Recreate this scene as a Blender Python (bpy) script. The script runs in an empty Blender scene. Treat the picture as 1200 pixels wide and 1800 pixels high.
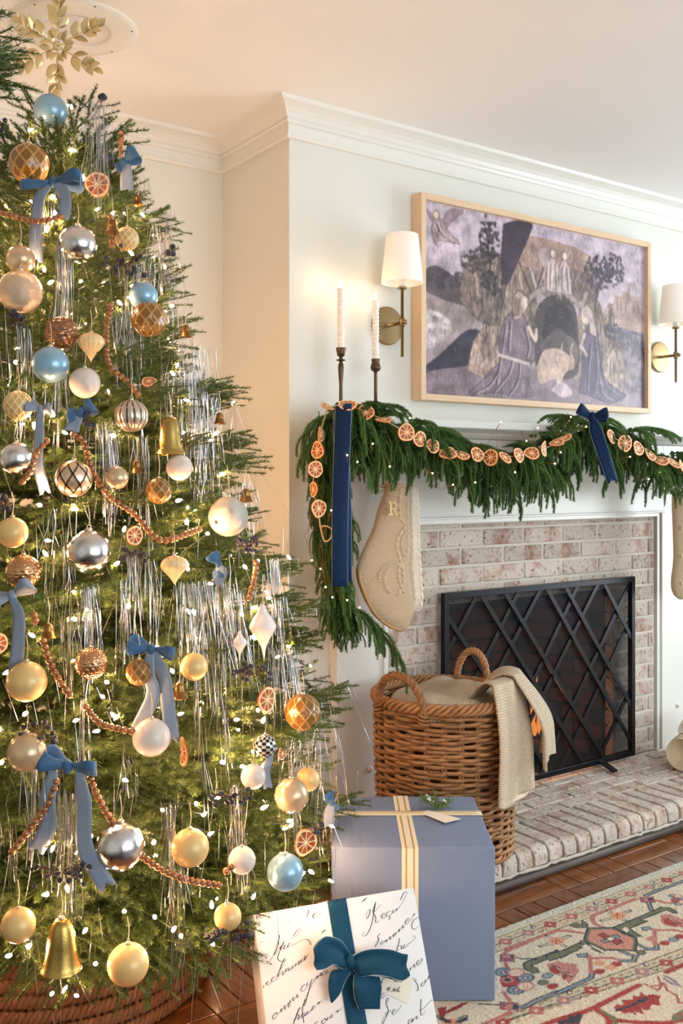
import bpy, bmesh, math, random
import numpy as np
from mathutils import Vector, Matrix

random.seed(11)
RNG = np.random.default_rng(11)
PI = math.pi
scene = bpy.context.scene
COL = scene.collection

# ---------------------------------------------------------------- camera
F, HY, CX = 1695.0, 842.0, 600.0                 # focal length and horizon of the 1200x1800 photograph, in pixels
CAM = np.array([-1.6116, -2.5945, 1.257])
RV = np.array([0.8185, -0.5745, 0.0])            # camera right
FV = np.array([0.5745, 0.8185, 0.0])             # camera forward (level)
UP = np.array([0.0, 0.0, 1.0])
cd = bpy.data.cameras.new('camera')
cam = bpy.data.objects.new('camera', cd)
COL.objects.link(cam)
cd.sensor_fit = 'VERTICAL'
cd.sensor_height = 36.0
cd.lens = F / 1800 * 36
cd.shift_y = (HY - 900) / 1800
cd.clip_start = 0.05
cam.matrix_world = Matrix(((RV[0], 0, -FV[0], CAM[0]), (RV[1], 0, -FV[1], CAM[1]), (0, 1, 0, CAM[2]), (0, 0, 0, 1)))
scene.camera = cam

# ---------------------------------------------------------------- world, daylight, exposure
w = bpy.data.worlds.new('world')
scene.world = w
w.use_nodes = True
w.node_tree.nodes['Background'].inputs[0].default_value = (0.80, 0.90, 1.0, 1)
w.node_tree.nodes['Background'].inputs[1].default_value = 0.9
scene.view_settings.view_transform = 'Standard'
scene.view_settings.look = 'None'
scene.view_settings.gamma = 1
scene.view_settings.use_curve_mapping = False
scene.view_settings.exposure = -0.1


def window_light(name, loc, target, sx, sy, power, color):
    l = bpy.data.lights.new(name, 'AREA')
    l.shape = 'RECTANGLE'
    l.size, l.size_y, l.energy, l.color = sx, sy, power, color
    o = bpy.data.objects.new(name, l)
    COL.objects.link(o)
    o.location = loc
    d = Vector(target) - Vector(loc)
    o.rotation_euler = d.to_track_quat('-Z', 'Z').to_euler()
    return o


window_light('window_daylight', (0.3, -5.35, 1.45), (0.3, -3.6, 2.6), 3.2, 1.7, 118, (0.90, 0.965, 1.0))
window_light('side_window_daylight', (4.35, -1.9, 1.45), (2.6, -1.9, 2.35), 2.4, 1.7, 134, (0.90, 0.965, 1.0))


# ---------------------------------------------------------------- projection helpers (a pixel of the photograph to a point on a plane)
def ray(px, py):
    return RV * (px - CX) / F + FV + UP * (HY - py) / F


def on_y(px, py, y):
    r = ray(px, py)
    return CAM + r * ((y - CAM[1]) / r[1])


def on_z(px, py, z):
    r = ray(px, py)
    return CAM + r * ((z - CAM[2]) / r[2])


def at_depth(px, py, d):
    return CAM + ray(px, py) * d


def depth_of(p):
    return float((np.asarray(p, float) - CAM) @ FV)


# ---------------------------------------------------------------- materials
def lin(c):
    c = np.asarray(c, float)
    if c.max() > 1.001:
        c = c / 255.0
    return np.where(c <= 0.04045, c / 12.92, ((c + 0.055) / 1.055) ** 2.4)


def mat(name, srgb, rough=0.5, metal=0.0, vary=0.0, vscale=20.0, second=None, bump=0.0, bscale=60.0, attr=None,
        rnd=0.0, spec=0.5, coat=0.0, sheen=0.0, emit=0.0, trans=0.0, stretch=None, sub=0.0, mixlo=0.4, mixhi=0.6):
    m = bpy.data.materials.new(name)
    m.use_nodes = True
    nt = m.node_tree
    N, L = nt.nodes, nt.links
    b = N['Principled BSDF']
    c = list(lin(srgb)) + [1]
    b.inputs['Base Color'].default_value = c
    b.inputs['Roughness'].default_value = rough
    b.inputs['Metallic'].default_value = metal
    b.inputs['Specular IOR Level'].default_value = spec
    b.inputs['Coat Weight'].default_value = coat
    b.inputs['Coat Roughness'].default_value = 0.1
    b.inputs['Sheen Weight'].default_value = sheen
    b.inputs['Transmission Weight'].default_value = trans
    if sub:
        b.inputs['Subsurface Weight'].default_value = sub
        b.inputs['Subsurface Radius'].default_value = (0.01, 0.006, 0.004)
    if emit:
        b.inputs['Emission Color'].default_value = c
        b.inputs['Emission Strength'].default_value = emit
    tc = N.new('ShaderNodeTexCoord')
    vec = tc.outputs['Object']
    if stretch:
        mp = N.new('ShaderNodeMapping')
        mp.inputs['Scale'].default_value = stretch
        L.new(vec, mp.inputs[0])
        vec = mp.outputs[0]
    if rnd or vary:
        oi = N.new('ShaderNodeObjectInfo')
        ad = N.new('ShaderNodeVectorMath')
        ad.operation = 'MULTIPLY_ADD'
        L.new(oi.outputs['Random'], ad.inputs[0])
        ad.inputs[1].default_value = (37.0, 17.0, 23.0)
        L.new(vec, ad.inputs[2])
        vec = ad.outputs[0]
    col = None
    if attr:
        a = N.new('ShaderNodeAttribute')
        a.attribute_name = attr
        col = a.outputs['Color']
    if vary or second:
        no = N.new('ShaderNodeTexNoise')
        no.inputs['Scale'].default_value = vscale
        no.inputs['Detail'].default_value = 5
        L.new(vec, no.inputs['Vector'])
        mr = N.new('ShaderNodeMapRange')
        mr.inputs[1].default_value, mr.inputs[2].default_value = mixlo, mixhi
        L.new(no.outputs['Fac'], mr.inputs[0])
        if second is not None:
            mx = N.new('ShaderNodeMix')
            mx.data_type = 'RGBA'
            mx.inputs[7].default_value = list(lin(second)) + [1]
            mx.inputs[6].default_value = c
            if col:
                L.new(col, mx.inputs[6])
            L.new(mr.outputs[0], mx.inputs[0])
            col = mx.outputs[2]
        if vary:
            hs = N.new('ShaderNodeHueSaturation')
            mr2 = N.new('ShaderNodeMapRange')
            mr2.inputs[3].default_value, mr2.inputs[4].default_value = 1 - vary, 1 + vary
            L.new(no.outputs['Fac'], mr2.inputs[0])
            L.new(mr2.outputs[0], hs.inputs['Value'])
            hs.inputs['Color'].default_value = c
            if col:
                L.new(col, hs.inputs['Color'])
            col = hs.outputs[0]
    if rnd:
        hs = N.new('ShaderNodeHueSaturation')
        mr3 = N.new('ShaderNodeMapRange')
        mr3.inputs[3].default_value, mr3.inputs[4].default_value = 1 - rnd, 1 + rnd
        L.new(oi.outputs['Random'], mr3.inputs[0])
        L.new(mr3.outputs[0], hs.inputs['Value'])
        hs.inputs['Color'].default_value = c
        if col:
            L.new(col, hs.inputs['Color'])
        col = hs.outputs[0]
    if col:
        L.new(col, b.inputs['Base Color'])
    if bump:
        n2 = N.new('ShaderNodeTexNoise')
        n2.inputs['Scale'].default_value = bscale
        n2.inputs['Detail'].default_value = 4
        L.new(vec, n2.inputs['Vector'])
        bp = N.new('ShaderNodeBump')
        bp.inputs['Strength'].default_value = bump
        bp.inputs['Distance'].default_value = 0.004
        L.new(n2.outputs['Fac'], bp.inputs['Height'])
        L.new(bp.outputs[0], b.inputs['Normal'])
    return m


def brick_mat(name, wash, clay, dark, lo, hi):
    """whitewashed brick: wash over clay, worn patches in noise, every brick its own patch and tone"""
    m = mat(name, wash, rough=0.9, bump=0.9, bscale=90, rnd=0.13, spec=0.2)
    nt = m.node_tree
    N, L = nt.nodes, nt.links
    b = N['Principled BSDF']
    hs = b.inputs['Base Color'].links[0].from_node
    vec = next(n for n in N if n.type == 'VECT_MATH').outputs[0]
    no = N.new('ShaderNodeTexNoise')
    no.inputs['Scale'].default_value = 11
    no.inputs['Detail'].default_value = 8
    no.inputs['Roughness'].default_value = 0.7
    L.new(vec, no.inputs['Vector'])
    mr = N.new('ShaderNodeMapRange')
    mr.inputs[1].default_value, mr.inputs[2].default_value = lo, hi
    L.new(no.outputs['Fac'], mr.inputs[0])
    mx = N.new('ShaderNodeMix')
    mx.data_type = 'RGBA'
    mx.inputs[6].default_value = list(lin(wash)) + [1]
    mx.inputs[7].default_value = list(lin(clay)) + [1]
    L.new(mr.outputs[0], mx.inputs[0])
    n3 = N.new('ShaderNodeTexNoise')
    n3.inputs['Scale'].default_value = 70
    n3.inputs['Detail'].default_value = 3
    L.new(vec, n3.inputs['Vector'])
    m3 = N.new('ShaderNodeMapRange')
    m3.inputs[1].default_value, m3.inputs[2].default_value = 0.58, 0.72
    L.new(n3.outputs['Fac'], m3.inputs[0])
    mx2 = N.new('ShaderNodeMix')
    mx2.data_type = 'RGBA'
    mx2.inputs[7].default_value = list(lin(dark)) + [1]
    L.new(mx.outputs[2], mx2.inputs[6])
    L.new(m3.outputs[0], mx2.inputs[0])
    L.new(mx2.outputs[2], hs.inputs['Color'])
    return m


def emis(name, rgb, strength):
    m = bpy.data.materials.new(name)
    m.use_nodes = True
    nt = m.node_tree
    nt.nodes.clear()
    e = nt.nodes.new('ShaderNodeEmission')
    e.inputs[0].default_value = (*rgb, 1)
    e.inputs[1].default_value = strength
    o = nt.nodes.new('ShaderNodeOutputMaterial')
    nt.links.new(e.outputs[0], o.inputs[0])
    return m


def wood_mat(name, a, b, rough=0.35, scale=(3, 40, 40), rnd=0.2, coat=0.2):
    m = mat(name, a, rough=rough, second=b, vscale=2.2, stretch=scale, vary=0.16, rnd=rnd, coat=coat, mixlo=0.35, mixhi=0.65)
    return m


# ---------------------------------------------------------------- mesh helpers
class MB:
    def __init__(self):
        self.v, self.f, self.n = [], [], 0
        self.c = []

    def add(self, verts, faces, col=None):
        verts = np.asarray(verts, float).reshape(-1, 3)
        self.v.append(verts)
        for f in faces:
            self.f.append([i + self.n for i in f])
        self.n += len(verts)
        self.c.append(np.tile(np.asarray(col if col is not None else (1, 1, 1), float), (len(verts), 1)) if np.ndim(col) < 2 else np.asarray(col))
        return self

    def box(self, c, s, axes=None, col=None):
        c = np.asarray(c, float)
        ax = np.eye(3) if axes is None else np.asarray(axes, float)
        s = np.asarray(s, float) / 2
        vs = [c + ax[0] * x * s[0] + ax[1] * y * s[1] + ax[2] * z * s[2] for x in (-1, 1) for y in (-1, 1) for z in (-1, 1)]
        return self.add(vs, [(0, 1, 3, 2), (4, 6, 7, 5), (0, 4, 5, 1), (2, 3, 7, 6), (0, 2, 6, 4), (1, 5, 7, 3)], col)

    def span(self, lo, hi, col=None):
        lo, hi = np.asarray(lo, float), np.asarray(hi, float)
        return self.box((lo + hi) / 2, hi - lo, None, col)

    def grid(self, P, cu=False, cv=False, col=None, flip=False):
        P = np.asarray(P, float)
        m, n = P.shape[:2]
        idx = np.arange(m * n).reshape(m, n)
        a = idx if not cu else np.vstack([idx, idx[:1]])
        a = a if not cv else np.hstack([a, a[:, :1]])
        q = np.stack([a[:-1, :-1], a[1:, :-1], a[1:, 1:], a[:-1, 1:]], -1).reshape(-1, 4)
        if flip:
            q = q[:, ::-1]
        if col is not None and np.ndim(col) == 3:
            col = np.asarray(col).reshape(-1, 3)
        return self.add(P.reshape(-1, 3), q.tolist(), col)

    def tube(self, path, r, k=6, closed=False, caps=True, col=None):
        p = np.asarray(path, float)
        n = len(p)
        r = np.broadcast_to(np.asarray(r, float), (n,))
        if closed:
            t = np.roll(p, -1, 0) - np.roll(p, 1, 0)
        else:
            t = np.gradient(p, axis=0)
        t /= np.linalg.norm(t, axis=1)[:, None] + 1e-12
        u = np.cross(t[0], (0, 0, 1) if abs(t[0][2]) < 0.9 else (1, 0, 0))
        U = np.zeros_like(p)
        for i in range(n):
            u = u - t[i] * (u @ t[i])
            u /= np.linalg.norm(u) + 1e-12
            U[i] = u
        Wv = np.cross(t, U)
        an = np.arange(k) * 2 * PI / k
        P = p[:, None] + r[:, None, None] * (np.cos(an)[None, :, None] * U[:, None] + np.sin(an)[None, :, None] * Wv[:, None])
        base = self.n
        self.grid(P, cu=closed, cv=True, col=col, flip=True)
        if caps and not closed:
            self.f.append([base + i for i in range(k)])
            self.f.append([base + (n - 1) * k + i for i in range(k)][::-1])
        return self

    def lathe(self, prof, k=24, c=(0, 0, 0), col=None):
        prof = np.asarray(prof, float)
        an = np.arange(k) * 2 * PI / k
        P = np.stack([prof[:, :1] * np.cos(an), prof[:, :1] * np.sin(an), np.repeat(prof[:, 1:2], k, 1)], -1) + np.asarray(c)
        return self.grid(P, cv=True, col=col, flip=True)

    def ball(self, c, r, k=12, col=None):
        a = np.linspace(0, PI, k // 2 + 1)
        r = np.broadcast_to(np.asarray(r, float), (3,))
        an = np.arange(k) * 2 * PI / k
        P = np.stack([np.sin(a)[:, None] * np.cos(an) * r[0], np.sin(a)[:, None] * np.sin(an) * r[1], np.repeat(-np.cos(a)[:, None], k, 1) * r[2]], -1)
        return self.grid(P + np.asarray(c), cv=True, col=col, flip=True)

    def tris(self, T, col=None):
        T = np.asarray(T, float).reshape(-1, 3, 3)
        n = len(T)
        return self.add(T.reshape(-1, 3), np.arange(n * 3).reshape(n, 3).tolist(), col)

    def mesh(self, name, smooth=True, colors=False):
        me = bpy.data.meshes.new(name)
        V = np.concatenate(self.v)
        me.from_pydata(V.tolist(), [], self.f)
        if colors:
            a = me.color_attributes.new('Col', 'FLOAT_COLOR', 'POINT')
            C = np.concatenate(self.c)
            a.data.foreach_set('color', np.hstack([C, np.ones((len(C), 1))]).astype(np.float32).ravel())
        if smooth:
            me.polygons.foreach_set('use_smooth', [True] * len(me.polygons))
        me.update()
        return me

    def build(self, name, m, parent=None, smooth=True, colors=False, world=False, bevel=0.0, seg=2, solid=0.0):
        me = self.mesh(name, smooth, colors)
        if m:
            me.materials.append(m)
        return link(name, me, parent, world, bevel, seg, solid)


def link(name, me, parent=None, world=False, bevel=0.0, seg=2, solid=0.0):
    o = bpy.data.objects.new(name, me)
    COL.objects.link(o)
    if parent:
        o.parent = parent
        if world:
            o.matrix_parent_inverse = Matrix.Translation(-Vector(root_loc(parent)))
    if solid:
        s = o.modifiers.new('thickness', 'SOLIDIFY')
        s.thickness = solid
        s.offset = 0
    if bevel:
        b = o.modifiers.new('bevel', 'BEVEL')
        b.width = bevel
        b.segments = seg
        b.limit_method = 'ANGLE'
    return o


def root_loc(o):
    p = Vector(o.location)
    while o.parent:
        o = o.parent
        p = p + Vector(o.location)
    return p


def tag(o, label=None, cat=None, group=None, kind=None):
    if label:
        o['label'] = label
    if cat:
        o['category'] = cat
    if group:
        o['group'] = group
    if kind:
        o['kind'] = kind
    return o


def thing(name, label, cat, loc=(0, 0, 0), group=None, axes=None):
    o = bpy.data.objects.new(name, None)
    o.empty_display_size = 0.02
    COL.objects.link(o)
    if axes is not None:
        a = np.asarray(axes)
        o.matrix_world = Matrix(((a[0][0], a[1][0], a[2][0], loc[0]), (a[0][1], a[1][1], a[2][1], loc[1]), (a[0][2], a[1][2], a[2][2], loc[2]), (0, 0, 0, 1)))
    else:
        o.location = loc
    return tag(o, label, cat, group)


def struct(name, mb, m, parent=None, smooth=False, **k):
    o = mb.build(name, m, parent, smooth=smooth, **k)
    if parent is None:
        o['kind'] = 'structure'
    return o


def smoothpath(p, n):
    """Catmull-Rom through the points"""
    p = np.asarray(p, float)
    q = np.vstack([2 * p[0] - p[1], p, 2 * p[-1] - p[-2]])
    out = []
    for t in np.linspace(0, len(p) - 1 - 1e-9, n):
        i = int(t)
        f = t - i
        a, b, c, d = q[i], q[i + 1], q[i + 2], q[i + 3]
        out.append(0.5 * ((2 * b) + (-a + c) * f + (2 * a - 5 * b + 4 * c - d) * f * f + (-a + 3 * b - 3 * c + d) * f ** 3))
    return np.array(out)


def sweep(prof, path, names, m, prefix_kind=True):
    """a moulding profile (out, z) carried along a wall line with mitred corners; one object per run"""
    path = np.asarray(path, float)
    prof = np.asarray(prof, float)
    d = np.diff(path, axis=0)
    d /= np.linalg.norm(d, axis=1)[:, None]
    nrm = np.stack([d[:, 1], -d[:, 0]], 1)
    off = []
    for i in range(len(path)):
        if i == 0:
            off.append(nrm[0])
        elif i == len(path) - 1:
            off.append(nrm[-1])
        else:
            b = nrm[i - 1] + nrm[i]
            off.append(b / (b @ nrm[i]))
    for i, nm in enumerate(names):
        P = np.zeros((len(prof), 2, 3))
        for j in (0, 1):
            xy = path[i + j][None] + prof[:, :1] * off[i + j][None]
            P[:, j, :2] = xy
            P[:, j, 2] = prof[:, 1]
        struct(nm, MB().grid(P), m)


# ---------------------------------------------------------------- shared materials
M_wall = mat('wall_paint', (219, 220, 213), rough=0.55, bump=0.05, bscale=200)
M_ceil = mat('ceiling_paint', (242, 242, 242), rough=0.8, bump=0.05, bscale=120)
M_trim = mat('trim_paint', (228, 228, 223), rough=0.28)
M_brick = brick_mat('whitewashed_brick', (196, 184, 172), (158, 118, 104), (110, 84, 76), 0.50, 0.66)
M_hearth = brick_mat('hearth_brick', (204, 193, 180), (160, 126, 108), (128, 110, 98), 0.48, 0.68)
M_mortar = mat('mortar', (204, 196, 184), rough=0.95, bump=0.8, bscale=150, vary=0.08)
M_sooty = brick_mat('sooty_brick', (84, 52, 42), (98, 58, 46), (72, 46, 38), 0.45, 0.62)
M_soot = mat('soot', (16, 14, 14), rough=0.95, vary=0.2)
M_black = mat('black_iron', (26, 28, 34), rough=0.38, metal=0.6, bump=0.1, bscale=120)
M_brass = mat('aged_brass', (152, 128, 92), rough=0.34, metal=1.0, vary=0.1, vscale=30)
M_bronze = mat('dark_bronze', (92, 74, 56), rough=0.4, metal=0.9, vary=0.15, vscale=40)
M_oak = wood_mat('pale_oak', (228, 200, 168), (214, 182, 146), rough=0.5, scale=(4, 50, 50), rnd=0.03, coat=0.0)
M_floor = wood_mat('parquet_oak', (144, 84, 38), (92, 50, 22), rough=0.28, scale=(4, 45, 45), rnd=0.28, coat=0.3)
M_floorbase = mat('floor_joint', (44, 24, 12), rough=0.5)
M_darkwood = mat('dark_wood_strip', (74, 60, 52), rough=0.5, vary=0.2, vscale=12)

# ---------------------------------------------------------------- the room
CEIL = 2.465
XC, YW, YB = 0.034, 0.043, 0.495       # corner of the chimney breast, its face, the wall behind the tree
struct('floor', MB().span((-3.2, -5.5, -0.1), (4.5, 0.6, -0.006)), M_floorbase)
struct('ceiling', MB().span((-3.2, -5.5, CEIL), (4.5, 0.6, CEIL + 0.1)), M_ceil)
struct('wall_left', MB().span((-3.2, YB, 0), (XC, YB + 0.1, CEIL)), M_wall)
struct('wall_right', MB().span((2.2, YB, 0), (4.5, YB + 0.1, CEIL)), M_wall)
struct('wall_west', MB().span((-3.3, -5.5, 0), (-3.2, YB + 0.1, CEIL)), M_wall)
ww = MB()
ww.span((4.5, -5.5, 0), (4.6, -3.15, CEIL)).span((4.5, -0.65, 0), (4.6, 0.6, CEIL)).span((4.5, -3.15, 0), (4.6, -0.65, 0.55)).span((4.5, -3.15, 2.35), (4.6, -0.65, CEIL))
struct('wall_east', ww, M_wall)
ws = MB()
ws.span((-3.2, -5.6, 0), (-1.35, -5.5, CEIL)).span((1.95, -5.6, 0), (4.5, -5.5, CEIL)).span((-1.35, -5.6, 0), (1.95, -5.5, 0.55)).span((-1.35, -5.6, 2.35), (1.95, -5.5, CEIL))
struct('wall_south', ws, M_wall)
OPX0, OPX1, OPZ, HZ = 0.655, 1.578, 0.8095, 0.106    # fireplace opening and hearth height
fw = MB()
fw.span((XC, YW, OPZ), (2.2, YB, CEIL)).span((XC, YW, 0), (OPX0, YB, OPZ)).span((OPX1, YW, 0), (2.2, YB, OPZ)).span((OPX0, YW, 0), (OPX1, YB, HZ - 0.004))
struct('wall_front', fw, M_wall)
# crown, chair rail, baseboard
crown = [(0.012, 2.352), (0.016, 2.356), (0.016, 2.362), (0.008, 2.366), (0.007, 2.398), (0.016, 2.402), (0.02, 2.409), (0.016, 2.415),
         (0.02, 2.418), (0.026, 2.428), (0.038, 2.440), (0.054, 2.449), (0.062, 2.452), (0.066, 2.455), (0.070, 2.465)]
path = [(-3.2, YB), (XC, YB), (XC, YW), (2.2, YW), (2.2, YB)]
crown = [(0, 2.352)] + crown
sweep(crown, path, ['trim_1', 'trim_2', 'trim_3', 'trim_4'], M_trim)
rail = [(0, 0.770), (0.008, 0.772), (0.010, 0.785), (0.006, 0.790), (0.012, 0.797), (0.024, 0.806), (0.030, 0.815), (0.026, 0.823), (0.010, 0.828), (0.009, 0.838), (0.006, 0.843), (0, 0.844)]
sweep(rail, [(-3.2, YB), (XC, YB), (XC, YW), (0.19, YW)], ['trim_5', 'trim_6', 'trim_7'], M_trim)
base = [(0.016, 0.0), (0.016, 0.11), (0.012, 0.12), (0.008, 0.135), (0, 0.14)]
sweep(base, [(-3.2, YB), (XC, YB), (XC, YW), (0.19, YW)], ['baseboard_left', 'baseboard_return', 'baseboard_front'], M_trim)

# parquet: squares of four strips, alternating direction, built where the floor shows
fl = bpy.data.objects['floor']
pm = {}
for key, s in (('a', (0.296, 0.072)), ('b', (0.072, 0.296))):
    bm = bmesh.new()
    bmesh.ops.create_cube(bm, size=1)
    bmesh.ops.scale(bm, vec=(0.296, 0.072, 0.012), verts=bm.verts)
    bmesh.ops.bevel(bm, geom=bm.edges[:], offset=0.0012, segments=1, affect='EDGES')
    me = bpy.data.meshes.new('plank')
    bm.to_mesh(me)
    bm.free()
    me.materials.append(M_floor)
    pm[key] = me
cnt = 0
for i in range(-5, 6):
    for j in range(-5, 2):
        x0, y0 = i * 0.3 + 0.05, j * 0.3 + 0.03
        if y0 > -0.45 and x0 > -0.05:
            continue
        for k in range(4):
            if cnt >= 296:
                break
            cnt += 1
            o = bpy.data.objects.new('plank', pm['a'])
            COL.objects.link(o)
            o.parent = fl
            if (i + j) % 2:
                o.location = (x0 + 0.15, y0 + 0.0375 + k * 0.075, -0.0065 + random.uniform(-0.0004, 0.0004))
            else:
                o.location = (x0 + 0.0375 + k * 0.075, y0 + 0.15, -0.0065 + random.uniform(-0.0004, 0.0004))
                o.rotation_euler = (0, 0, PI / 2)

# ---------------------------------------------------------------- fireplace surround, bricks, hearth, mantel shelf
def brick_mesh(sx, sy, sz, mt, off=0.004, jit=0.0012, seed=0):
    rg = random.Random(seed)
    bm = bmesh.new()
    bmesh.ops.create_cube(bm, size=1)
    bmesh.ops.scale(bm, vec=(sx, sy, sz), verts=bm.verts)
    bmesh.ops.bevel(bm, geom=bm.edges[:], offset=off, segments=1, affect='EDGES')
    for v in bm.verts:
        v.co += Vector((rg.uniform(-jit, jit), rg.uniform(-jit, jit), rg.uniform(-jit, jit)))
    me = bpy.data.meshes.new('brick')
    bm.to_mesh(me)
    bm.free()
    me.materials.append(mt)
    return me


def piece(name, me, parent, loc, scale=(1, 1, 1), rot=(0, 0, 0)):
    o = bpy.data.objects.new(name, me)
    COL.objects.link(o)
    o.parent = parent
    o.location, o.scale, o.rotation_euler = loc, scale, rot
    return o


bx0, bx1, bz1 = 0.386, 1.838, 1.098
bs = MB()
bs.span((bx0, 0.0045, OPZ), (bx1, YW + 0.002, bz1)).span((bx0, 0.0045, HZ), (OPX0, YW + 0.002, OPZ)).span((OPX1, 0.0045, HZ), (bx1, YW + 0.002, OPZ))
surround = struct('wall_brick_surround', bs, M_mortar)
bmeshes = [brick_mesh(0.202, 0.03, 0.0575, M_brick, seed=s) for s in range(6)]
z_top = 1.0763
for r in range(-1, 15):
    zt = z_top - 0.0667 * r
    zb = zt - 0.0667
    a, b = max(zb, HZ - 0.002), min(zt, bz1)
    if b - a < 0.012:
        continue
    x = 0.632 - 0.2112 * 3 + (0.1056 if r % 2 else 0)
    while x < bx1:
        spans = [(max(x, bx0), min(x + 0.2112, bx1))]
        if zt <= OPZ + 0.01:
            spans = [(s0, e0) for s0, e0 in ((max(x, bx0), min(x + 0.2112, OPX0)), (max(x, OPX1), min(x + 0.2112, bx1)))]
        for s0, e0 in spans:
            wd = e0 - s0
            if wd > 0.03:
                piece('brick', random.choice(bmeshes), surround, ((s0 + e0) / 2, 0.0145 + random.uniform(-0.0015, 0.0015), (a + b) / 2),
                      ((wd - 0.0095) / 0.202, 1, (b - a - 0.0095) / 0.0575), (random.uniform(-.01, .01), random.uniform(-.006, .006), random.uniform(-.006, .006)))
        x += 0.2112

# firebox behind: floor, back, sides of sooty brick
fb = MB()
fb.span((OPX0 - 0.05, YW, HZ - 0.02), (OPX1 + 0.05, 0.50, HZ - 0.001)).span((OPX0, 0.455, HZ), (OPX1, 0.4945, OPZ + 0.0))
fb.span((OPX0 + 0.001, YW + 0.004, OPZ - 0.03), (OPX1 - 0.001, 0.46, OPZ - 0.001))
for sx, x0 in ((1, OPX0), (-1, OPX1)):
    d = np.array([sx * 0.12, 0.42, 0])
    ln = np.linalg.norm(d)
    fb.box(np.array([x0 + sx * 0.055, YW + 0.205, (HZ + OPZ) / 2]), (ln, 0.02, OPZ - HZ), (d / ln, np.cross((0, 0, 1), d / ln), (0, 0, 1)))
firebox = struct('wall_firebox', fb, M_soot)
sm = [brick_mesh(0.202, 0.02, 0.0575, M_sooty, seed=20 + s) for s in range(3)]
for r in range(10):
    z = HZ + 0.033 + r * 0.0667
    for k in range(5):
        xx = OPX0 + 0.19 + k * 0.17 + (0.05 if r % 2 else -0.03)
        if xx < OPX1 - 0.1:
            piece('brick', random.choice(sm), firebox, (xx, 0.452, z), (0.78, 1, 1))
    for sx, x0 in ((1, OPX0), (-1, OPX1)):
        an = math.atan2(0.42, sx * 0.12)
        for k in range(3 if r % 2 else 2):
            t = 0.17 + k * 0.3 if r % 2 else 0.3 + k * 0.34
            piece('brick', random.choice(sm), firebox, (x0 + sx * (0.12 * t + 0.009 + 0.0), YW + 0.42 * t - 0.003, z), (0.62, 1, 1), (0, 0, an))
# reveal: whitewashed bricks lining the opening's right and left edge
for r in range(10):
    for sx, x0 in ((1, OPX0), (-1, OPX1)):
        piece('brick', random.choice(bmeshes), surround, (x0 - sx * 0.001, 0.022, HZ + 0.036 + r * 0.0667), (0.1, 1.3, 1))

# painted surround: pilasters, frieze, bead round the brick
sr = MB()
sr.span((0.191, 0.0, 0.0), (bx0 - 0.0, YW, 1.40)).span((1.898, 0.0, 0.0), (2.07, YW, 1.40)).span((bx0, 0.0, 1.112), (1.898, YW, 1.40))
struct('trim_8', sr, M_trim, bevel=0.0015)
tb = MB()
for lo, hi in (((0.380, -0.008, HZ), (0.398, YW, 1.114)), ((1.850, -0.004, HZ), (1.872, YW, 1.114)), ((1.872, -0.012, HZ), (1.898, YW, 1.114)), ((0.386, -0.010, 1.098), (1.850, YW, 1.113)), ((0.386, -0.014, 1.113), (1.898, YW, 1.121))):
    tb.span(lo, hi)
struct('trim_9', tb, M_trim, bevel=0.002)
shelf = [(0.0, 1.385), (0.012, 1.387), (0.018, 1.395), (0.030, 1.402), (0.055, 1.409), (0.075, 1.413), (0.080, 1.421), (0.150, 1.424), (0.158, 1.428), (0.170, 1.428), (0.172, 1.431), (0.172, 1.452), (0.168, 1.456), (0.0, 1.456)]
P = np.zeros((len(shelf), 2, 3))
for i, (o_, z_) in enumerate(shelf):
    P[i, 0] = (0.19 - o_ * 0.55, YW - o_ * 1.24, z_)
    P[i, 1] = (2.07 + o_ * 0.55, YW - o_ * 1.24, z_)
ms = MB().grid(P)
ms.add(P[:, 0], [list(range(len(shelf)))])
ms.add(P[:, 1], [list(range(len(shelf)))[::-1]])
struct('trim_mantel_shelf', ms, M_trim)

# hearth: rowlock nosing along the front, stretchers behind, wood strip at the floor
hb = MB().span((0.2, -0.470, 0.0), (2.12, 0.0, HZ - 0.006))
hearth = struct('floor_hearth', hb, M_mortar)
nm = []
for s in range(5):
    rg = random.Random(60 + s)
    prof = []
    for t in np.linspace(0, PI / 2, 6):
        prof.append((-0.100 - 0.0 + 0.03 - 0.03 * math.sin(t) + 0.0, 0.0 - 0.03 * (1 - math.cos(t)) + 0.0))
    # cross-section in (y, z): back, top, rounded nose, bottom
    sec = [(0.1, 0.0)] + [(-0.07 - 0.03 * math.sin(t), -0.03 + 0.03 * math.cos(t)) for t in np.linspace(0, PI / 2, 6)] + [(-0.1, -0.052), (-0.094, -0.058), (0.1, -0.058)]
    n = len(sec)
    P = np.zeros((4, n, 3))
    for i, (x, k) in enumerate(((-0.0285, 0.93), (-0.025, 1), (0.025, 1), (0.0285, 0.93))):
        for j, (y, z) in enumerate(sec):
            P[i, j] = (x + rg.uniform(-.001, .001), y * (1 - (1 - k) * 0.3), -0.029 + (z + 0.029) * k + rg.uniform(-.0012, .0012))
    mb = MB().grid(P, cv=True)
    mb.f.append(list(range(n)))
    mb.f.append([3 * n + i for i in range(n)][::-1])
    me = mb.mesh('brick', smooth=False)
    me.materials.append(M_hearth)
    nm.append(me)
k = 0
x = 0.232
while x < 2.11:
    piece('brick', nm[k % 5], hearth, (x, -0.387, HZ + random.uniform(-.001, .001)), (1, 1, 1), (random.uniform(-.006, .006), 0, random.uniform(-.01, .01)))
    x += 0.0667
    k += 1
hm = [brick_mesh(0.202, 0.0575, 0.04, M_hearth, seed=40 + s) for s in range(4)]
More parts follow.
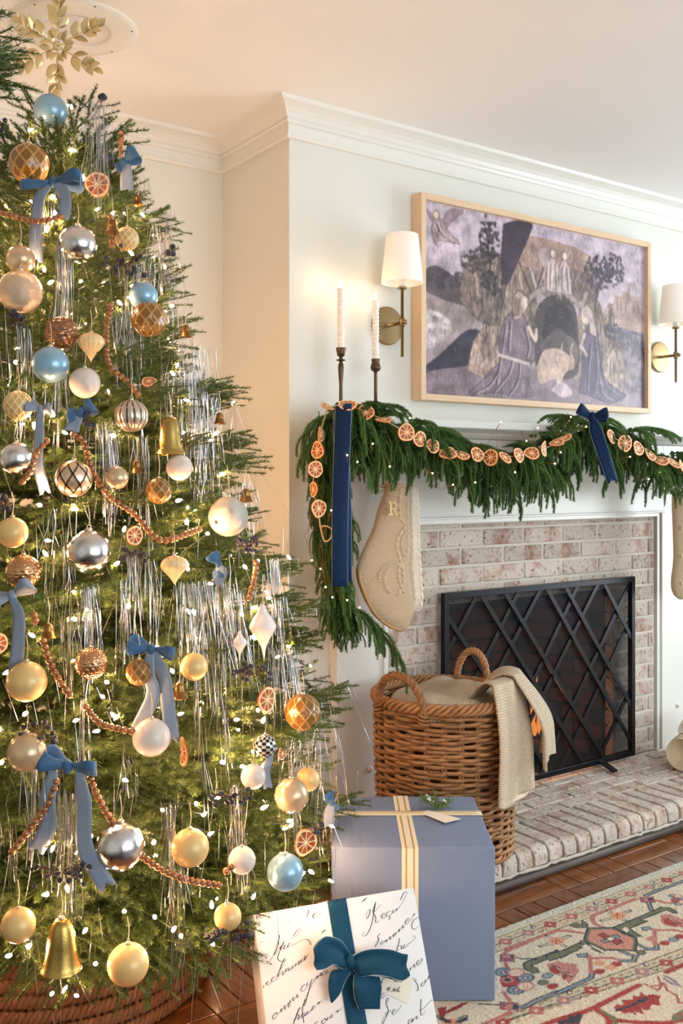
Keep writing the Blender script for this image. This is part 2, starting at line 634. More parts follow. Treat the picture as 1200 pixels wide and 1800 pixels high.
for r in range(5):
    y = -0.2535 + r * 0.0667
    x = 0.25 + (0.1 if r % 2 else 0.0) + random.uniform(-.01, .01)
    while x < 2.1:
        piece('brick', random.choice(hm), hearth, (x, y, HZ - 0.0205 + random.uniform(-.001, .0005)), (1, 1, 1), (0, 0, random.uniform(-.008, .008)))
        x += 0.2112
mlip = MB()
pts = []
for x in np.arange(0.2, 2.121, 0.02):
    pts.append((x, -0.4795 + random.uniform(-.003, .003), 0.0425 + random.uniform(-.003, .003)))
mlip.tube(pts, [0.006 + random.uniform(-.002, .002) for _ in pts], 6)
mlip.build('mortar_joint', M_mortar, hearth)
st = MB().tube([(0.2, -0.462, 0.014), (2.12, -0.462, 0.014)], 0.018, 10)
st.span((0.2, -0.472, 0.0), (2.12, -0.462, 0.034))
st.build('wood_strip', M_darkwood, hearth)

# gas-key caps on the pilasters
for px, py, lab in ((650, 1352, 'small white round plug on the left pilaster beside the wicker basket'), (1190, 1240, 'small white round plug on the right pilaster above the hearth')):
    p = on_y(px, py, 0.0)
    t = thing('wall_plug', lab, 'plug', p, 'round plugs on the pilasters')
    MB().lathe([(0.0, 0.012), (0.004, 0.011), (0.007, 0.006), (0.008, 0.0)], 14).build('dome', M_trim, t).rotation_euler = (PI / 2, 0, 0)
    MB().lathe([(0.0, 0.003), (0.0115, 0.0025), (0.012, 0.0)], 16).build('rim', M_trim, t).rotation_euler = (PI / 2, 0, 0)

# ceiling speaker
t = thing('ceiling_speaker', 'round white ceiling speaker with perforated centre above the tree', 'speaker', (*on_z(132, 48, CEIL)[:2], CEIL))
sp = on_z(132, 48, CEIL)
MB().lathe([(0.088, -0.004), (0.088, -0.010), (0.10, -0.011), (0.145, -0.006), (0.163, -0.004), (0.166, 0.0)], 48).build('outer_ring', M_trim, t)
gm = mat('speaker_grille', (228, 228, 230), rough=0.5)
nt = gm.node_tree
tc = nt.nodes.new('ShaderNodeTexCoord')
vo = nt.nodes.new('ShaderNodeTexVoronoi')
vo.inputs['Scale'].default_value = 165
vo.inputs['Randomness'].default_value = 0.0
nt.links.new(tc.outputs['Object'], vo.inputs['Vector'])
mr = nt.nodes.new('ShaderNodeMapRange')
mr.inputs[1].default_value, mr.inputs[2].default_value = 0.26, 0.36
nt.links.new(vo.outputs['Distance'], mr.inputs[0])
mx = nt.nodes.new('ShaderNodeMix')
mx.data_type = 'RGBA'
mx.inputs[6].default_value = (0.16, 0.16, 0.17, 1)
mx.inputs[7].default_value = (0.8, 0.8, 0.81, 1)
nt.links.new(mr.outputs[0], mx.inputs[0])
nt.links.new(mx.outputs[2], nt.nodes['Principled BSDF'].inputs['Base Color'])
MB().lathe([(0.0, -0.0085), (0.05, -0.0085), (0.089, -0.0075)], 40).build('grille', gm, t)
for a in (0.5, 1.55, 2.6, 3.65, 4.7, 5.75):
    MB().ball((0.15 * math.cos(a), 0.15 * math.sin(a), -0.0055), (0.003, 0.003, 0.0015), 8).build('screw', M_bronze, t)

# ---------------------------------------------------------------- flat colour painting on a fine mesh (print, rug)
class Painter:
    def __init__(self, xs, ys, base):
        self.xs, self.ys = np.asarray(xs, float), np.asarray(ys, float)
        self.X, self.Y = np.meshgrid(self.xs, self.ys, indexing='ij')
        self.C = np.zeros(self.X.shape + (3,))
        self.C[:] = lin(base)

    def _win(self, x0, x1, y0, y1):
        a, b = np.searchsorted(self.xs, [x0, x1])
        c, d = np.searchsorted(self.ys, [y0, y1])
        return slice(max(a - 1, 0), b + 1), slice(max(c - 1, 0), d + 1)

    def _mix(self, s, m, c, al):
        m = (m * al)[..., None]
        self.C[s] = self.C[s] * (1 - m) + lin(c) * m

    def poly(self, p, c, al=1.0, smooth=0):
        p = np.asarray(p, float)
        if smooth:
            p = smoothpath(np.vstack([p, p[:1]]), smooth * len(p))
        s = self._win(p[:, 0].min(), p[:, 0].max(), p[:, 1].min(), p[:, 1].max())
        X, Y = self.X[s], self.Y[s]
        ins = np.zeros(X.shape, bool)
        q = np.roll(p, -1, 0)
        for (x1, y1), (x2, y2) in zip(p, q):
            if y1 == y2:
                continue
            ins ^= ((y1 > Y) != (y2 > Y)) & (X < (x2 - x1) * (Y - y1) / (y2 - y1) + x1)
        self._mix(s, ins.astype(float), c, al)

    def line(self, p, wd, c, al=1.0, smooth=0):
        p = np.asarray(p, float)
        if smooth:
            p = smoothpath(p, smooth * len(p))
        for (x1, y1), (x2, y2) in zip(p[:-1], p[1:]):
            s = self._win(min(x1, x2) - wd, max(x1, x2) + wd, min(y1, y2) - wd, max(y1, y2) + wd)
            X, Y = self.X[s] - x1, self.Y[s] - y1
            dx, dy = x2 - x1, y2 - y1
            L = dx * dx + dy * dy + 1e-12
            t = np.clip((X * dx + Y * dy) / L, 0, 1)
            d = np.hypot(X - t * dx, Y - t * dy)
            self._mix(s, np.clip((wd / 2 - d) / (wd * 0.3) + 0.5, 0, 1), c, al)

    def blob(self, x, y, rx, ry, c, al=1.0, soft=0.3):
        s = self._win(x - rx * 1.4, x + rx * 1.4, y - ry * 1.4, y + ry * 1.4)
        d = np.hypot((self.X[s] - x) / rx, (self.Y[s] - y) / ry)
        self._mix(s, np.clip((1 - d) / soft + 0.5, 0, 1), c, al)


# ---------------------------------------------------------------- framed print: a rocky landscape with kneeling figures (own composition)
px0, px1, pz0, pz1 = 0.540, 1.800, 1.533, 2.256
pic = thing('framed_picture', 'large framed sepia print of rocks and kneeling figures above the mantel', 'picture', ((px0 + px1) / 2, YW, pz0))
fr = 0.022
for lo, hi in (((px0, -0.012, pz0), (px0 + fr, YW - 0.001, pz1)), ((px1 - fr, -0.012, pz0), (px1, YW - 0.001, pz1)), ((px0 + fr, -0.012, pz0), (px1 - fr, YW - 0.001, pz0 + fr)), ((px0 + fr, -0.012, pz1 - fr), (px1 - fr, YW - 0.001, pz1))):
    MB().span(lo, hi).build('frame_rail', M_oak, pic, smooth=False, world=True, bevel=0.0015)
ax, bx = px0 + fr, px1 - fr
az, bz = pz0 + fr, pz1 - fr
Wd, Hd = bx - ax, bz - az
pt = Painter(np.linspace(0, 100, 470), np.linspace(0, 58, 272), (178, 168, 176))
rg = np.random.default_rng(5)
# sky to ground wash
tt = np.clip(pt.Y / 58, 0, 1)[..., None]
pt.C = lin((158, 146, 146)) * (1 - tt) + lin((188, 180, 188)) * tt
U = lambda p: [(a, 58 - b) for a, b in p]        # traced with y downward
# distant left hill, meadow, flock
pt.poly(U([(0, 21), (4, 19), (9, 20), (15, 23), (19, 27), (19, 31), (0, 32)]), (112, 104, 108), 1, 4)
for k in range(26):
    x = rg.uniform(0, 16)
    pt.blob(x, 58 - rg.uniform(20, 25), rg.uniform(.5, 1.6), rg.uniform(.5, 1.4), (84, 78, 86), .7)
pt.poly(U([(0, 27), (8, 29), (20, 31), (19, 36), (8, 40), (0, 41)]), (158, 148, 146), 1, 4)
pt.poly(U([(0, 32), (9, 34), (11, 38), (5, 43), (0, 44)]), (190, 182, 182), .9, 4)
for k in range(7):
    x, y = rg.uniform(1, 10), rg.uniform(33, 42)
    pt.blob(x, 58 - y, 1.4, .8, (206, 198, 196))
    pt.line(U([(x - .6, y + .6), (x - .7, y + 2)]), .25, (96, 88, 92))
# dark bank at the left
pt.poly(U([(0, 50), (6, 46), (12, 41), (18, 37), (25, 38), (27, 45), (20, 50), (10, 54), (0, 56)]), (74, 68, 86), 1, 4)
# ground
pt.poly(U([(0, 58), (0, 52), (14, 49), (30, 47), (55, 48), (80, 49), (100, 48), (100, 58)]), (146, 134, 140), 1, 3)
# rock masses
rocks = [([(14, 28), (16, 18), (24, 12), (33, 13), (36, 22), (33, 33), (27, 35), (20, 33)], (132, 120, 114)),
         ([(31, 33), (35, 16), (41, 12), (46, 22), (48, 38), (44, 46), (33, 46)], (150, 136, 126)),
         ([(17, 50), (20, 40), (26, 35), (33, 36), (35, 48), (30, 53)], (158, 142, 132)),
         ([(64, 50), (65, 33), (69, 21), (76, 22), (80, 34), (81, 48), (74, 53)], (150, 136, 126)),
         ([(78, 44), (77, 30), (82, 22), (87, 28), (88, 44)], (140, 126, 118)),
         ([(77, 52), (80, 42), (85, 37), (91, 43), (94, 50), (88, 54)], (164, 148, 138)),
         ([(44, 14), (52, 8), (62, 6), (72, 9), (76, 20), (66, 24), (50, 23)], (138, 124, 122))]
nzv = rg.normal(size=pt.X.shape)
for _ in range(5):
    nzv = (nzv + np.roll(nzv, 1, 1) + np.roll(nzv, -1, 1) + np.roll(nzv, 2, 1)) / 2.5
nzv = (nzv + np.roll(nzv, 1, 0) + np.roll(nzv, 2, 0) + np.roll(nzv, 3, 0)) / 2
nzv /= nzv.std()
for p, c in rocks:
    before = pt.C.copy()
    pt.poly(U(p), c, 1, 4)
    ch = np.abs(pt.C - before).sum(-1) > 1e-6
    q = np.array(p)
    cx, cy = q.mean(0)
    lit = np.clip((cx - pt.X) / (np.ptp(q[:, 0]) * .5), -1, 1) * .22 + nzv * .10
    pt.C[ch] *= (1 + lit[ch])[:, None]
    for k in range(34):
        j = rg.integers(len(p))
        sx, sy = q[j] * .6 + np.array([cx, cy]) * .4 + rg.normal(size=2) * 1.6
        pt.line(U([(sx, sy - 3), (sx + rg.uniform(-1, 1), sy), (sx + rg.uniform(-1.4, 1.4), sy + 4)]), rg.uniform(.25, .7), (84, 74, 76) if k % 3 else (196, 184, 172), .35, 4)
    pt.line(U(p + p[:1]), .35, (72, 64, 70), .45, 4)
# thatch canopy and poles
pt.poly(U([(36, 11), (44, 4), (70, 6), (74, 13), (60, 12), (52, 15), (40, 14)]), (168, 150, 140), 1, 3)
for k in range(60):
    x = rg.uniform(38, 72)
    y = rg.uniform(5, 11)
    pt.line(U([(x, y), (x + rg.uniform(-2, 1), y + 3)]), .25, (120, 106, 104), .7)
pt.poly(U([(32, 2), (38, 0), (45, 0), (38, 14), (33, 22), (31, 14)]), (86, 78, 90), 1, 3)
pt.line(U([(38, 12), (46, 26)]), .6, (86, 76, 74))
pt.line(U([(50, 13), (45, 25)]), .5, (86, 76, 74))
# cave mouth
pt.poly(U([(46, 46), (46, 30), (50, 24), (57, 22), (64, 25), (66, 34), (66, 47), (58, 50)]), (88, 80, 84), 1, 4)
pt.poly(U([(49, 36), (51, 28), (57, 25), (63, 28), (65, 38), (60, 41), (52, 40)]), (56, 50, 58), 1, 4)
for k in range(20):
    x, y = rg.uniform(49, 63), rg.uniform(26, 38)
    pt.line(U([(x, y), (x + rg.uniform(1, 3), y + rg.uniform(-.5, .5))]), .4, (108, 98, 100), .5)
pt.line(U([(44, 24), (52, 20), (60, 21), (67, 24), (70, 20)]), 1.6, (172, 160, 154), .9, 5)
# trees: clumps of leaf dabs
for cx, cy, rx, ry, n, c in ((26, 8, 4, 8, 90, (78, 72, 80)), (20, 15, 6, 4, 60, (88, 80, 84)), (27, 22, 5, 4, 70, (76, 70, 78)), (76, 12, 7, 6, 130, (84, 78, 90)), (84, 10, 5, 6, 90, (92, 86, 98)), (84, 32, 5, 3, 60, (70, 66, 80)), (92, 32, 7, 6, 110, (82, 78, 90)), (97, 40, 4, 6, 70, (80, 76, 88))):
    for k in range(n):
        a, r = rg.uniform(0, 6.28), rg.uniform(0, 1) ** .6
        cc = np.array(c) + rg.uniform(-14, 22)
        pt.blob(cx + rx * r * math.cos(a), 58 - (cy + ry * r * math.sin(a)), rg.uniform(.35, .9), rg.uniform(.35, .9), cc, .85)
pt.line(U([(27, 13), (26, 22)]), .7, (84, 76, 76))
pt.line(U([(76, 16), (74, 26)]), .7, (84, 76, 76))
# castle
pt.poly(U([(83, 24), (84, 19), (88, 19), (88, 17), (91, 17), (91, 14), (92.5, 14), (92.5, 18), (96, 18), (97, 22), (99, 22), (99, 31), (86, 30)]), (168, 152, 146))
for x in (85.5, 87.5, 90, 94, 96.5):
    pt.line(U([(x, 21), (x, 24)]), .5, (120, 106, 106), .8)
pt.poly(U([(83, 30), (100, 31), (100, 58), (96, 52), (90, 44)]), (118, 110, 122), .55)
for k in range(30):
    pt.blob(rg.uniform(86, 99), 58 - rg.uniform(40, 52), rg.uniform(.8, 2.2), rg.uniform(.6, 1.6), (148, 136, 138) if k % 2 else (96, 90, 106), .6)


def robed(pt, body, head, hr, c, dark, lightc, folds):
    pt.poly(U(body), c, 1, 4)
    pt.line(U(body + body[:1]), .35, dark, .6, 4)
    for k in range(26):
        j = rg.integers(len(body))
        q = np.array(body[j]) * .6 + np.mean(body, 0) * .4 + rg.normal(size=2) * .8
        pt.line(U([tuple(q), tuple(q + np.array([rg.uniform(-1, 1), rg.uniform(2, 4.5)]))]), rg.uniform(.25, .6), dark if k % 2 else lightc, .4)
    for f in folds:
        pt.line(U(f), .55, dark, .75, 4)
        pt.line(U([(a + .8, b) for a, b in f]), .6, lightc, .5, 4)
    pt.blob(head[0], 58 - head[1], hr[0] + .35, hr[1] + .35, dark, .8)
    pt.blob(head[0], 58 - head[1], hr[0], hr[1], (204, 190, 178))


# two figures on the arch, one winged figure, the kneeling pair, cattle
for dx in (0, 5.5):
    robed(pt, [(51 + dx, 21), (51.5 + dx, 13), (54 + dx, 9.5), (56 + dx, 13), (57 + dx, 21)], (54 + dx, 8.6), (1.1, 1.3), (190, 178, 176), (120, 108, 112), (214, 204, 200), [[(53 + dx, 12), (52.6 + dx, 20)], [(55 + dx, 12), (55.6 + dx, 20)]])
pt.poly(U([(50, 14), (47, 9), (51, 7), (53, 11)]), (176, 164, 164), .9, 3)
robed(pt, [(3, 8), (5, 4), (7, 5), (10, 8), (14, 11), (9, 11), (6, 13), (4, 11)], (5, 3.6), (1.0, 1.2), (170, 158, 160), (100, 90, 98), (206, 196, 194), [[(5, 6), (7, 9), (11, 10.5)]])
pt.poly(U([(7, 5), (10, 1), (16, 0.6), (12, 4), (9, 7)]), (152, 140, 144), .9, 3)
pt.poly(U([(3, 6), (0.5, 2), (3, 3), (4.5, 5)]), (152, 140, 144), .9, 3)
for k in range(30):
    pt.blob(rg.uniform(1, 15), 58 - rg.uniform(12, 17), rg.uniform(1, 2.4), rg.uniform(.4, 1), (188, 178, 186), .5)
pt.poly(U([(52, 36), (56, 33), (61, 35), (63, 40), (61, 45), (52, 43), (48, 40)]), (104, 94, 96), 1, 4)
pt.poly(U([(60, 35), (64, 36), (66, 40), (65, 45), (63, 43), (61, 39)]), (120, 108, 106), 1, 4)
pt.poly(U([(47, 46), (50, 41), (57, 40), (62, 42), (62, 40), (64, 43), (64, 46), (61, 47), (59, 49), (57, 53), (55, 50), (49, 52), (47, 50)]), (186, 168, 156), 1, 4)
pt.line(U([(58, 40), (58.5, 37.8)]), .5, (196, 182, 172))
pt.line(U([(62.5, 40), (63.2, 37.8)]), .5, (196, 182, 172))
robed(pt, [(30, 47), (31, 37), (34, 31), (40, 30), (43, 34), (46, 42), (45, 45), (42, 45), (43, 52), (45, 56), (38, 57), (30, 56), (18, 57), (24, 52), (27, 49)], (40, 26.5), (2.3, 2.9), (138, 124, 132), (66, 58, 74), (186, 174, 176),
      [[(33, 34), (31, 44), (29, 54)], [(36, 45), (34, 50), (28, 56)], [(39, 46), (38, 52), (34, 57)], [(41, 34), (43, 40), (42, 44)], [(30, 49), (26, 54), (20, 57)], [(35, 33), (34, 43)]])
pt.poly(U([(36.5, 32), (36, 26), (38.5, 22.6), (42, 24), (41, 27), (39.4, 31)]), (176, 160, 150), 1, 4)
pt.line(U([(36.5, 32), (36, 26), (38.5, 22.6), (42, 24)]), .4, (70, 62, 72), .8, 4)
for k in range(8):
    pt.line(U([(37 + k * .35, 24.5 + k * .1), (36.8 + k * .3, 28), (37 + k * .25, 31)]), .2, (96, 84, 82), .7, 4)
pt.blob(41.3, 58 - 26.3, 1.5, 2.0, (214, 200, 188))
pt.line(U([(42.2, 25.6), (43.2, 26.8), (42.4, 27.2), (42.2, 28.4)]), .3, (80, 70, 76), .8)
pt.line(U([(43, 34), (46, 38), (46.5, 34.5)]), 1.2, (206, 192, 180), 1, 4)
pt.line(U([(30, 44), (37, 45), (43, 46)]), 1.0, (196, 184, 180))
robed(pt, [(66, 54), (68, 44), (68, 36), (71, 31), (75, 32), (77, 40), (79, 48), (86, 52), (90, 54), (82, 57), (72, 55)], (69.5, 28), (2.0, 2.6), (104, 94, 112), (48, 42, 60), (158, 148, 160),
      [[(74, 34), (75, 44), (74, 54)], [(77, 44), (80, 51), (86, 54)], [(71, 44), (70, 54)], [(76, 48), (78, 54), (83, 56)], [(72, 37), (71, 44)]])
pt.poly(U([(67.4, 27), (69, 24.6), (72, 25), (74, 30), (75, 34), (72, 33), (71, 29)]), (186, 174, 170), 1, 4)
pt.line(U([(69, 34), (67.4, 38), (70, 41)]), 1.3, (190, 176, 168))
# infant on the ground, and reflections of detail strokes
pt.poly(U([(53, 54), (57, 51), (61, 52), (63, 55), (58, 56)]), (190, 178, 178), 1, 4)
pt.blob(56.5, 58 - 50.6, 1.0, 1.1, (200, 188, 182))
for k in range(420):
    x, y = rg.uniform(0, 100), rg.uniform(24, 57)
    pt.line(U([(x, y), (x + rg.uniform(-2, 2), y + rg.uniform(-.4, .8))]), .22, (96, 88, 100) if k % 3 else (206, 196, 200), .35)
bl = np.pad(pt.C, ((1, 1), (1, 1), (0, 0)), mode='edge')
pt.C = sum(bl[i:i + pt.C.shape[0], j:j + pt.C.shape[1]] for i in range(3) for j in range(3)) / 9
n1 = np.kron(rg.normal(size=(60, 35)), np.ones((8, 8)))[:pt.X.shape[0], :pt.X.shape[1]]
for s_ in (8, 5, 3):
    n1 = sum(np.roll(n1, k, a_) for k in range(-s_, s_ + 1) for a_ in (0, 1)) / (4 * s_ + 2)
n1 /= n1.std()
pt.C *= (1 + .09 * n1 + .055 * nzv)[..., None]
nz = rg.normal(size=pt.X.shape)
for _ in range(3):
    nz = (nz + np.roll(nz, 1, 0) + np.roll(nz, 1, 1) + np.roll(nz, -1, 0)) / 2.6
pt.C = np.clip((pt.C / .42) ** 1.4 * .40 * (1 + .05 * nz[..., None]) * np.array([1.0, .96, 1.0]), 0, 1)
P = np.stack([ax + pt.X / 100 * Wd, np.full(pt.X.shape, 0.006), az + pt.Y / 58 * Hd], -1)
M_print = mat('print_paper', (200, 190, 196), rough=0.32, attr='Col', spec=0.4, coat=0.0)
MB().grid(P, col=pt.C, flip=False).build('print', M_print, pic, smooth=True, colors=True, world=True)
MB().span((ax, 0.008, az), (bx, YW - 0.002, bz)).build('backing_board', M_oak, pic, smooth=False, world=True)

# ---------------------------------------------------------------- wall sconces
M_shade = mat('linen_shade', (250, 244, 234), rough=0.8, bump=0.15, bscale=400, sub=0.0)
b = M_shade.node_tree.nodes['Principled BSDF']
b.inputs['Emission Color'].default_value = (1.0, 0.93, 0.82, 1)
b.inputs['Emission Strength'].default_value = 0.12


def sconce(x, lab):
    t = thing('wall_sconce', lab, 'lamp', (x, YW, 1.785), 'wall sconces flanking the picture')
    r = Matrix.Rotation(PI / 2, 4, 'X')
    o = MB().lathe([(0, 0.0), (0.064, 0.0), (0.066, 0.003), (0.066, 0.010), (0.063, 0.013), (0, 0.013)], 40).build('back_plate', M_brass, t, bevel=0.001)
    o.rotation_euler = (PI / 2, 0, 0)
    MB().tube([(0, -0.012, 0), (0, -0.095, 0)], [0.0065, 0.0055], 12).build('arm', M_brass, t)
    MB().lathe([(0, -0.115), (0.0052, -0.115), (0.0052, 0.112), (0.016, 0.114), (0.016, 0.12), (0, 0.12)], 16, (0, -0.088, 0)).build('rod', M_brass, t)
    j = MB().lathe([(0, -0.016), (0.009, -0.014), (0.0095, 0.014), (0, 0.016)], 14, (0, -0.088, 0))
    j.ball((0, -0.104, 0), 0.0085, 10)
    j.build('joint', M_brass, t)
    MB().lathe([(0, 0.12), (0.0125, 0.12), (0.0125, 0.16), (0, 0.16)], 14, (0, -0.088, 0)).build('candle_sleeve', M_trim, t)
    sh = MB().lathe([(0.0705, 0.133), (0.0712, 0.135), (0.0545, 0.296), (0.0535, 0.297), (0.0530, 0.296), (0.0695, 0.134)], 48, (0, -0.0875, 0))
    sh.build('lamp_shade', M_shade, t)
    MB().tube([(-0.053, -0.088, 0.285), (0, -0.088, 0.285), (0.053, -0.088, 0.285)], 0.0015, 5).tube([(0, -0.141, 0.285), (0, -0.088, 0.285), (0, -0.035, 0.285)], 0.0015, 5).tube([(0, -0.088, 0.16), (0, -0.088, 0.30)], 0.003, 6).build('shade_spider', M_brass, t)
    MB().ball((0, -0.088, 0.21), (0.022, 0.022, 0.03), 12).build('bulb', emis('sconce_bulb', (1, .86, .66), 2.2), t)
    return t


sconce(0.4285, 'brass wall sconce with white tapered shade behind the candles left of the picture')
sconce(1.920, 'brass wall sconce with white tapered shade at the right edge beyond the picture')

# ---------------------------------------------------------------- candlesticks and spiral candles on the mantel
M_wax = mat('white_wax', (246, 240, 232), rough=0.45, sub=0.3)
M_flame = emis('led_flame', (1.0, 0.80, 0.42), 9.0)
SHELF = 1.456


def candlestick(x, y, top, prof, lab):
    t = thing('candlestick', lab, 'candlestick', (x, y, SHELF), 'bronze candlesticks on the mantel')
    MB().lathe([(0, 0.0), (0.042, 0.0), (0.043, 0.004), (0.036, 0.009), (0.014, 0.014), (0.008, 0.022)], 28).build('foot', M_bronze, t)
    h = top - SHELF
    MB().lathe([(0.008, 0.018)] + [(r, h - d) for r, d in prof[::-1] if d > 0.045], 20).build('stem', M_bronze, t)
    MB().lathe([(r, h - d) for r, d in prof[::-1] if d <= 0.052], 24).build('cup', M_bronze, t)
    return t


candlestick(0.165, -0.06, 1.678, [(0.008, 0.004), (0.0155, 0.0), (0.0165, 0.002), (0.0135, 0.016), (0.0115, 0.026), (0.006, 0.029), (0.006, 0.036), (0.0150, 0.038), (0.0150, 0.041), (0.006, 0.043), (0.0065, 0.05), (0.0085, 0.053), (0.0095, 0.065), (0.0055, 0.12), (0.0065, 0.19)], 'dark bronze candlestick with flared cup, left one on the mantel')
candlestick(0.3045, -0.06, 1.652, [(0.008, 0.004), (0.0140, 0.0), (0.0145, 0.003), (0.0125, 0.010), (0.0160, 0.022), (0.0175, 0.030), (0.014, 0.038), (0.0062, 0.042), (0.0055, 0.048), (0.0055, 0.10), (0.006, 0.19)], 'dark bronze candlestick with bulbous cup, nearer the picture')


def candle(x, y, z0, z1, lab):
    t = thing('candle', lab, 'candle', (x, y, z0), 'white candles on the mantel')
    k, n = 18, 110
    an = np.arange(k) * 2 * PI / k
    zs = np.linspace(0, z1 - z0, n)
    P = np.zeros((n, k, 3))
    for i, z in enumerate(zs):
        r = 0.0108 + 0.0014 * np.cos(2 * (an - z * 2 * PI / 0.024))
        if i == n - 1:
            r = r * 0.75
        P[i] = np.stack([r * np.cos(an), r * np.sin(an), np.full(k, z)], -1)
    mb = MB().grid(P, cv=True, flip=True)
    mb.f.append([(n - 1) * k + i for i in range(k)])
    mb.build('taper', M_wax, t)
    h = z1 - z0
    MB().lathe([(0, h - 0.002), (0.0045, h + 0.003), (0.0058, h + 0.009), (0.0042, h + 0.018), (0.0012, h + 0.027), (0, h + 0.029)], 12).build('flame', M_flame, t)
    l = bpy.data.lights.new('candle_glow', 'POINT')
    l.energy, l.color, l.shadow_soft_size = 0.22, (1, 0.62, 0.3), 0.012
    lo = bpy.data.objects.new('candle_glow', l)
    COL.objects.link(lo)
    lo.parent = t
    lo.location = (-0.006, 0.035, h + 0.022)


candle(0.165, -0.06, 1.662, 1.870, 'white spiral taper candle glowing, in the flared left candlestick')
candle(0.3045, -0.06, 1.636, 1.846, 'white spiral taper candle in the bulbous candlestick in front of the brass sconce')

# ---------------------------------------------------------------- norfolk pine garland
M_pine = mat('garland_green', (88, 120, 64), rough=0.55, rnd=0.35, vary=0.25, vscale=25, spec=0.3)
M_juniper = mat('juniper_green', (108, 136, 76), rough=0.6, rnd=0.2, vary=0.2, vscale=40)
M_stem = mat('green_stem', (62, 70, 34), rough=0.7)
M_twig = mat('brown_twig', (78, 54, 36), rough=0.8, vary=0.2)


def needles_along(path, n, ln, wd, ang, rgn, taper=True, flat=0.0):
    """triangles set round a stem, leaning forward by ang"""
    p = np.asarray(path, float)
    seg = np.linalg.norm(np.diff(p, axis=0), axis=1)
    cum = np.concatenate([[0], np.cumsum(seg)])
    s = np.sort(rgn.uniform(0, cum[-1], n))
    i = np.clip(np.searchsorted(cum, s) - 1, 0, len(p) - 2)
    f = (s - cum[i]) / (seg[i] + 1e-9)
    q = p[i] + (p[i + 1] - p[i]) * f[:, None]
    t = (p[i + 1] - p[i]) / (seg[i][:, None] + 1e-9)
    a = np.where(np.abs(t[:, 2:3]) > .9, np.array([[1., 0, 0]]), np.array([[0, 0, 1.]]))
    u = np.cross(t, a)
    u /= np.linalg.norm(u, axis=1)[:, None]
    v = np.cross(u, t)
    th = rgn.uniform(0, 2 * PI, n)
    rd = u * np.cos(th)[:, None] + v * (np.sin(th) * (1 - flat) + flat * 0.35)[:, None]
    rd /= np.linalg.norm(rd, axis=1)[:, None]
    an = ang * rgn.uniform(.8, 1.2, n)
    d = t * np.cos(an)[:, None] + rd * np.sin(an)[:, None]
    L = ln * rgn.uniform(.75, 1.15, n)
    if taper:
        L = L * np.clip((cum[-1] - s) / (0.02) + .55, .55, 1)
    sd = np.cross(d, rd)
    sd /= np.linalg.norm(sd, axis=1)[:, None] + 1e-9
    sd = sd * wd / 2
    return np.stack([q - sd, q + sd, q + d * L[:, None]], 1)


def frond_mesh(seed, kind):
    rgn = np.random.default_rng(seed)
    mb = MB()
    T = []
    L = {'arch': .17, 'hang': .22, 'top': .15, 'end': .24}[kind]
    s = np.linspace(0, 1, 14)
    if kind == 'arch':
        stem = np.stack([L * (s - .25 * s ** 2), .02 * np.sin(s * 3 + seed), .035 * s - .11 * s ** 2], 1)
    elif kind == 'hang':
        stem = np.stack([.03 * s, .02 * np.sin(s * 3 + seed), -L * s], 1)
    elif kind == 'top':
        stem = np.stack([L * s, .03 * np.sin(s * 2.5 + seed), .05 * s - .06 * s ** 2], 1)
    else:
        stem = np.stack([L * .62 * s, .01 * np.sin(s * 3), -.02 * s - L * .62 * s ** 1.6], 1)
    mb.tube(stem, np.linspace(.0022, .0012, 14), 5)
    paths = [stem[4:]]
    nf = {'arch': 10, 'hang': 13, 'top': 10, 'end': 14}[kind]
    for k in range(nf):
        t = .08 + .9 * k / nf
        b = np.array([np.interp(t, s, stem[:, j]) for j in range(3)])
        tg = np.array([np.interp(min(t + .05, 1), s, stem[:, j]) for j in range(3)]) - b
        tg /= np.linalg.norm(tg) + 1e-9
        sd = 1 if k % 2 else -1
        y = np.array([0, 1, 0.]) * sd
        ln = (.145 - .06 * t) * rgn.uniform(.8, 1.2)
        d0 = tg * rgn.uniform(.5, .9) + y * rgn.uniform(.35, .8) + np.array([rgn.uniform(-.1, .35), 0, .1])
        g = np.array([0, 0, -1.0])
        pts = [b]
        m = 8
        for i in range(m):
            w_ = min(1, (i / (m - 1)) * rgn.uniform(1.0, 1.3)) if kind != 'top' else .55 * i / (m - 1)
            d = d0 / np.linalg.norm(d0) * (1 - w_) + g * w_
            pts.append(pts[-1] + d / np.linalg.norm(d) * ln / m)
        paths.append(np.array(pts))
    for p in paths:
        ln = np.linalg.norm(np.diff(p, axis=0), axis=1).sum()
        mb.tube(p, np.linspace(.0034, .002, len(p)), 5)
        T.append(needles_along(p, int(ln * 2800), .0135, .0024, .85, rgn))
    mb.tris(np.concatenate(T))
    me = mb.mesh('pine_sprig', smooth=False)
    me.materials.append(M_pine)
    return me


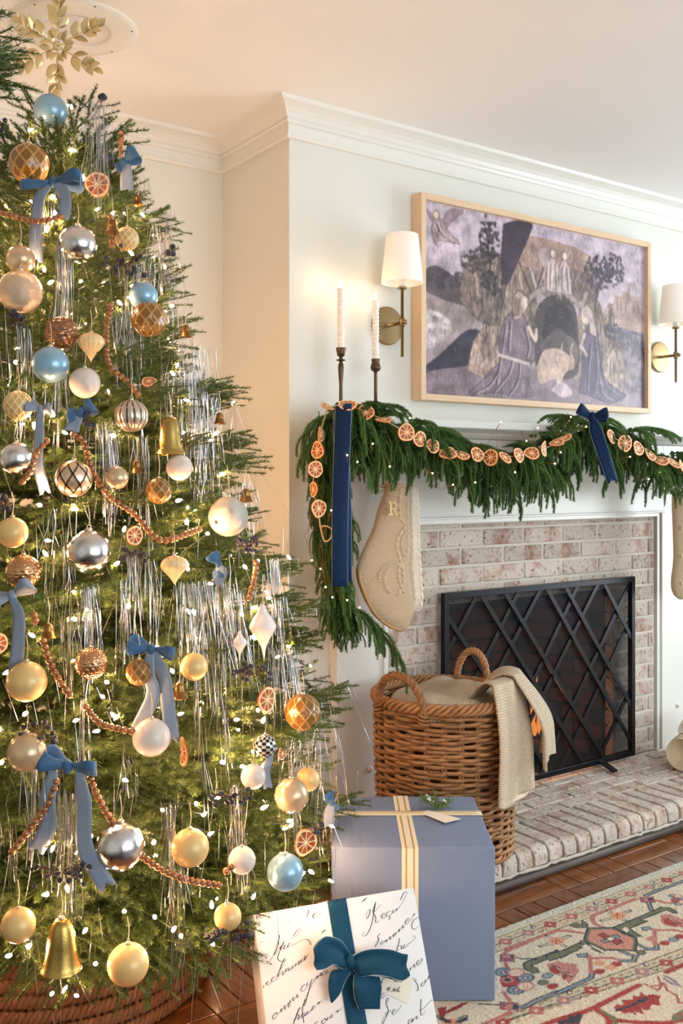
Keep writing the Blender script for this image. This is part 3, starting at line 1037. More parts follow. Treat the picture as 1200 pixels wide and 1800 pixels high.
FR = {k: [frond_mesh(100 + 10 * i + j, k) for j in range(n)] for i, (k, n) in enumerate((('arch', 4), ('hang', 3), ('top', 2), ('end', 1)))}
garland = thing('pine_garland', 'thick green pine garland draped along the mantel and down its left side', 'garland', (1.1, -0.12, SHELF))
gl = [(592, 745), (625, 738), (665, 752), (720, 770), (780, 795), (850, 805), (910, 800), (965, 772), (1015, 752), (1060, 764), (1120, 792), (1180, 812), (1230, 818), (1290, 815)]
gc = np.array([on_y(x, y, -0.19) for x, y in gl])
gpath = smoothpath(gc, 120)
gpath[:, 1] = -0.19
MB().tube(gpath + np.array([0, .02, 0]), 0.012, 8).build('rope', M_stem, garland, world=True)
for k in range(165):
    i = min(119, int(k / 165 * 120 + random.uniform(-1, 1)))
    i = max(0, i)
    c = gpath[i]
    kind = random.choices(['arch', 'top'], [0.82, .18])[0]
    me = random.choice(FR[kind])
    yaw = -PI / 2 + random.gauss(0, .75)
    up = random.uniform(-0.06, 0.04)
    if kind == 'top':
        up = random.uniform(.01, .04)
        yaw = random.choice([random.uniform(-PI, 0), random.gauss(-PI / 2, 1.0)])
    sc = random.uniform(.78, 1.08)
    piece('pine_sprig', me, garland, Vector(c) + Vector((random.uniform(-.01, .01), random.uniform(-.03, .05), up)) - garland.location, (sc,) * 3, (random.uniform(-.25, .25), random.uniform(-.2, .25), yaw))
# the tail down the left side
tail = np.array([on_y(x, y, -0.15) for x, y in ((585, 735), (575, 800), (578, 880), (584, 960), (588, 1030), (600, 1060), (610, 1075))])
tpath = smoothpath(tail, 60)
MB().tube(tpath, 0.007, 6).build('rope', M_stem, garland, world=True)
for k in range(64):
    c = tpath[min(59, int(k / 64 * 52))]
    me = random.choice(FR['hang'])
    sc = random.uniform(.62, .88) * (1 - .25 * k / 64)
    piece('pine_sprig', me, garland, Vector(c) + Vector((random.uniform(-.04, .04), random.uniform(-.03, .04), .02)) - garland.location, (sc,) * 3, (random.uniform(-.16, .16), random.uniform(-.2, .12), -PI / 2 + random.uniform(-1.5, 1.5)))
for (x, y), rz, sc, kind in (((600, 745), PI * 1.08, .95, 'arch'), ((596, 735), PI * .92, .9, 'arch'), ((592, 750), PI * 1.15, 0.8, 'arch'), ((618, 1070), -.45, 1.12, 'end'), ((606, 1062), -.8, .7, 'end'), ((640, 745), -2.2, .9, 'arch')):
    p = on_y(x, y, -0.17)
    piece('pine_sprig', random.choice(FR[kind]), garland, Vector(p) - garland.location, (sc,) * 3, (0, 0, rz))


def juniper(name, lab, loc, axes, s, n=26, berries=14, cat='sprig', spread=1.0, seed=3):
    rgn = np.random.default_rng(seed)
    t = thing(name, lab, cat, loc, None, axes)
    T, mb, bb = [], MB(), MB()
    for k in range(n):
        a = rgn.uniform(-1.3, 1.3) * spread
        e = rgn.uniform(.05, .7)
        d = np.array([math.sin(a) * math.cos(e), math.cos(a) * math.cos(e) * rgn.choice([1, .6]), math.sin(e)])
        ln = s * rgn.uniform(.5, 1)
        p = np.array([d * ln * q + np.array([0, 0, .006 * math.sin(q * 3)]) for q in np.linspace(0, 1, 6)])
        mb.tube(p, np.linspace(.0012, .0006, 6), 4)
        T.append(needles_along(p, int(ln * 1500), .006, .0014, .7, rgn))
        for j in range(3):
            o = p[rgn.integers(2, 5)]
            dd = d + rgn.normal(size=3) * .5
            pp = np.array([o + dd * ln * .35 * q for q in np.linspace(0, 1, 4)])
            T.append(needles_along(pp, int(ln * 500), .005, .0013, .7, rgn))
        if k < berries:
            bb.ball(p[3] + rgn.normal(size=3) * .006 + np.array([0, 0, .004]), .0036, 8)
    mb.tris(np.concatenate(T))
    mb.build('needles', M_juniper, t, smooth=False)
    bb.build('berries', mat('juniper_berry', (196, 206, 204), rough=0.5), t)
    return t


juniper('juniper_sprig', 'pale green juniper sprig tucked in the garland beside the right velvet bow', on_y(1002, 765, -0.30), (RV, -FV * .6 + UP * .8, UP), .085, 22, 8, spread=1.2)
juniper('juniper_sprig', 'pale green juniper tuft at the far right of the mantel garland', on_y(1168, 850, -0.32), (RV, -UP * .9 - FV * .3, -FV), .08, 16, 4, seed=8)

# fairy lights through the garland
M_mini = emis('fairy_bulb', (1.0, 0.62, 0.25), 22.0)
fl_ = thing('fairy_lights', 'thin copper wire of tiny warm lights wound through the mantel garland', 'lights', (1.1, -0.24, SHELF - .1))
spots = [(563, 1000), (572, 1032), (548, 985), (584, 1050), (610, 1055), (632, 1068), (655, 780), (610, 800), (685, 820), (553, 900), (582, 897), (760, 832), (796, 852), (835, 848), (880, 742), (925, 775), (985, 795), (1003, 733), (1030, 690 + 60), (1107, 803), (1140, 842), (1060, 770), (945, 752), (720, 735), (700, 700 + 60), (590, 942), (628, 812), (905, 830), (975, 815), (1160, 830)]
spots.sort(key=lambda q: q[0] + (0 if q[1] < 880 else -400))
sp3 = [on_y(x, y, -0.335 if y < 880 else -0.27) for x, y in spots]
bm_ = MB().ball((0, 0, 0), .0026, 8).mesh('bulb')
bm_.materials.append(M_mini)
for p in sp3:
    piece('bulb', bm_, fl_, Vector(p) - fl_.location)
wp = []
for a, b in zip(sp3[:-1], sp3[1:]):
    for q in (0, .25, .5, .75):
        m_ = a + (b - a) * q
        wp.append(m_ + (np.array([0, .05 * math.sin(q * PI), .025 * math.sin(q * PI * 2)])))
MB().tube(wp, .0007, 4).build('wire', mat('copper_wire', (180, 120, 70), rough=.3, metal=1), fl_, world=True)

# ---------------------------------------------------------------- dried orange garland
def orange_mesh(seed):
    rgn = np.random.default_rng(seed)
    k, rings = 54, [0.0, .12, .2, .34, .48, .62, .74, .80, .84, .92, 1.0]
    segs = 9
    an = np.arange(k) * 2 * PI / k
    mb = MB()
    wob = 1 + .03 * np.sin(3 * an + seed) + .02 * np.sin(5 * an)
    tilt = .07 * np.cos(an * 2 + seed)
    fl1, fl2, pith, rind = lin((186, 84, 26)), lin((150, 54, 16)), lin((250, 218, 164)), lin((200, 92, 34))
    for sgn in (1, -1):
        P = np.zeros((len(rings), k, 3))
        Cc = np.zeros((len(rings), k, 3))
        for i, r in enumerate(rings):
            ph = (an * segs / (2 * PI)) % 1
            wall = (np.minimum(ph, 1 - ph) * 2 * PI / segs * r) < .045
            z = np.full(k, .09)
            fl = (~wall) & (r > .13) & (r < .82)
            z[fl] = .045
            if r >= .92:
                z = np.full(k, .075)
            if r == 1.0:
                z = np.full(k, .05)
            P[i] = np.stack([r * wob * np.cos(an), r * wob * np.sin(an), sgn * z + tilt * r], -1)
            Cc[i] = np.where(fl[:, None], fl1 * (1 - ((an * segs / 6.283).astype(int) % 2) * .35)[:, None] + 0 * fl2, pith)
            if r >= .98:
                Cc[i] = rind
        mb.grid(P, cv=True, col=Cc, flip=(sgn < 0))
    P = np.stack([np.stack([wob * np.cos(an), wob * np.sin(an), np.full(k, z) + tilt], -1) for z in (-.05, 0.0, .05)])
    P[1, :, :2] *= 1.03
    mb.grid(P, cv=True, col=np.tile(rind, (3, k, 1)), flip=True)
    me = mb.mesh('orange_slice', colors=True)
    me.materials.append(M_orange)
    return me


M_orange = mat('dried_orange', (214, 112, 36), rough=0.5, attr='Col', vary=0.25, vscale=3, spec=0.4, coat=.15)
OR = [orange_mesh(s) for s in range(4)]


def face_axes(n, roll=0.0):
    n = np.asarray(n, float)
    n /= np.linalg.norm(n)
    u = np.cross(UP, n)
    if np.linalg.norm(u) < 1e-3:
        u = RV.copy()
    u /= np.linalg.norm(u)
    v = np.cross(n, u)
    return np.array([u * math.cos(roll) + v * math.sin(roll), -u * math.sin(roll) + v * math.cos(roll), n])


def slice_normal(rx, ry, rr, flipx=1):
    """a disc seen as an ellipse rx by ry: lean it up or aside"""
    a, b = min(1, rx / rr), min(1, ry / rr)
    return -FV * max(.15, min(a, b)) + RV * flipx * math.sqrt(max(0, 1 - a * a)) + UP * math.sqrt(max(0, 1 - b * b))


def mat_of(ax_, loc, s):
    return Matrix(((ax_[0][0] * s, ax_[1][0] * s, ax_[2][0] * s, loc[0]), (ax_[0][1] * s, ax_[1][1] * s, ax_[2][1] * s, loc[1]), (ax_[0][2] * s, ax_[1][2] * s, ax_[2][2] * s, loc[2]), (0, 0, 0, 1)))


og = thing('dried_orange_garland', 'string of dried orange slices looped along the mantel garland', 'garland', (1.0, -0.27, SHELF))
osl = [(576, 715, 12, 5, 1), (611, 712, 17, 10, 1), (643, 725, 15, 14, -1), (674, 738, 15, 5, 1), (714, 760, 15, 16, 1), (738, 772, 12, 14, 1), (760, 784, 12, 13, 1), (787, 797, 16, 11, 1), (812, 800, 13, 8, 1), (838, 799, 12, 13, 1), (862, 804, 12, 15, -1), (887, 804, 11, 9, 1), (911, 800, 10, 13, 1), (934, 797, 14, 11, -1), (956, 789, 7, 14, 1), (978, 778, 13, 6, -1), (992, 770, 12, 5, -1), (1074, 768, 9, 13, 1), (1098, 779, 14, 15, 1), (1121, 788, 11, 13, 1), (1142, 799, 10, 10, 1), (1161, 810, 14, 8, 1), (1184, 814, 12, 8, 1), (1199, 820, 8, 12, 1),
       (563, 764, 5, 14, 1), (558, 791, 11, 16, -1), (554, 825, 13, 15, 1), (551, 861, 7, 14, -1), (560, 894, 13, 16, 1)]
tw = []
for x, y, rx, ry, fx in osl:
    pl = (-0.362 if x > 650 else -0.31) if x > 600 else -0.27
    p = on_y(x, y, pl)
    rr = max(rx, ry, 13.5)
    s = rr / F * depth_of(p)
    o = bpy.data.objects.new('orange_slice', random.choice(OR))
    COL.objects.link(o)
    o.parent = og
    o.matrix_local = mat_of(face_axes(slice_normal(rx, ry, rr, fx), random.uniform(0, 6)), Vector(p) - og.location, s)
    if x < 600 and y > 750:
        tw.append((y, p + np.array([0, 0.004, 0])))
tw2 = [p for _, p in sorted(tw, key=lambda q: q[0])]
hor = [on_y(x, y, -0.355 if x > 650 else -0.305) for x, y, *_ in osl[:24]]
M_twine = mat('jute_twine', (196, 160, 116), rough=.9)
end = tw2[-1]
lp = [end + RV * a / 555 + UP * b / 555 for a, b in ((4, -30), (10, -52), (20, -48), (22, -34), (12, -28), (4, -30))]
MB().tube(smoothpath(hor[:17], 80), .0016, 5).tube(smoothpath(hor[17:], 40), .0016, 5).tube(smoothpath([hor[0]] + tw2, 40), .0016, 5).tube(smoothpath([end] + lp, 40), .0024, 6).build('twine', M_twine, og, world=True)


# ---------------------------------------------------------------- ribbons
def velvet(name, c, **k):
    m = mat(name, c, rough=0.7, sheen=0.4, vary=.12, vscale=25, spec=.2, **k)
    m.node_tree.nodes['Principled BSDF'].inputs['Sheen Tint'].default_value = (*lin(np.array(c) * 1.0 + np.array([20, 44, 56])), 1)
    m.node_tree.nodes['Principled BSDF'].inputs['Sheen Roughness'].default_value = .35
    return m


M_navy = velvet('navy_velvet', (6, 38, 76))
M_teal = velvet('teal_velvet', (18, 68, 94))
M_sky = velvet('dusty_blue_velvet', (66, 100, 136))
M_skyback = mat('dusty_blue_ribbon', (128, 142, 160), rough=.5)
M_thread = mat('pale_thread', (170, 190, 206), rough=.8)


def strip(center, width_vec, wd, nw=5, crease=0.0, nrm=None):
    c = np.asarray(center, float)
    wv = np.asarray(width_vec, float)
    wd = np.broadcast_to(np.asarray(wd, float), (len(c),))
    ws_ = np.linspace(-.5, .5, nw)
    P = c[:, None] + ws_[None, :, None] * wd[:, None, None] * wv[:, None]
    if crease and nrm is not None:
        P = P + (crease * np.cos(ws_ * 2 * PI * 1.0))[None, :, None] * np.asarray(nrm)[:, None]
    return P


def ribbon_part(name, P, m, parent, thick=.0012, edges=True):
    o = MB().grid(P).build(name, m, parent, solid=thick)
    if edges:
        e = MB().tube(P[:, 0], .0007, 4).tube(P[:, -1], .0007, 4)
        e.build('edge_stitching', M_thread, o)
    return o


def bow(name, lab, loc, axes, size, wd, m, tails, loops=((1, 10), (1, 170)), cat='bow', group=None, lift=.5, tm=None, edges=False, lh=.30):
    """loops: (length factor, direction in degrees); tails: lists of (u, v, n) points in metres"""
    t = thing(name, lab, cat, loc, group, axes)
    for lf, dg in loops:
        a = math.radians(dg)
        d = np.array([math.cos(a), math.sin(a), 0])
        q = np.array([-math.sin(a), math.cos(a), 0])
        L = size * lf
        s = np.linspace(0, 1, 22)
        out = np.sin(s * PI) ** .75
        ht = np.sin(s * 2 * PI)
        c = d * (L * out)[:, None] + np.array([0, 0, 1]) * (L * lift * ht * .6 + L * .22 * out)[:, None] + q * (L * .10 * ht)[:, None]
        ww_ = wd * (lh + (1 - lh) * np.clip(out * 1.25, 0, 1))
        wv = np.tile(q, (22, 1)) * .92 + np.array([0, 0, .35])
        ribbon_part('loop', strip(c, wv, ww_, 7, .06 * size, np.tile(d * .3 + np.array([0, 0, 1.]), (22, 1))), m, t, edges=edges)
    for tl in tails:
        p = smoothpath(tl, 26)
        tg = np.gradient(p, axis=0)
        wv = np.stack([-tg[:, 1], tg[:, 0], np.zeros(len(tg))], 1)
        wv /= np.linalg.norm(wv, axis=1)[:, None] + 1e-9
        wv = wv + np.array([0, 0, .25]) * np.sin(np.linspace(0, 5, 26))[:, None]
        ww_ = wd * np.clip(np.linspace(.45, 2.2, 26), .45, .92)
        P = strip(p, wv, ww_, 5)
        P[-1, 2] += (p[-1] - p[-2]) * -1.2
        ribbon_part('tail', P, tm or m, t, edges=edges)
    MB().ball((0, 0, wd * .12), (wd * .30, wd * .42, wd * .30), 12).build('knot', m, t)
    return t


CAMF = np.array([RV, UP, -FV])
# long navy tails on the left of the mantel
rb = thing('velvet_ribbon', 'long navy blue velvet ribbon hanging down over the left end of the garland', 'ribbon', on_y(600, 718, -0.31))
for (top, midl, bot, off, wd) in (((604, 712), (598, 880), (597, 1031), 0.0, .046), ((602, 714), (606, 860), (608, 1022), .012, .040)):
    k = 40
    zz = np.linspace(0, 1, k)
    pp = smoothpath([on_y(600 + (top[0] - 600), 708, -0.22), on_y(*top, -0.305), on_y(top[0] - 2, 760, -0.325), on_y(*midl, -0.31), on_y(*bot, -0.29)], k) + np.array([off * .4, off, 0])
    wv = np.tile(RV, (k, 1)) + np.outer(np.sin(zz * 5 + off * 90) * .35, -FV)
    ribbon_part('ribbon_tail', strip(pp - np.array(rb.location), wv, wd * np.clip(.5 + zz * 3, .5, 1), 7, .003, np.tile(-FV, (k, 1))), M_navy, rb)
z = lambda a, b, c=0: (a * .00190, b * .00190, c)
bow('velvet_bow', 'navy blue velvet bow with one long tail on the right half of the mantel garland', on_y(1040, 733, -0.36), CAMF, .062, .044, M_navy,
    [[z(0, 0), z(8, -30, .006), z(22, -75, .012), z(37, -118, .006)], [z(2, -2), z(11, -35, -.004), z(20, -70, -.004), z(28, -104, -.006)]], loops=((.95, 148), (.85, 8)), edges=True)

# ---------------------------------------------------------------- stockings
def knit_mat(name, c, dark, scale):
    m = mat(name, c, rough=.95, sheen=.3, spec=.1, vary=.08, vscale=60)
    return m


def stocking(name, lab, rows, y0, thick, mt, cables, hs, toe=None, back=None, sx=.0068, sz=.0062, curl=0.0, group='knit stockings on the mantel'):
    """rows: (z, xl, xr); a padded knitted shape, stitches in relief"""
    rows = np.array(rows, float)
    rows = rows[np.argsort(-rows[:, 0])]
    n, k = 420, 150
    zz = np.linspace(rows[0, 0], rows[-1, 0], n)
    sm_ = smoothpath(np.stack([rows[:, 0], rows[:, 1], rows[:, 2]], 1), 400)
    o = np.argsort(sm_[:, 0])
    xl = np.interp(zz, sm_[o, 0], sm_[o, 1])
    xr = np.interp(zz, sm_[o, 0], sm_[o, 2])
    t = thing(name, lab, 'stocking', ((xl[0] + xr[0]) / 2, y0, zz[0]), group)
    L0 = np.array(t.location)
    u = np.linspace(0, 1, k)
    X = xl[:, None] + (xr - xl)[:, None] * (.5 - .5 * np.cos(u * PI))[None]
    Z = np.repeat(zz[:, None], k, 1)
    endf = np.clip((zz - zz[-1]) / .05, 0, 1) ** .5
    bulge = np.sin(u * PI)[None] ** .7 * thick / 2 * (.25 + .75 * endf)[:, None]
    # moss-like stitch: small bumps, alternate rows shifted
    row = np.floor(Z / sz)
    fz_ = (Z / sz) % 1
    st = np.abs(np.sin((X / sx + .5 * (row % 2) + .22 * fz_) * PI)) * np.sin(fz_ * PI) ** .8
    rel = .0042 * st - .002
    for cb in cables:
        cp = smoothpath(cb[1:], 80)
        w_ = cb[0]
        d = np.full(X.shape, 9.0)
        sarc = np.zeros(X.shape)
        for i, (cx, cz) in enumerate(cp):
            dd = np.hypot(X - cx, Z - cz)
            mk = dd < d
            d = np.where(mk, dd, d)
            sarc = np.where(mk, i, sarc)
        ins = d < w_
        rel = np.where(ins, .0085 * np.sqrt(np.clip(1 - (d / w_) ** 2, 0, 1)) + .0018 * np.sin(sarc * 1.3 + d / w_ * 3) - .002, rel)
    Yf = -(bulge + rel * np.sin(u * PI)[None] ** .3)
    Yb = bulge * .8
    mb = MB()
    Pf = np.stack([X, y0 + Yf, Z], -1) - L0
    Pb = np.stack([X, y0 + Yb, Z], -1) - L0
    mb.grid(Pf).grid(Pb, flip=True)
    mb.add(np.vstack([Pf[-1], Pb[-1]]), [[i, k + i, k + i + 1, i + 1] for i in range(k - 1)])
    mb.build('knit_body', mt, t)
    if hs:
        MB().tube(smoothpath([(0, 0, -.01), (-.006, .0, .03), (.006, .02, .05), (.008, .0, .01)], 20), .003, 6).build('hanging_loop', mt, t)
    return t


M_knit = mat('oatmeal_knit', (208, 184, 156), rough=.95, sheen=.2, spec=.1, vary=.10, vscale=120, bump=.4, bscale=500)
M_cream = mat('cream_knit', (240, 232, 218), rough=.95, sheen=.2, spec=.1, vary=.06, vscale=120, bump=.4, bscale=500)
M_tan = mat('tan_knit', (206, 186, 158), rough=.95, sheen=.2, spec=.1, vary=.08, vscale=120, bump=.4, bscale=500)


def zr(q):     # zoom crop of the stockings to the hanging plane
    return on_y(600 + q[0] / 6, 840 + q[1] / 6, -0.16)


edge = [(60, 480, 690), (150, 465, 690), (240, 430, 693), (330, 395, 693), (420, 370, 692), (560, 330, 690), (700, 262, 690), (830, 205, 700), (960, 162, 695), (1080, 172, 695), (1180, 205, 705), (1280, 245, 725), (1360, 290, 742), (1430, 330, 742), (1490, 385, 728), (1550, 465, 705), (1590, 545, 690), (1608, 600, 665)]
rows = [(zr((0, y))[2] if False else zr((a, y))[2], zr((a, y))[0], zr((b_, y))[0]) for y, a, b_ in edge]
cv = lambda pts: [tuple(zr(p)[[0, 2]]) for p in pts]
cables = [(.0075, *cv([(560, 120), (545, 300), (560, 420), (620, 500), (545, 600), (520, 720), (560, 860), (600, 1000), (590, 1120), (530, 1220)])),
          (.0075, *cv([(640, 130), (650, 400), (660, 560), (665, 700), (620, 830), (560, 880), (540, 1000), (560, 1100), (600, 1200)])),
          (.0070, *cv([(510, 880), (400, 920), (340, 1000), (330, 1060)])),
          (.0070, *cv([(520, 900), (430, 950), (390, 1040), (400, 1140), (450, 1200)])),
          (.0060, *cv([(620, 560), (575, 640), (580, 760), (620, 830)]))]
s1_ = stocking('knit_stocking', 'beige cable-knit stocking with a wooden letter R, hanging left of the fireplace', rows, -0.160, .060, M_knit, cables, True)
s1l = np.array(s1_.location)
# heel edging, pompom of twine at the hanging point
hp = [zr(q) + np.array([0, -.012, 0]) - s1l for q in ((162, 960), (172, 1080), (245, 1280), (330, 1430), (465, 1550), (600, 1605))]
MB().tube(smoothpath(hp, 40), .0055, 8).build('heel_edging', mat('tan_edging', (196, 152, 104), rough=.95, vary=.15, vscale=200), s1_)
pm_ = MB()
for k in range(34):
    d = RNG.normal(size=3)
    d /= np.linalg.norm(d)
    c0 = zr((415, 95)) + np.array([0, -.03, 0]) - s1l
    pm_.tube(smoothpath([c0, c0 + d * .012 + RNG.normal(size=3) * .004, c0 + d * .017 + RNG.normal(size=3) * .006], 6), .0014, 4)
pm_.build('twine_pompom', M_twine, s1_)
# wooden letter R, slab serif
M_letter = mat('pale_wood_letter', (226, 196, 138), rough=.45)
rr_ = thing('wooden_letter', 'pale wooden slab-serif letter R pinned to the beige stocking', 'letter', on_y(600 + 545 / 6, 840 + 322 / 6, -0.212), None, face_axes(np.array([0.0, -1, 0.02]) - FV * .2))
lt = MB()
hh, th_ = .040, .005
K = hh / .030
kb = lambda c, sz, *ax_: lt.box(np.array(c) * np.array([K, K, 1]), np.array(sz) * np.array([K, K, 1]), *ax_)
kb((-.0075, 0, 0), (.0052, .027, th_))
kb((-.0075, .0141, 0), (.013, .0042, th_))
kb((-.0075, -.0141, 0), (.013, .0042, th_))
ar = np.linspace(PI / 2, -PI / 2, 12)
bo = np.array([(.002 + .0078 * math.cos(a), .0066 + .0096 * math.sin(a)) for a in ar]) * K
bi = np.array([(.002 + .0036 * math.cos(a), .0066 + .0054 * math.sin(a)) for a in ar]) * K
Pp = np.array([[(x, y, s_ * th_ / 2) for x, y in pts] for s_, pts in ((1, bo), (1, bi), (-1, bi), (-1, bo))])
lt.grid(Pp, cu=True)
kb((-.0015, .0141, 0), (.008, .0042, th_))
kb((-.0015, -.0009, 0), (.008, .0042, th_))
dg = np.array([.0070, -.0125, 0])
ln_ = np.linalg.norm(dg)
kb((.0040, -.0070, 0), (ln_ * 1.1, .0048, th_), (dg / ln_, np.array([-dg[1], dg[0], 0]) / ln_, (0, 0, 1)))
kb((.0092, -.0141, 0), (.0085, .0042, th_))
lt.build('letter_face', M_letter, rr_, smooth=False, bevel=.0005)

edge2 = [(60, 720, 830), (150, 708, 838), (300, 705, 850), (480, 708, 858), (620, 700, 862), (760, 705, 866), (900, 728, 872), (1100, 728, 886), (1280, 735, 900), (1350, 740, 908), (1400, 760, 905), (1430, 800, 895)]
rows2 = [(zr((a, y))[2], zr((a, y))[0] + .004, zr((b_, y))[0]) for y, a, b_ in edge2]
cab2 = [(.006, *cv([(745, 100), (750, 500), (760, 900), (790, 1380)])), (.006, *cv([(800, 100), (815, 500), (830, 900), (860, 1380)]))]
stocking('knit_stocking', 'cream knit stocking hanging edge-on behind the beige one with the R', rows2, -0.118, .085, M_cream, cab2, False)
rows3 = [(z_, a_, b2) for z_, a_, b2 in ((1.21, 1.745, 1.87), (1.15, 1.742, 1.87), (1.05, 1.748, 1.872), (.95, 1.752, 1.874), (.90, 1.748, 1.875), (.86, 1.738, 1.875), (.82, 1.736, 1.872), (.785, 1.75, 1.86), (.765, 1.78, 1.84))]
t3 = stocking('knit_stocking', 'tan nubby knit stocking cut off at the right edge of the picture', rows3, -0.165, .07, M_tan, [], True, sx=.004, sz=.004)
nb = MB()
for k in range(7):
    for j in range(3):
        x, z_ = 1.752 + j * .045 + (k % 2) * .02, 1.17 - k * .056
        nb.ball(np.array([x, -0.165 - .028, z_]) - np.array(t3.location), .0065, 8)
nb.build('bobbles', M_tan, t3)

# ---------------------------------------------------------------- fire screen
fs = thing('fire_screen', 'black iron fire screen with crossed lattice bars before the fireplace', 'screen', (1.135, -0.032, HZ))
fsx0, fsx1, fsz0, fsz1, fy = 0.618, 1.653, 0.121, 0.857, -0.034
for lo, hi in (((fsx0, fy - .011, fsz0), (fsx0 + .022, fy + .011, fsz1)), ((fsx1 - .022, fy - .011, fsz0), (fsx1, fy + .011, fsz1)), ((fsx0 + .022, fy - .011, fsz0), (fsx1 - .022, fy + .011, fsz0 + .022)), ((fsx0 + .022, fy - .011, fsz1 - .022), (fsx1 - .022, fy + .011, fsz1))):
    MB().span(lo, hi).build('frame_bar', M_black, fs, smooth=False, world=True, bevel=.002)
ix0, ix1, iz0, iz1 = fsx0 + .02, fsx1 - .02, fsz0 + .02, fsz1 - .02


def clipbar(p, q):
    p, q = np.array(p, float), np.array(q, float)
    d = q - p
    t0, t1 = -50.0, 50.0
    for i, (lo, hi) in enumerate(((ix0, ix1), (iz0, iz1))):
        a, b_ = (lo - p[i]) / d[i], (hi - p[i]) / d[i]
        t0, t1 = max(t0, min(a, b_)), min(t1, max(a, b_))
    return p + d * t0, p + d * t1


zc = lambda x, y: on_y(760 + x / 2.857, 1000 + y / 2.857, fy)[[0, 2]]
bars = [((245, 140), (550, 640)), ((365, 130), (690, 670)), ((575, 110), (845, 600)), ((665, 95), (955, 620)), ((860, 80), (955, 270)), ((100, 285), (255, 520)),
        ((220, 140), (130, 310)), ((430, 120), (240, 500)), ((540, 110), (335, 500)), ((725, 95), (480, 620)), ((825, 90), (505, 735)), ((955, 150), (650, 800)), ((955, 340), (665, 960)), ((955, 690), (850, 920))]
for i, (p, q) in enumerate(bars):
    a, b_ = clipbar(zc(*p), zc(*q))
    d = np.array([b_[0] - a[0], 0, b_[1] - a[1]])
    L = np.linalg.norm(d)
    if L < .03:
        continue
    d /= L
    yy = fy - .005 if i < 6 else fy + .002
    MB().box(((a[0] + b_[0]) / 2, yy, (a[1] + b_[1]) / 2), (L + .01, .005, .017), (d, (0, 1, 0), np.cross(d, (0, 1, 0)))).build('lattice_bar', M_black, fs, smooth=False, world=True)
mm = bpy.data.materials.new('fine_wire_mesh')
mm.use_nodes = True
nt = mm.node_tree
pb = nt.nodes['Principled BSDF']
pb.inputs['Base Color'].default_value = (.02, .02, .022, 1)
pb.inputs['Roughness'].default_value = .5
pb.inputs['Alpha'].default_value = .42
pb.inputs['Specular IOR Level'].default_value = .1
MB().span((ix0, fy + .0055, iz0), (ix1, fy + .0063, iz1)).build('wire_mesh', mm, fs, smooth=False, world=True)
for x in (0.86, 1.435):
    f = MB()
    P = [[(x + s_ * .014 * k_, y, z_) for s_ in (-1, 1)] for y, z_, k_ in ((fy + .08, HZ + .004, 1), (fy, HZ + .030, 1), (fy - .03, HZ + .024, 1), (fy - .085, HZ + .006, 1.1))]
    f.grid(P)
    f.build('foot', M_black, fs, world=True, smooth=False, solid=.006)

# fire: logs and flames
lg = thing('fire_logs', 'charred logs burning low behind the fire screen', 'logs', (1.1, .22, HZ))
for (a, b_, r) in (((.88, .20, HZ + .05), (1.30, .16, HZ + .05), .045), ((.90, .32, HZ + .05), (1.34, .34, HZ + .055), .045), ((.95, .18, HZ + .125), (1.22, .33, HZ + .13), .038)):
    pth = np.linspace(a, b_, 10)
    MB().tube(pth, [r * random.uniform(.92, 1.06) for _ in range(10)], 12).build('log', mat('charred_log', (30, 22, 18), rough=.9, vary=.4, vscale=30, bump=.8), lg, world=True)
fl2 = thing('fire_flames', 'small orange flames seen through the screen beside the throw', 'flames', (1.1, .22, HZ + .1))
for i, (px, py, h, r) in enumerate(((936, 1240, .24, .016), (928, 1262, .14, .018), (947, 1262, .20, .014), (956, 1290, .10, .016), (922, 1270, .09, .014), (940, 1290, .13, .022))):
    p = on_y(px, py, .20)
    r *= .7
    q = [(0, 0), (r * .7, h * .10), (r, h * .25), (r * .7, h * .45), (r * .36, h * .68), (r * .1, h * .9), (0, h)]
    mb = MB().lathe(q, 10)
    o = mb.build('flame', emis('fire', (1.0, 0.30, 0.06), 2.6), fl2)
    o.location = Vector((p[0], p[1], max(p[2] - h * .35, HZ + .09))) - fl2.location
    o.rotation_euler = (random.uniform(-.15, .15), random.uniform(-.2, .05), 0)
l = bpy.data.lights.new('fire_glow', 'POINT')
l.energy, l.color, l.shadow_soft_size = 3.2, (1, .42, .16), .06
lo = bpy.data.objects.new('fire_glow', l)
COL.objects.link(lo)
lo.parent = fl2
lo.location = (0.10, -.06, .06)

# ---------------------------------------------------------------- wicker basket with a throw
M_wick = mat('willow', (166, 120, 78), rough=.5, rnd=.28, vary=.3, vscale=30, spec=.4, second=(104, 72, 46), mixlo=.45, mixhi=.75)
BD = 3.03
bc = at_depth(781, 900, BD)
bc[2] = HZ
br0, br1, bh = .203, .217, .487
wk = thing('wicker_basket', 'tall round brown willow basket with rope handles standing on the hearth', 'basket', bc)
nst = 26
kk = nst * 6
th = np.arange(kk) * 2 * PI / kk
wm = []
for par in (0, 1):
    r = 1.0 + .034 * np.cos(th * nst / 2 + par * PI)
    zz = .004 * np.sin(th * 3 + par)
    pp = np.stack([r * np.cos(th) * .21, r * np.sin(th) * .21, zz], 1)
    me = MB().tube(pp, .0062, 6, closed=True).mesh('weaver')
    me.materials.append(M_wick)
    wm.append(me)
nrow = 40
for j in range(nrow):
    z_ = .016 + j * (bh - .045) / nrow
    s_ = (br0 + (br1 - br0) * z_ / bh) / .21
    o = piece('weaver', wm[j % 2], wk, (random.uniform(-.001, .001), random.uniform(-.001, .001), z_), (s_, s_, 1), (random.uniform(-.006, .006), random.uniform(-.006, .006), (2 * PI / nst * 2) * random.randint(0, 12)))
sm_ = MB()
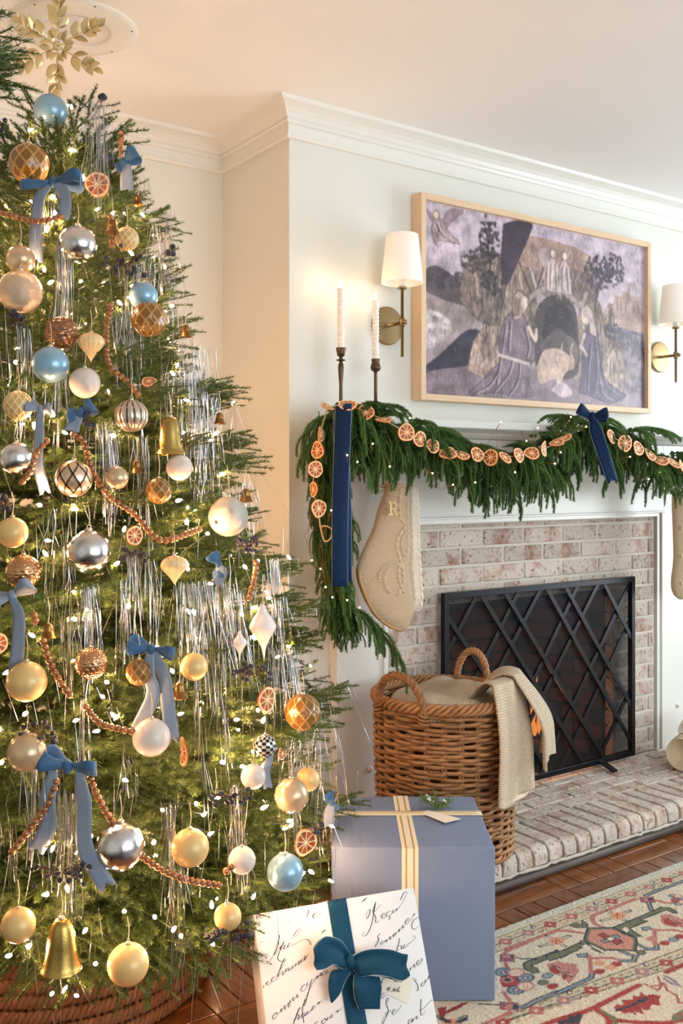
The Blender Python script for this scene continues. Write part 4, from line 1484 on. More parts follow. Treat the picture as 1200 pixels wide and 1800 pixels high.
for dx in (-.0045, .0045):
    sm_.tube([(br0 - .002, dx, 0), (br0, dx, .02), (br1 - .001, dx, bh - .01)], .0044, 6)
sme = sm_.mesh('stake')
sme.materials.append(M_wick)
for k in range(nst):
    piece('stake', sme, wk, (0, 0, 0), (1, 1, 1), (0, 0, (k + .5) * 2 * PI / nst))
# rim and foot: twisted rods
rim = MB()
for ph in range(4):
    a = np.linspace(0, 2 * PI, 220, endpoint=False)
    tw_ = a * 16 + ph * PI / 2
    rim.tube(np.stack([(br1 + .002 + .0095 * np.cos(tw_)) * np.cos(a), (br1 + .002 + .0095 * np.cos(tw_)) * np.sin(a), bh - .012 + .012 * np.sin(tw_)], 1), .0068, 6, closed=True)
rim.build('rim', M_wick, wk)
ft = MB()
for ph in range(3):
    a = np.linspace(0, 2 * PI, 160, endpoint=False)
    tw_ = a * 14 + ph * PI * 2 / 3
    ft.tube(np.stack([(br0 + .004 + .006 * np.cos(tw_)) * np.cos(a), (br0 + .004 + .006 * np.cos(tw_)) * np.sin(a), .010 + .005 * np.sin(tw_)], 1), .005, 5, closed=True)
ft.build('foot_rim', M_wick, wk)
MB().lathe([(0, .02), (br0 - .012, .02), (br0 - .008, .03)], 40).build('basket_floor', M_wick, wk)


def handle(a0, a1, ht, lean):
    am = (a0 + a1) / 2
    pa = np.array([math.cos(a0), math.sin(a0), 0]) * (br1 + .006)
    pb_ = np.array([math.cos(a1), math.sin(a1), 0]) * (br1 + .006)
    md = np.array([math.cos(am), math.sin(am), 0])
    s = np.linspace(0, PI, 40)
    base = np.array([0, 0, bh - .045])
    arc = [pa * (1 + math.cos(t)) / 2 + pb_ * (1 - math.cos(t)) / 2 + md * lean * math.sin(t) + base + UP * (ht + .035) * math.sin(t) ** .72 for t in s]
    arc = np.array(arc)
    mb = MB()
    tg = np.gradient(arc, axis=0)
    tg /= np.linalg.norm(tg, axis=1)[:, None]
    u = np.tile(md, (40, 1))
    v = np.cross(tg, u)
    v /= np.linalg.norm(v, axis=1)[:, None]
    u = np.cross(v, tg)
    for ph in range(3):
        q = np.linspace(0, 9 * 2 * PI, 40) * .62 + ph * 2 * PI / 3
        mb.tube(arc + .0062 * (np.cos(q)[:, None] * u + np.sin(q)[:, None] * v), .0072, 6)
    for e in (0, -1):
        for k in range(3):
            c = arc[e] + UP * (k * .011 - .004)
            a = np.linspace(0, 2 * PI, 14, endpoint=False)
            mb.tube(c + np.outer(np.cos(a), u[e]) * .017 + np.outer(np.sin(a), v[e]) * .015 + np.outer(np.sin(a * 1), UP) * .004, .0045, 5, closed=True)
    mb.build('handle', M_wick, wk)


ang = lambda p: math.atan2(p[1] - bc[1], p[0] - bc[0])
zr_ = HZ + bh
for q0, q1 in (((685, 1222), (742, 1243)), ((803, 1187), (868, 1192))):
    a0, a1 = ang(on_z(*q0, zr_)), ang(on_z(*q1, zr_))
    if abs(a1 - a0) > PI:
        a1 += 2 * PI if a1 < a0 else -2 * PI
    handle(a0, a1, .088 if q0[0] < 700 else .10, .012)

M_throw = mat('linen_throw', (228, 208, 180), rough=.95, sheen=.2, spec=.1, vary=.07, vscale=50)
nt = M_throw.node_tree
tc = nt.nodes.new('ShaderNodeUVMap')
tc.uv_map = 'weave'


def uv_grid(o, m, n, su, sv):
    me = o.data
    uvl = me.uv_layers.new(name='weave')
    vi = np.zeros(len(me.loops), int)
    me.loops.foreach_get('vertex_index', vi)
    uv = np.stack([(vi // n) * su, (vi % n) * sv], 1)
    uvl.data.foreach_set('uv', uv.astype(np.float32).ravel())


w1 = nt.nodes.new('ShaderNodeTexWave')
w1.bands_direction = 'X'
w2 = nt.nodes.new('ShaderNodeTexWave')
w2.bands_direction = 'Y'
for w_ in (w1, w2):
    w_.inputs['Scale'].default_value = 42
    w_.inputs['Distortion'].default_value = .6
    nt.links.new(tc.outputs[0], w_.inputs['Vector'])
mxm = nt.nodes.new('ShaderNodeMath')
mxm.operation = 'MAXIMUM'
nt.links.new(w1.outputs['Fac'], mxm.inputs[0])
nt.links.new(w2.outputs['Fac'], mxm.inputs[1])
bp = nt.nodes.new('ShaderNodeBump')
bp.inputs['Strength'].default_value = 1.0
bp.inputs['Distance'].default_value = .004
nt.links.new(mxm.outputs[0], bp.inputs['Height'])
nt.links.new(bp.outputs[0], nt.nodes['Principled BSDF'].inputs['Normal'])

th_ = thing('throw_blanket', 'oatmeal waffle-weave throw stuffed in the basket and hanging over its rim', 'blanket', bc + UP * bh)
tl = np.array(th_.location)
# mound inside
m_, n_ = 40, 60
rr2 = np.linspace(0, 1, m_)
aa = np.linspace(0, 2 * PI, n_)
P = np.zeros((m_, n_, 3))
for i, r in enumerate(rr2):
    for j, a in enumerate(aa):
        x, y = r * math.cos(a) * (br1 - .022), r * math.sin(a) * (br1 - .022)
        e = x * RV[0] + y * RV[1]
        d = x * FV[0] + y * FV[1]
        h = -.035 + .040 * math.exp(-((e + .02) / .12) ** 2) + .05 * math.exp(-(((e - .10) / .07) ** 2 + ((d - .03) / .10) ** 2)) + .007 * math.sin(e * 38 + 2.0 * math.sin(d * 16)) + .004 * math.sin(d * 40 + e * 20)
        h -= .05 * max(0, r - .86) / .14
        P[i, j] = (x, y, h)
o = MB().grid(P, cv=False, flip=True).build('throw_mound', M_throw, th_)
uv_grid(o, m_, n_, .006, .02)
# the part hanging over the rim, two folded layers


def drape(px_l, px_r, a_mid, a_half, drop, out, nm, ph, lift=0.0, inn=.10, crv=1.0):
    m_, n_ = 70, 44
    P = np.zeros((m_, n_, 3))
    for j in range(n_):
        b_ = j / (n_ - 1)
        a = a_mid - a_half + 2 * a_half * b_
        rad = np.array([math.cos(a), math.sin(a), 0])
        tan = np.array([-math.sin(a), math.cos(a), 0])
        for i in range(m_):
            s = i / (m_ - 1)
            if s < .32:
                q = s / .32
                r = br1 - inn * (1 - q) + .012 * q
                zz = .030 + lift + .05 * math.sin(q * PI * .75) * (1 - .3 * q) - .035 * (1 - q)
            else:
                q = (s - .32) / .68
                r = br1 + .012 + out * math.sin(min(1, q * 1.6) * PI / 2) + .012 * math.sin(b_ * 9 + ph) * q
                zz = .030 + lift + .05 * .707 * .7 * (1 - q) ** 2 * (1 - q) - q * drop * (1 + .05 * math.sin(b_ * 5 + ph))
            fold = .006 * math.sin(b_ * 14 + ph + 1.5 * s) * (0.3 + s)
            P[i, j] = rad * (r + fold) + UP * zz + tan * .01 * math.sin(s * 4 + ph)
    o = MB().grid(P, flip=True).build(nm, M_throw, th_, solid=.007)
    uv_grid(o, m_, n_, .0075, .0052)
    return o


aR = ang(on_z(868, 1230, zr_))
drape(0, 0, aR + .04, .34, .31, .04, 'throw_fold', .4)
drape(0, 0, aR + .52, .30, .235, .095, 'throw_fold', 2.0, lift=.012)
MB().tube(smoothpath([tuple(np.array([math.cos(aR - .25 + .5 * k / 9), math.sin(aR - .25 + .5 * k / 9), 0]) * (br1 + .047) + UP * -.279) for k in range(10)], 30), .008, 8).build('throw_hem', M_throw, th_)

# ---------------------------------------------------------------- canvas log carrier at the right edge
M_canvas = mat('canvas', (206, 184, 152), rough=.9, vary=.1, vscale=40, bump=.3, bscale=300)
tc_ = thing('canvas_log_carrier', 'rolled tan canvas log carrier on the hearth, cut off by the right edge', 'bag', (1.755, -0.235, HZ))
pth = [np.array([-.10, -.03, .068]), np.array([0, 0, .070]), np.array([.12, .03, .068]), np.array([.22, .05, .066])]
MB().tube(smoothpath(pth, 24), .064 + .004 * np.sin(np.linspace(0, 9, 24)), 22).build('canvas_roll', M_canvas, tc_)
for dx in (-.045, .09):
    a = np.linspace(0, 2 * PI, 30, endpoint=False)
    MB().tube(np.stack([np.full(30, dx) + .004 * np.sin(a * 2), dx * .28 + .067 * np.cos(a), .069 + .066 * np.sin(a)], 1), .004, 6, closed=True).build('cord', mat('dark_cord', (70, 62, 54), rough=.7), tc_)
MB().tube(smoothpath([(-.02, -.03, .13), (-.01, -.04, .18), (.05, -.02, .21), (.10, .01, .18), (.09, .02, .13)], 30), .006, 8).build('handle', mat('leather_handle', (120, 84, 56), rough=.5), tc_)
MB().tube(smoothpath([(.0, .02, .135), (.1, .06, .15), (.2, .07, .14)], 14), .035, 14).build('white_liner', M_cream, tc_)

# ---------------------------------------------------------------- the christmas tree
TX, TY = -0.786, -0.168
TD = 2.46
M_fir = mat('fir_green', (80, 98, 46), rough=0.5, rnd=0.3, vary=0.3, vscale=18, spec=0.35)
M_bark = mat('bark', (84, 60, 42), rough=0.9, vary=0.25, vscale=30, bump=.6)
prof_z = np.array([0.10, 0.20, 0.38, 0.70, 0.88, 1.07, 1.29, 1.46, 1.64, 1.87, 2.06, 2.12, 2.2])
prof_r = np.array([0.52, 0.72, 0.755, 0.72, 0.665, 0.615, 0.505, 0.445, 0.345, 0.285, 0.19, 0.11, 0.03])
RAD = lambda z: float(np.interp(z, prof_z, prof_r))

tree = thing('christmas_tree', 'tall green fir christmas tree covered in lights, tinsel and ornaments', 'tree', (TX, TY, 0))
MB().tube([(0, 0, 0.03), (0.004, 0, .8), (-.004, .004, 1.6), (0, 0, 2.17)], [.038, .030, .018, .006], 12).build('trunk', M_bark, tree)


def branch_mesh(L, seed, nm='branch'):
    rgn = np.random.default_rng(seed)
    mb, T = MB(), []
    s = np.linspace(0, 1, 12)
    main = np.stack([L * s, .02 * L * np.sin(s * 3 + seed), L * (-.10 * s + .16 * s ** 2.2)], 1)
    mb.tube(main, np.linspace(.0055, .0016, 12) * (.5 + L), 5)
    paths = [main[3:]]
    n = int(L / .034)
    for k in range(n):
        t = .22 + .76 * k / n
        b = np.array([np.interp(t, s, main[:, j]) for j in range(3)])
        sd = 1 if k % 2 else -1
        ln = (L * (1 - t) * .72 + .045) * rgn.uniform(.75, 1.15)
        ln = min(ln, .26)
        an = rgn.uniform(.75, 1.0)
        d = np.array([math.cos(an), sd * math.sin(an), rgn.uniform(-.10, .22)])
        q = np.linspace(0, 1, 6)
        p = b + np.outer(q * ln, d) + np.outer(q ** 2 * ln * .18, (1, 0, 0)) + np.outer(-.12 * ln * q ** 2, (0, 0, 1))
        mb.tube(p, np.linspace(.0018, .0008, 6), 4)
        paths.append(p)
        if ln > .09:
            for j in range(int(ln / .035)):
                tt = .3 + .6 * j / max(1, int(ln / .035))
                bb = b + d * ln * tt
                s2 = 1 if j % 2 else -1
                a2 = an * sd + s2 * rgn.uniform(.6, .9)
                dd = np.array([math.cos(a2), math.sin(a2), rgn.uniform(-.05, .25)])
                l2 = ln * (1 - tt) * .6 + .025
                paths.append(np.array([bb + dd * l2 * x for x in (0, .5, 1)]))
    for p in paths:
        ln = np.linalg.norm(np.diff(p, axis=0), axis=1).sum()
        T.append(needles_along(p, int(ln * 1350) + 6, .0118, .0021, 1.0, rgn, flat=.35))
    mb.tris(np.concatenate(T))
    me = mb.mesh(nm, smooth=False)
    me.materials.append(M_fir)
    return me


BL = [.14, .22, .32, .44, .56, .68]
BM = [[branch_mesh(L, 300 + 7 * i + j) for j in range(2)] for i, L in enumerate(BL)]


def put_branch(parent, base, az, el, L, roll=0.0):
    i = int(np.argmin([abs(L - q) for q in BL]))
    s = L / BL[i]
    d = np.array([math.cos(az) * math.cos(el), math.sin(az) * math.cos(el), math.sin(el)])
    side = np.array([-math.sin(az), math.cos(az), 0])
    up = np.cross(d, side)
    c, sn = math.cos(roll), math.sin(roll)
    ax_ = np.array([d, side * c + up * sn, -side * sn + up * c])
    o = bpy.data.objects.new('branch', random.choice(BM[i]))
    COL.objects.link(o)
    o.parent = parent
    o.matrix_local = mat_of(ax_, base, s)
    return o


# where a pixel's ray meets the outside of the tree
def on_tree(px, py, k=1.0, push=0.0):
    r = ray(px, py)
    best, bd = None, 9
    for d in np.arange(1.25, 2.75, .004):
        p = CAM + r * d
        R_ = RAD(p[2]) * k
        q = math.hypot(p[0] - TX, p[1] - TY)
        if q <= R_:
            return CAM + r * (d - push)
        if q / max(R_, .02) < bd:
            bd, best = q / max(R_, .02), p
    return best


nb_ = 0
az = 0.0
step = .0044
while True:
    zs, z_ = [], 0.28
    while z_ < 2.11:
        zs.append(z_)
        z_ += step + .0035 * (z_ / 2.1) ** 2
    if len(zs) <= 268:
        break
    step += .0001
for z_ in zs:
    az += 2.39996 + random.uniform(-.25, .25)
    tip_r = RAD(z_ + .02) * random.uniform(.80, 1.06)
    el = .10 + .75 * max(0, (z_ - 1.3) / .85) ** 1.4 + random.uniform(-.14, .14) - .10 * max(0, (.7 - z_) / .6)
    L = tip_r / max(.4, math.cos(el))
    # keep clear of the two walls and the gifts
    dx, dy = math.cos(az), math.sin(az)
    if dy > 0.05:
        L = min(L, (YB - .13 - TY) / dy / max(.5, math.cos(el)))
    if dx > 0.05 and TY + dy * L > YW - .05:
        L = min(L, (XC - .04 - TX) / dx)
    if z_ < .55 and -1.75 < (az + PI) % (2 * PI) - PI < -.75:
        L = min(L, .50)
    base_z = z_ - L * math.sin(el) * .75
    if base_z < .1:
        base_z = .1
    if nb_ >= 268:
        break
    nb_ += 1
    put_branch(tree, (0, 0, base_z), az, el, max(.1, L), random.uniform(-.3, .3))
# low boughs sweeping over the collar, and the long tips at the right
for tx, ty, kk_, drop in ((105, 1752, .98, .16), (60, 1715, .98, .12), (170, 1765, .99, .16), (20, 1700, .97, .14), (235, 1725, .96, .14), (300, 1690, .95, .12), (345, 1672, .95, .10), (392, 1700, .97, .14), (428, 1716, 1.0, .16), (415, 1655, 1.0, .10),
                         (628, 1520, 1.0, -.02), (606, 1552, 1.0, .02), (560, 1580, 1.0, .03), (505, 1592, 1.0, .04), (470, 1580, 1.0, .03), (601, 1272, 1.0, -.03), (562, 1136, 1.0, -.06), (586, 1420, 1.0, .0), (140, 1690, .95, .12), (-20, 1660, .97, .1)):
    r_ = ray(tx, ty)
    b_ = min((abs(math.hypot((CAM + r_ * d)[0] - TX, (CAM + r_ * d)[1] - TY) - .70 * kk_ * (1 if ty > 1400 else .93)) + (0 if (CAM + r_ * d)[2] > .05 else 1), d) for d in np.arange(1.5, 2.5, .004))
    tip = CAM + r_ * b_[1] - np.array([TX, TY, 0])
    base_ = np.array([0, 0, max(.12, tip[2] + drop)])
    dv = tip - base_
    L = np.linalg.norm(dv)
    nb_ += 1
    st_b = tip - dv / L * min(L, .62)
    put_branch(tree, st_b, math.atan2(dv[1], dv[0]), math.asin(dv[2] / L), min(L, .62), random.uniform(-.2, .2))
    MB().tube([tuple(base_), tuple(st_b)], .006, 5).build('limb', M_bark, tree)
for tx, ty, ml in ((178, 176, .13), (40, 172, .13), (232, 222, .17), (300, 376, .28), (412, 697, .5), (450, 822, .5), (528, 1010, .6)):
    tip = at_depth(tx, ty, 2.42 if ty < 300 else 2.38) - np.array([TX, TY, 0])
    base_ = np.array([0, 0, tip[2] - (.10 if ty < 300 else .04)])
    dv = tip - base_
    L = np.linalg.norm(dv)
    base_ = tip - dv / L * min(L, ml)
    L = min(L, ml)
    dv = dv / np.linalg.norm(dv) * L
    nb_ += 1
    put_branch(tree, base_, math.atan2(dv[1], dv[0]), math.asin(dv[2] / L), L)
# the leaders at the top, tips seen against the wall
for azd, el, L, z_ in ((20, .9, .15, 2.02), (200, .8, .17, 2.0), (110, 1.0, .13, 2.04), (300, .75, .16, 2.0)):
    if nb_ < 299:
        nb_ += 1
        put_branch(tree, (0, 0, z_), math.radians(azd), el, L)

# woven collar round the foot
M_sea = mat('woven_seagrass', (138, 84, 46), rough=.7, vary=.3, vscale=40, rnd=.15)
cl = thing('tree_collar', 'round brown braided basket collar around the foot of the tree', 'basket', (TX, TY, 0))
for j in range(9):
    zc_ = .018 + j * .032
    r0 = .368 - .004 * j
    k = 300
    a = np.linspace(0, 2 * PI, k, endpoint=False)
    mb = MB()
    for ph in range(3):
        q = a * 58 + ph * 2 * PI / 3
        mb.tube(np.stack([(r0 + .0075 * np.cos(q)) * np.cos(a), (r0 + .0075 * np.cos(q)) * np.sin(a), zc_ + .0115 * np.sin(q) * .9 + .003 * np.sin(2 * q)], 1), .0078, 5, closed=True)
    mb.build('braid', M_sea, cl)
MB().lathe([(.356, 0), (.352, .15), (.345, .295)], 48).build('collar_lining', M_sea, cl)


# ---------------------------------------------------------------- string lights
M_bulb = emis('warm_bulb', (1.0, 0.54, 0.27), 490.0)
bb_ = MB().lathe([(0, -.008), (.0036, -.006), (.0052, 0), (.0044, .006), (.0018, .012), (0, .0145)], 8)
bme = bb_.mesh('bulb')
bme.materials.append(M_bulb)
bs_ = MB().lathe([(0, -.018), (.0035, -.018), (.004, -.007), (0, -.006)], 6).mesh('socket')
bs_.materials.append(mat('green_socket', (24, 48, 26), rough=.5))
M_wire = mat('green_wire', (26, 44, 24), rough=.5)
known = [(125, 187), (372 / 3, 560 / 3), (53, 229), (126, 264), (146, 314), (197, 376), (250, 377), (91, 388), (51, 462), (88, 497), (97, 375), (211, 533), (301, 538), (27, 637), (30, 733), (60, 747), (93, 729), (113, 760), (200, 766), (232, 755), (328, 703), (379, 762), (409, 709), (128, 895), (75, 851), (187, 868), (218, 931), (70, 888), (83, 950), (80, 974), (313, 880), (330, 892), (328, 918), (365, 938), (430, 996), (369, 1026), (130, 1040), (131, 1088), (57, 1117), (472, 1051), (275, 1138), (226, 1066), (278, 1167), (303, 1180), (14, 1181), (188, 1199), (180, 1224), (45, 1254), (134, 1266), (171, 1285), (200, 1258), (120, 1340), (219, 1371), (93, 1490), (270, 1481), (316, 1255), (415, 1265), (453, 1248), (462, 1267), (487, 1155), (445, 1120), (392, 1340), (463, 1345), (425, 1347), (390, 1340), (345, 1413), (358, 1432), (463, 1420), (508, 1443), (511, 1451), (582, 1452), (580, 1548), (546, 1532), (532, 1630 - 95), (286, 1424), (369, 1466), (83, 1572), (16, 1680), (50, 1665), (168, 1694), (91, 1747), (134, 1750), (150, 1635), (272, 1612), (305, 1634), (318, 1645), (372, 1592), (373, 1658), (445, 1577), (218, 1602), (80, 1572), (118, 1561), (50, 1663), (175, 1545), (340, 1075), (330, 1000), (425, 1080)]


def place_bulb(parent, p, out):
    d = np.asarray(out, float) + RNG.normal(size=3) * .5
    d /= np.linalg.norm(d)
    ax_ = face_axes(d)
    o = bpy.data.objects.new('bulb', bme)
    COL.objects.link(o)
    o.parent = parent
    o.matrix_local = mat_of(ax_, Vector(p) - parent.location, random.uniform(.6, .8))


halves = [thing('string_lights', 'string of warm white mini lights wound through the upper half of the tree', 'lights', (TX, TY, 1.25)),
          thing('string_lights', 'string of warm white mini lights wound through the lower half of the tree', 'lights', (TX, TY, .3))]
pts = [[], []]
for x, y in known:
    p = on_tree(x, y, random.uniform(.93, 1.0))
    if p[2] > .12:
        pts[0 if p[2] > 1.15 else 1].append(p)
for h, (za, zb, turns, n) in enumerate(((1.17, 1.98, 9, 110), (.22, 1.15, 9, 190))):
    for k in range(n):
        t = (k + .5) / n
        z_ = zb + (za - zb) * t
        a = 2 * PI * turns * t + random.uniform(-.1, .1)
        # denser towards the room, lighter at the wall side
        r = RAD(z_) * random.uniform(.50, .96)
        x, y = TX + r * math.cos(a), TY + r * math.sin(a)
        if y > YB - .06 or (x > XC - .04 and y > YW - .05):
            continue
        pts[h].append(np.array([x, y, z_]))
for h in (0, 1):
    P_ = pts[h][:298]
    for p in P_:
        place_bulb(halves[h], p, (p[0] - TX, p[1] - TY, .25))
    order = sorted(P_, key=lambda p: (-round(p[2] / .11), math.atan2(p[1] - TY, p[0] - TX)))
    wpts = []
    for a_, b_ in zip(order[:-1], order[1:]):
        if np.linalg.norm(a_ - b_) < .45:
            c = (a_ + b_) / 2
            c[:2] = np.array([TX, TY]) + (c[:2] - np.array([TX, TY])) * .9
            wpts.append(smoothpath([a_, c - UP * .012, b_], 7))
    mb = MB()
    for q in wpts:
        mb.tube(q, .0011, 4, caps=False)
    mb.build('wire', M_wire, halves[h], world=True)

# ---------------------------------------------------------------- ornament kit
M_cap = mat('ornament_cap', (206, 196, 176), rough=.3, metal=1)
M_cord = mat('hanger_thread', (214, 196, 160), rough=.8)
OM = dict(
    blue=mat('pearl_blue', (136, 176, 200), rough=.32, metal=.35, coat=.3),
    silver=mat('mercury_silver', (214, 214, 214), rough=.16, metal=1, vary=.25, vscale=14, bump=.12, bscale=22),
    crackle=mat('crackled_champagne', (226, 200, 172), rough=.26, metal=.8, bump=.8, bscale=34, vary=.2, vscale=20),
    silvercrackle=mat('crackled_silver', (206, 200, 190), rough=.3, metal=.85, bump=.7, bscale=40),
    sheer=mat('sheer_champagne', (238, 210, 170), rough=.12, metal=.25, trans=.55, vary=.1, bump=.1),
    amber=mat('honeycomb_amber', (150, 106, 40), rough=.3, coat=.4, attr='Col'),
    cream=mat('matte_cream', (222, 186, 122), rough=.42, coat=.15, metal=.15),
    lattice=mat('cream_lattice', (226, 196, 140), rough=.45, coat=.2, attr='Col'),
    onion=mat('frosted_cream', (232, 200, 146), rough=.4, coat=.2, vary=.08),
    sparkle=mat('frosted_white', (236, 220, 208), rough=.3, coat=.5, bump=.5, bscale=260, sub=.1),
    hammered=mat('hammered_copper', (198, 150, 108), rough=.25, metal=.9),
    trellis=mat('trellis_enamel', (200, 170, 140), rough=.3, metal=.7, attr='Col'),
    gold=mat('antique_gold', (178, 150, 84), rough=.24, metal=1, vary=.2, vscale=18, bump=.15, bscale=25),
    bell=mat('antique_bell_brass', (140, 104, 58), rough=.34, metal=1, vary=.2, vscale=40),
    copper=mat('copper_bead', (158, 108, 68), rough=.3, metal=.5, rnd=.25, coat=.4),
    berry=mat('navy_berry', (34, 36, 54), rough=.5, rnd=.3),
    palegold=mat('pale_gold', (224, 202, 150), rough=.36, metal=.75),
    white=mat('white_finial', (236, 226, 220), rough=.25, coat=.5, attr=None, bump=.3, bscale=120),
    cone=mat('brown_glass', (150, 104, 74), rough=.2, metal=.6),
)


def surf(fn, n=40, k=56, col=None):
    """surface of revolution with relief: fn(v, ang) -> (r, z); v from bottom 0 to top 1"""
    v = np.linspace(0, 1, n)[:, None]
    a = (np.arange(k) * 2 * PI / k)[None]
    r, z_ = fn(v, a)
    r, z_ = np.broadcast_to(r, (n, k)), np.broadcast_to(z_, (n, k))
    P = np.stack([r * np.cos(a), r * np.sin(a), z_], -1)
    cc = None if col is None else col(v, a)
    return MB().grid(P, cv=True, col=cc, flip=True)


def sphere_fn(relief=lambda v, a: 0 * v * a):
    def f(v, a):
        R_ = 1 + relief(v, a) * np.sin(v * PI) ** .5
        return R_ * np.sin(v * PI), -R_ * np.cos(v * PI)
    return f


def diamonds(n, m, depth):
    def f(v, a):
        p, q = (a * n / (2 * PI) + v * m), (a * n / (2 * PI) - v * m)
        tri = lambda x: np.abs((x % 1) - .5) * 2
        return -depth * np.maximum(0, 1 - np.minimum(1 - tri(p), 1 - tri(q)) / .18) * -1 if depth > 0 else depth * np.minimum(1 - tri(p), 1 - tri(q))
    return f


OMESH = {}


def net(n, m):
    """0 on the lines of a diamond net, up to 1 in the cells"""
    tri = lambda x: 1 - np.abs((x % 1) - .5) * 2
    return lambda v, a: np.minimum(tri(a * n / (2 * PI) + v * m), tri(a * n / (2 * PI) - v * m))



def omesh(kind):
    if kind in OMESH:
        return OMESH[kind]
    colors = False
    if kind in ('blue', 'silver', 'crackle', 'silvercrackle', 'sheer', 'cream', 'sparkle'):
        mb = surf(sphere_fn(), 28, 40)
    elif kind == 'amber':
        fd = net(9, 3.6)
        mb = surf(sphere_fn(lambda v, a: -.07 * np.minimum(fd(v, a), .55)), 90, 144, lambda v, a: np.where((fd(v, a) < .13)[..., None], lin((190, 150, 82)), lin((128, 84, 26))))
        colors = True
    elif kind == 'lattice':
        fd = net(11, 4.4)
        mb = surf(sphere_fn(lambda v, a: -.09 * np.minimum(fd(v, a), .5)), 90, 132, lambda v, a: np.where((fd(v, a) < .14)[..., None], lin((244, 220, 170)), lin((206, 168, 104))))
        colors = True
    elif kind == 'hammered':
        mb = surf(sphere_fn(lambda v, a: -.05 * (np.sin(a * 14 + np.floor(v * 16) * 1.57) * np.sin(v * 16 * PI) ** 2 > .35)), 64, 96)
    elif kind == 'trellis':
        fd = diamonds(8, 2.6, .03)
        lc, dc = lin((226, 196, 164)), lin((44, 34, 34))
        mb = surf(sphere_fn(fd), 64, 96, lambda v, a: np.where((fd(v, a) > .004)[..., None], dc, lc))
        colors = True
    elif kind == 'melon':
        lc, dc = lin((206, 190, 176)), lin((70, 56, 50))
        mb = surf(sphere_fn(lambda v, a: .05 * np.abs(np.cos(a * 7 + v * 1.2)) + 0 * v), 40, 112, lambda v, a: np.where((np.abs(np.cos(a * 7 + v * 1.2)) < .35)[..., None], dc, lc))
        colors = True
    elif kind == 'checker':
        lc, dc = lin((228, 224, 214)), lin((40, 38, 40))
        mb = surf(sphere_fn(), 48, 80, lambda v, a: np.where(((np.floor(a * 16 / 6.2832) + np.floor(v * 12)) % 2 == 0)[..., None], dc, lc))
        colors = True
    elif kind == 'onion':
        pr = smoothpath([(0, -1.35), (.12, -1.1), (.45, -.62), (.88, -.12), (1.0, .25), (.78, .66), (.35, .88), (.1, .95)], 40)
        mb = surf(lambda v, a: (np.interp(v, np.linspace(0, 1, 40), pr[:, 0]) * (1 + .03 * np.cos(a * 16)), np.interp(v, np.linspace(0, 1, 40), pr[:, 1])), 40, 64)
    elif kind == 'finial':
        pr = smoothpath([(0, -2.3), (.06, -1.9), (.22, -1.2), (.62, -.5), (.95, .1), (.7, .7), (.35, 1.2), (.16, 1.7), (.1, 1.8)], 60)
        mb = surf(lambda v, a: (np.interp(v, np.linspace(0, 1, 60), pr[:, 0]), np.interp(v, np.linspace(0, 1, 60), pr[:, 1])), 60, 36)
    elif kind == 'cone':
        mb = surf(sphere_fn(lambda v, a: .10 * np.abs(np.sin(a * 5 + np.floor(v * 8) * 1.57)) * np.abs(np.sin(v * 8 * PI))), 64, 80)
    elif kind in ('gold', 'bell'):
        pr = smoothpath([(.98, -1.25), (1.0, -1.22), (.97, -1.15), (.86, -.9), (.74, -.3), (.64, .4), (.50, .95), (.30, 1.18), (.0, 1.25)], 40)
        inn = [(.0, 1.15), (.55, .4), (.78, -.8), (.95, -1.24)]
        mb = MB().lathe(list(inn) + [tuple(q) for q in pr], 40)
    elif kind == 'smallbell':
        pr = smoothpath([(1.0, -.95), (1.02, -.9), (.8, -.7), (.62, -.2), (.55, .35), (.40, .75), (.0, .9)], 30)
        mb = MB().lathe([(.0, .8), (.5, .2), (.9, -.92)] + [tuple(q) for q in pr], 28)
    me = mb.mesh('ornament_body', colors=colors)
    mt = {'melon': 'trellis', 'checker': 'trellis', 'smallbell': 'bell', 'finial': 'white'}.get(kind, kind)
    me.materials.append(OM[mt])
    OMESH[kind] = me
    return me


capm = MB().lathe([(0, 0), (.17, -.02), (.18, .10), (.14, .16), (0, .17)], 16)
aa = np.linspace(0, 2 * PI, 14, endpoint=False)
capm.tube(np.stack([.10 * np.cos(aa), 0 * aa, .24 + .10 * np.sin(aa)], 1), .022, 5, closed=True)
capme = capm.mesh('cap')
capme.materials.append(M_cap)
TOPZ = dict(onion=.93, finial=1.78, gold=1.2, bell=1.2, smallbell=.85)


def ornament(kind, name, lab, px, py, rpx, k=1.0, cat='ornament', group=None, string=.05, push=None, tilt=0.0):
    p = on_tree(px, py, k)
    r = rpx / F * depth_of(p)
    d = p - CAM
    d /= np.linalg.norm(d)
    p = p - d * (r * .6 if push is None else push)
    r = rpx / F * depth_of(p)
    t = thing(name, lab, cat, p, group)
    o = piece('ornament_body', omesh(kind), t, (0, 0, 0), (r,) * 3, (random.uniform(-.06, .06), tilt, random.uniform(0, 6)))
    tz = TOPZ.get(kind, .98) * r
    cs = max(r * .8, .012) if kind not in ('gold', 'bell', 'smallbell') else r * .9
    piece('cap', capme, t, (0, 0, tz), (cs,) * 3, (0, 0, random.uniform(0, 3)))
    if string:
        MB().tube(smoothpath([(0, 0, tz + cs * .3), (.002, 0, tz + string * .5), (0, .003, tz + string)], 6), .0009, 4).build('hanger', M_cord, t)
    if kind in ('gold', 'bell', 'smallbell'):
        h = {'smallbell': .95}.get(kind, 1.25)
        mb = MB().ball((0, 0, -h * r * 1.02), r * .16, 8)
        mb.tube([(0, 0, -h * r), (0, 0, 0)], r * .04, 4)
        mb.build('clapper', OM['bell'], t)
    return t


